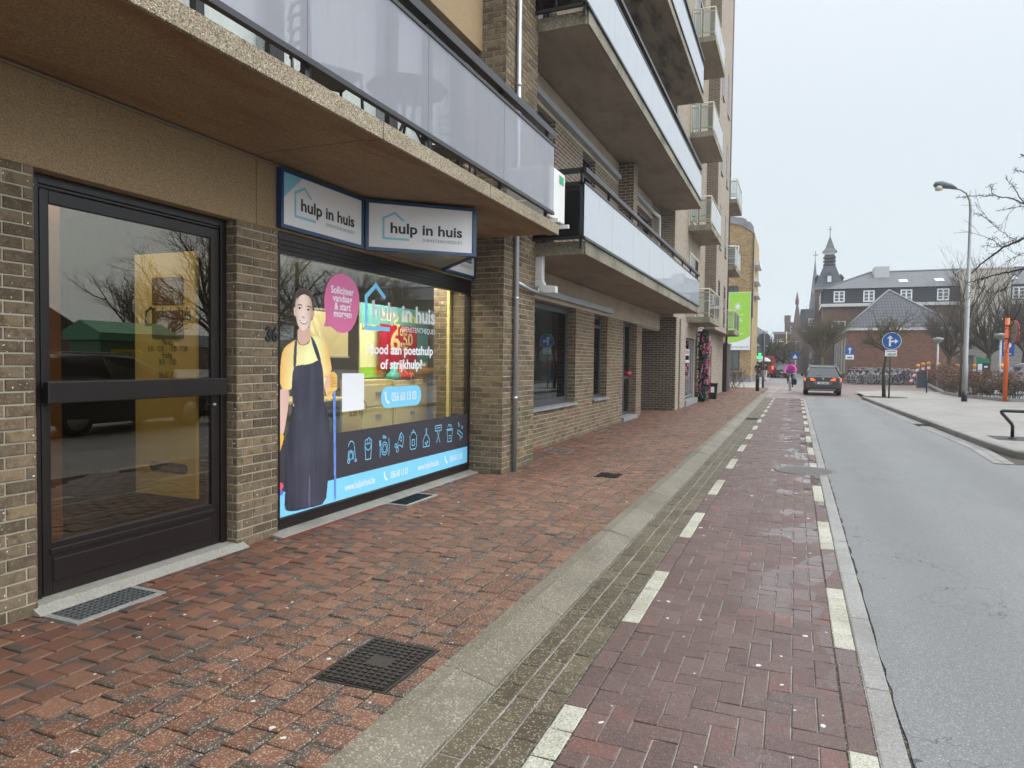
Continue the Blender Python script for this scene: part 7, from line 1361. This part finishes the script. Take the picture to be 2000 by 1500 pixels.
# spurred branches reaching in from the right edge: a tree just outside the frame
T0 = sy(2120, 640, 15.5); nt_ = empty('spurred_tree', (T0[0], 15.5, ZP), 'dark spurred branches of a tree reaching in at the upper right', 'tree'); mb = MB(); bx_, by_ = T0[0], 15.5; mb.tube([(bx_, by_, ZP), (bx_+.02, by_, 1.4), (bx_-.03, by_, 2.6), (bx_, by_, 4.2)], [.13, .11, .09, .05], 10); part(mb, 'trunk', M_BARKD, nt_)
limbs = [([(2120, 560), (2060, 500), (2000, 466), (1958, 484), (1920, 512), (1897, 535)], .030, 0), ([(2120, 575), (2050, 530), (2000, 525), (1960, 533), (1920, 545), (1885, 552)], .026, .2), ([(2120, 470), (2040, 410), (2000, 398), (1975, 388), (1940, 382), (1905, 382), (1868, 387)], .018, .3), ([(2000, 398), (1985, 372), (1975, 360), (1964, 350)], .010, .3), ([(1940, 382), (1935, 370), (1936, 360)], .006, .3), ([(2100, 440), (2030, 410), (2000, 402), (1970, 408), (1948, 413)], .010, -.2), ([(2110, 380), (2040, 330), (2000, 338), (1977, 331)], .010, .1), ([(2100, 350), (2040, 310), (2000, 302), (1992, 303)], .008, .1), ([(2000, 466), (1970, 473), (1945, 482), (1915, 481)], .008, 0), ([(1990, 470), (1970, 462), (1950, 448), (1925, 425), (1903, 415)], .006, 0), ([(2000, 525), (1978, 545), (1960, 568), (1935, 572), (1912, 560)], .008, .2), ([(1985, 527), (1965, 560), (1955, 570)], .005, .2), ([(1930, 540), (1905, 555), (1890, 585)], .006, .1), ([(2100, 620), (2040, 575), (1995, 590), (1975, 640), (1965, 690)], .010, .4), ([(1958, 484), (1940, 470), (1928, 467)], .006, 0), ([(2050, 505), (2010, 490), (1985, 500), (1965, 512)], .008, .15)]
rng = random.Random(9); mb = MB(); sp_m = MB()
for pix, r, dy in limbs:
    P = [Vector(sy(u, v, 15.5+dy*(1 if i else .2)+.12*math.sin(i*1.7+dy*9))) for i, (u, v) in enumerate(pix)]
    if pix[0][0] >= 2100: P[0] = Vector((bx_, by_, P[0].z))
    Q = [P[0]]
    for a, b in zip(P, P[1:]):
        for k in range(1, 5): Q.append(a.lerp(b, k/4)+Vector((rng.gauss(0, .008), rng.gauss(0, .01), rng.gauss(0, .008))))
    n = len(Q); mb.tube(Q, [max(.0045, r*(1-.75*i/n)) for i in range(n)], 6, cap=False)
    for a, b in zip(Q, Q[1:]):
        for k in range(3):
            if rng.random() < .75:
                p = a.lerp(b, rng.random()); d = Vector((rng.gauss(0, 1), rng.gauss(0, 1), rng.gauss(.2, 1))).normalized(); l = rng.uniform(.025, .09); e = p+d*l; sp_m.tube([p, e], [.005, .0035], 3, cap=False)
                for j in range(2): sp_m.tube([e, e+(d+Vector((rng.gauss(0, .8), rng.gauss(0, .8), rng.gauss(0, .8)))).normalized()*.03], [.0035, .002], 3, cap=False)
    if rng.random() < .35:
        e = Q[int(n*.6)]; grow_out = []; grow(rng, e, Vector((-.6, rng.gauss(0, .4), rng.gauss(0, .5))).normalized(), .55, .006, 1, 2, grow_out, (.6, .6, .6), 0, (3, 3, 2))
        for pts, rs, lev in grow_out: mb.tube(pts, rs, 3, cap=False)
part(mb, 'limbs', M_BARKD, nt_); part(sp_m, 'spurs', M_BARKD, nt_)
# street trees far down the street
for i, (u, yy) in enumerate(((1500, 96), (1516, 104), (1530, 92), (1543, 100))):
    x = sy(u, 720, yy)[0]; tree('street_tree', 'bare olive street tree in the row beyond the cyclist', (x, yy, 0), 1.9, .13, .8, 10, 2.2, (6, 4), (.5, .45), .4, 2, 50+i, (M_BARKG, M_TWIGO), 'bare street trees beyond the cyclist', thick=2.4)
# festive light string over the far street
a, b, c_, d_ = sy(1513, 712, 100), sy(1555, 712, 100), 0, 0; mb = MB(); pts = [(1536, 648), (1537, 668), (1512, 668), (1555, 668), (1555, 690), (1554, 715), (1554, 745)]; bulbs = MB()
for (u0, v0), (u1, v1) in (((1536, 648), (1536, 670)), ((1512, 667), (1555, 667)), ((1555, 667), (1554, 712)), ((1520, 680), (1540, 667))):
    n = 12; A_ = [Vector(sy(u0+(u1-u0)*i/n, v0+(v1-v0)*i/n, 100)) for i in range(n+1)]; mb.tube(A_, .012, 3)
    for p in A_: bulbs.lathe([(.01, -.06), (.06, 0), (.01, .06)], p, 5)
ls = empty('light_string', tuple(sy(1536, 667, 100)), 'string of warm festive bulbs hung across the far street', 'lights'); part(mb, 'cable', M_BLACK, ls); part(bulbs, 'bulbs', emit('warm bulbs', (1, .78, .42), 1.3), ls)
# hedge: bare stems with dead brown leaves
hd = [sz(1812, 752, ZP)[:2], (7.15, 41.5), sz(1884, 776, ZP)[:2], sz(1968, 784, ZP)[:2], sz(2010, 785, ZP)[:2], (16, 33.6)]; hd = [(float(a), float(b)) for a, b in hd]
hg = empty('beech_hedge', (hd[2][0], hd[2][1], ZP), 'clipped winter hedge with dead brown leaves round the car park', 'hedge'); mb, sm_, rng = MB(), MB(), random.Random(12)
for (xa, ya), (xb, yb) in zip(hd, hd[1:]):
    L = math.hypot(xb-xa, yb-ya); n = int(L*680*(1.0 if ya < 45 else .8)); ex = Vector((xb-xa, yb-ya, 0)).normalized(); nx_ = Vector((ex.y, -ex.x, 0))*(-1 if ex.y > 0 else 1)
    nn = Vector((-ex.y, ex.x, 0)); nn = nn if nn.x+nn.y*.3 > 0 else -nn
    for i in range(n):
        t = rng.random()*L; s_ = rng.random(); h = rng.choice([rng.uniform(.15, 1.22), rng.uniform(.5, 1.25)])*(1.0 if ya < 45 else 1.2)+.07*math.sin(t*1.3)+rng.gauss(0, .04); w_ = rng.uniform(0, 1.0)
        if h < .5 and rng.random() < .45: continue
        p = Vector((xa, ya, ZP))+ex*t+nn*(w_*.9)+Vector((rng.gauss(0, .05), rng.gauss(0, .05), h)); leafq(mb, p, rng.uniform(.022, .05), rng.choice([0, 0, 1, 2]))
    for i in range(int(L*13)):
        t = rng.random()*L; p = Vector((xa, ya, ZP))+ex*t+nn*rng.uniform(.1, .8); q = p+Vector((rng.gauss(0, .12), rng.gauss(0, .12), rng.uniform(.7, 1.2))); sm_.tube([p, p.lerp(q, .5)+Vector((rng.gauss(0, .04), rng.gauss(0, .04), 0)), q], [.016, .011, .005], 3, cap=False)
        for k in range(3): a = p.lerp(q, rng.uniform(.3, .9)); sm_.tube([a, a+Vector((rng.gauss(0, .16), rng.gauss(0, .16), rng.uniform(.05, .3)))], [.006, .003], 3, cap=False)
part(mb, 'foliage', [plain('dead leaf a', (.15, .072, .042), .8), plain('dead leaf b', (.20, .105, .06), .8), plain('dead leaf c', (.075, .042, .028), .8)], hg); part(sm_, 'stems', M_TWIG, hg)
mb = MB()
for (xa, ya), (xb, yb) in zip(hd, hd[1:]): mb.bar((xa, ya-.12, ZP+.06), (xb, yb-.12, ZP+.06), .12, .14)
structure(mb.build('hedge_kerb', M_EDGE)); mb = MB(); ar_ = [(a, b, ZP+.01) for a, b in hd]+[(60, 40, ZP+.01), (60, 70, ZP+.01)]; mb.add(ar_, [tuple(range(len(ar_)))]); structure(mb.build('car_park', M_ASPH))
sh_ = empty('evergreen_shrub', (10.5, 66, 0), 'dark evergreen shrubs at the right end of the bicycle rack', 'shrub'); mb = MB()
for i in range(900): leafq(mb, (10.4+R_.gauss(0, .8), 65+R_.gauss(0, .4), .1+abs(R_.gauss(0, .5))), R_.uniform(.05, .1), i % 2)
part(mb, 'foliage', [plain('shrub leaf a', (.03, .04, .025), .6), plain('shrub leaf b', (.05, .06, .035), .6)], sh_); mb = MB(); mb.tube([(10.4, 65, 0), (10.4, 65, .8)], .05, 5); part(mb, 'stem', M_BARK, sh_)
bsh = empty('bare_bush', (-3.2, 43, 0), 'bare reddish bush against the yellow brick house', 'bush'); mb = MB(); rng = random.Random(31); o_ = []
for k in range(14): grow(rng, Vector((-3.5+rng.gauss(0, .25), 44+rng.gauss(0, .4), 0)), Vector((rng.gauss(0, .4), rng.gauss(0, .4), 1)).normalized(), .9, .016, 0, 2, o_, (.5, .5), .3, (5, 4))
for pts, rs, lev in o_: mb.tube(pts, rs, 3, cap=False)
part(mb, 'stems', M_BARKR, bsh); mb = MB()
for i in range(120): leafq(mb, (-3.5+R_.gauss(0, .3), 44+R_.gauss(0, .4), R_.uniform(.1, 1.2)), .04)
part(mb, 'leaves', plain('bush leaf', (.09, .04, .03), .8), bsh)
mb = MB()
for i in range(40): leafq(mb, (-3.56+R_.gauss(0, .04)-.03, 8.27+R_.gauss(0, .02), abs(R_.gauss(0, .035))), R_.uniform(.006, .014))
tag(mb.build('weed_tuft', plain('weed green', (.04, .075, .015), .7)), 'tuft of green weeds at the foot of the party pier', 'plant')
# ================================================================== across the street (seen mirrored in the shop glass)
for i, (x, y, s_) in enumerate(((11.0, 19.0, 77), (11.5, 25.5, 78), (26, 28.5, 79), (13.0, 33, 80))):
    tree('roadside_tree', ['dense bare tree across the street mirrored in the shop window, nearest the printed woman', 'dense bare tree across the street mirrored behind the window logo', 'bare tree across the street mirrored in the entrance door', 'bare tree across the street mirrored at the far window end'][i], (x, y, 0), 2.0, .2, .9, 9, 3.4, (7, 6, 4), (.55, .6, .6), .05 if i < 2 else .3, 3, s_, (M_BARK, M_TWIG), 'bare trees across the street', thick=.9, shrink=.62)
gh = empty('gabled_house', (26, 18, 0), 'brick house with steep gable mirrored in the entrance door', 'building'); mb = MB(); mb.box(32, 42, 18, 29, 0, 2.9); part(mb, 'wall', M_RED, gh); mb = MB(); mb.prism([(32, 17.7, 2.9), (32, 29.3, 2.9), (32, 23.5, 6.2)], (10, 0, 0)); part(mb, 'roof', M_TILE, gh); mb = MB(); mb.box(33, 33.8, 25.6, 26.4, 4, 6.9); part(mb, 'chimney', M_RED, gh)
tx_ = empty('textile_container', (9, 13, 0), 'green textile container with yellow TEXTIEL plate mirrored in the entrance door', 'container'); mb = MB(); mb.box(9.2, 10.5, 13.0, 15.4, 0, 1.95); part(mb, 'case', plain('container green', (.03, .16, .08), .45), tx_, bevel=.03); mb = MB(); mb.prism([(9.1, 12.9, 1.951), (10.6, 12.9, 1.951), (10.6, 12.9, 2.2), (9.9, 12.9, 2.5), (9.1, 12.9, 2.15)], (0, 2.6, 0)); part(mb, 'roof', plain('container roof', (.06, .28, .15), .45), tx_)
mb = MB(); mb.box(9.19, 9.199, 13.3, 14.3, 1.45, 1.7); pl_ = part(mb, 'plate', plain('yellow plate', (.6, .45, .03), .4), tx_); mb = MB(); text(mb, 'TEXTIEL', (9.186, 14.22, 1.50), -uY, uZ, .17, width=.85, bold=.02); part(mb, 'lettering', M_INK, pl_)
row_ = empty('background_houses', (45, 20, 0), 'row of brick houses across the square, mirrored in the windows', 'building'); mb = MB(); mb.box(60, 70, 4, 90, 0, 2.8); part(mb, 'wall', M_BRN, row_); mb = MB(); mb.prism([(59.6, 3.8, 2.8), (70, 3.8, 2.8), (65, 3.8, 4.4)], (0, 86.4, 0)); part(mb, 'roof', M_TILEY, row_)
# ================================================================== haze
hz = MB(); hz.box(-640, 640, -340, 740, -1.1, 60); hz = hz.build('haze', None or M_GL); hz.data.materials.clear()
_k = NT('haze air'); _v = _k.n('VolumePrincipled'); _v.inputs['Color'].default_value = (.93, .96, 1, 1); _v.inputs['Density'].default_value = .0009; _v.inputs['Anisotropy'].default_value = .2
_k.t.links.new(_v.outputs[0], _k.out.inputs[1]); hz.data.materials.append(_k.m); tag(hz, kind='stuff')
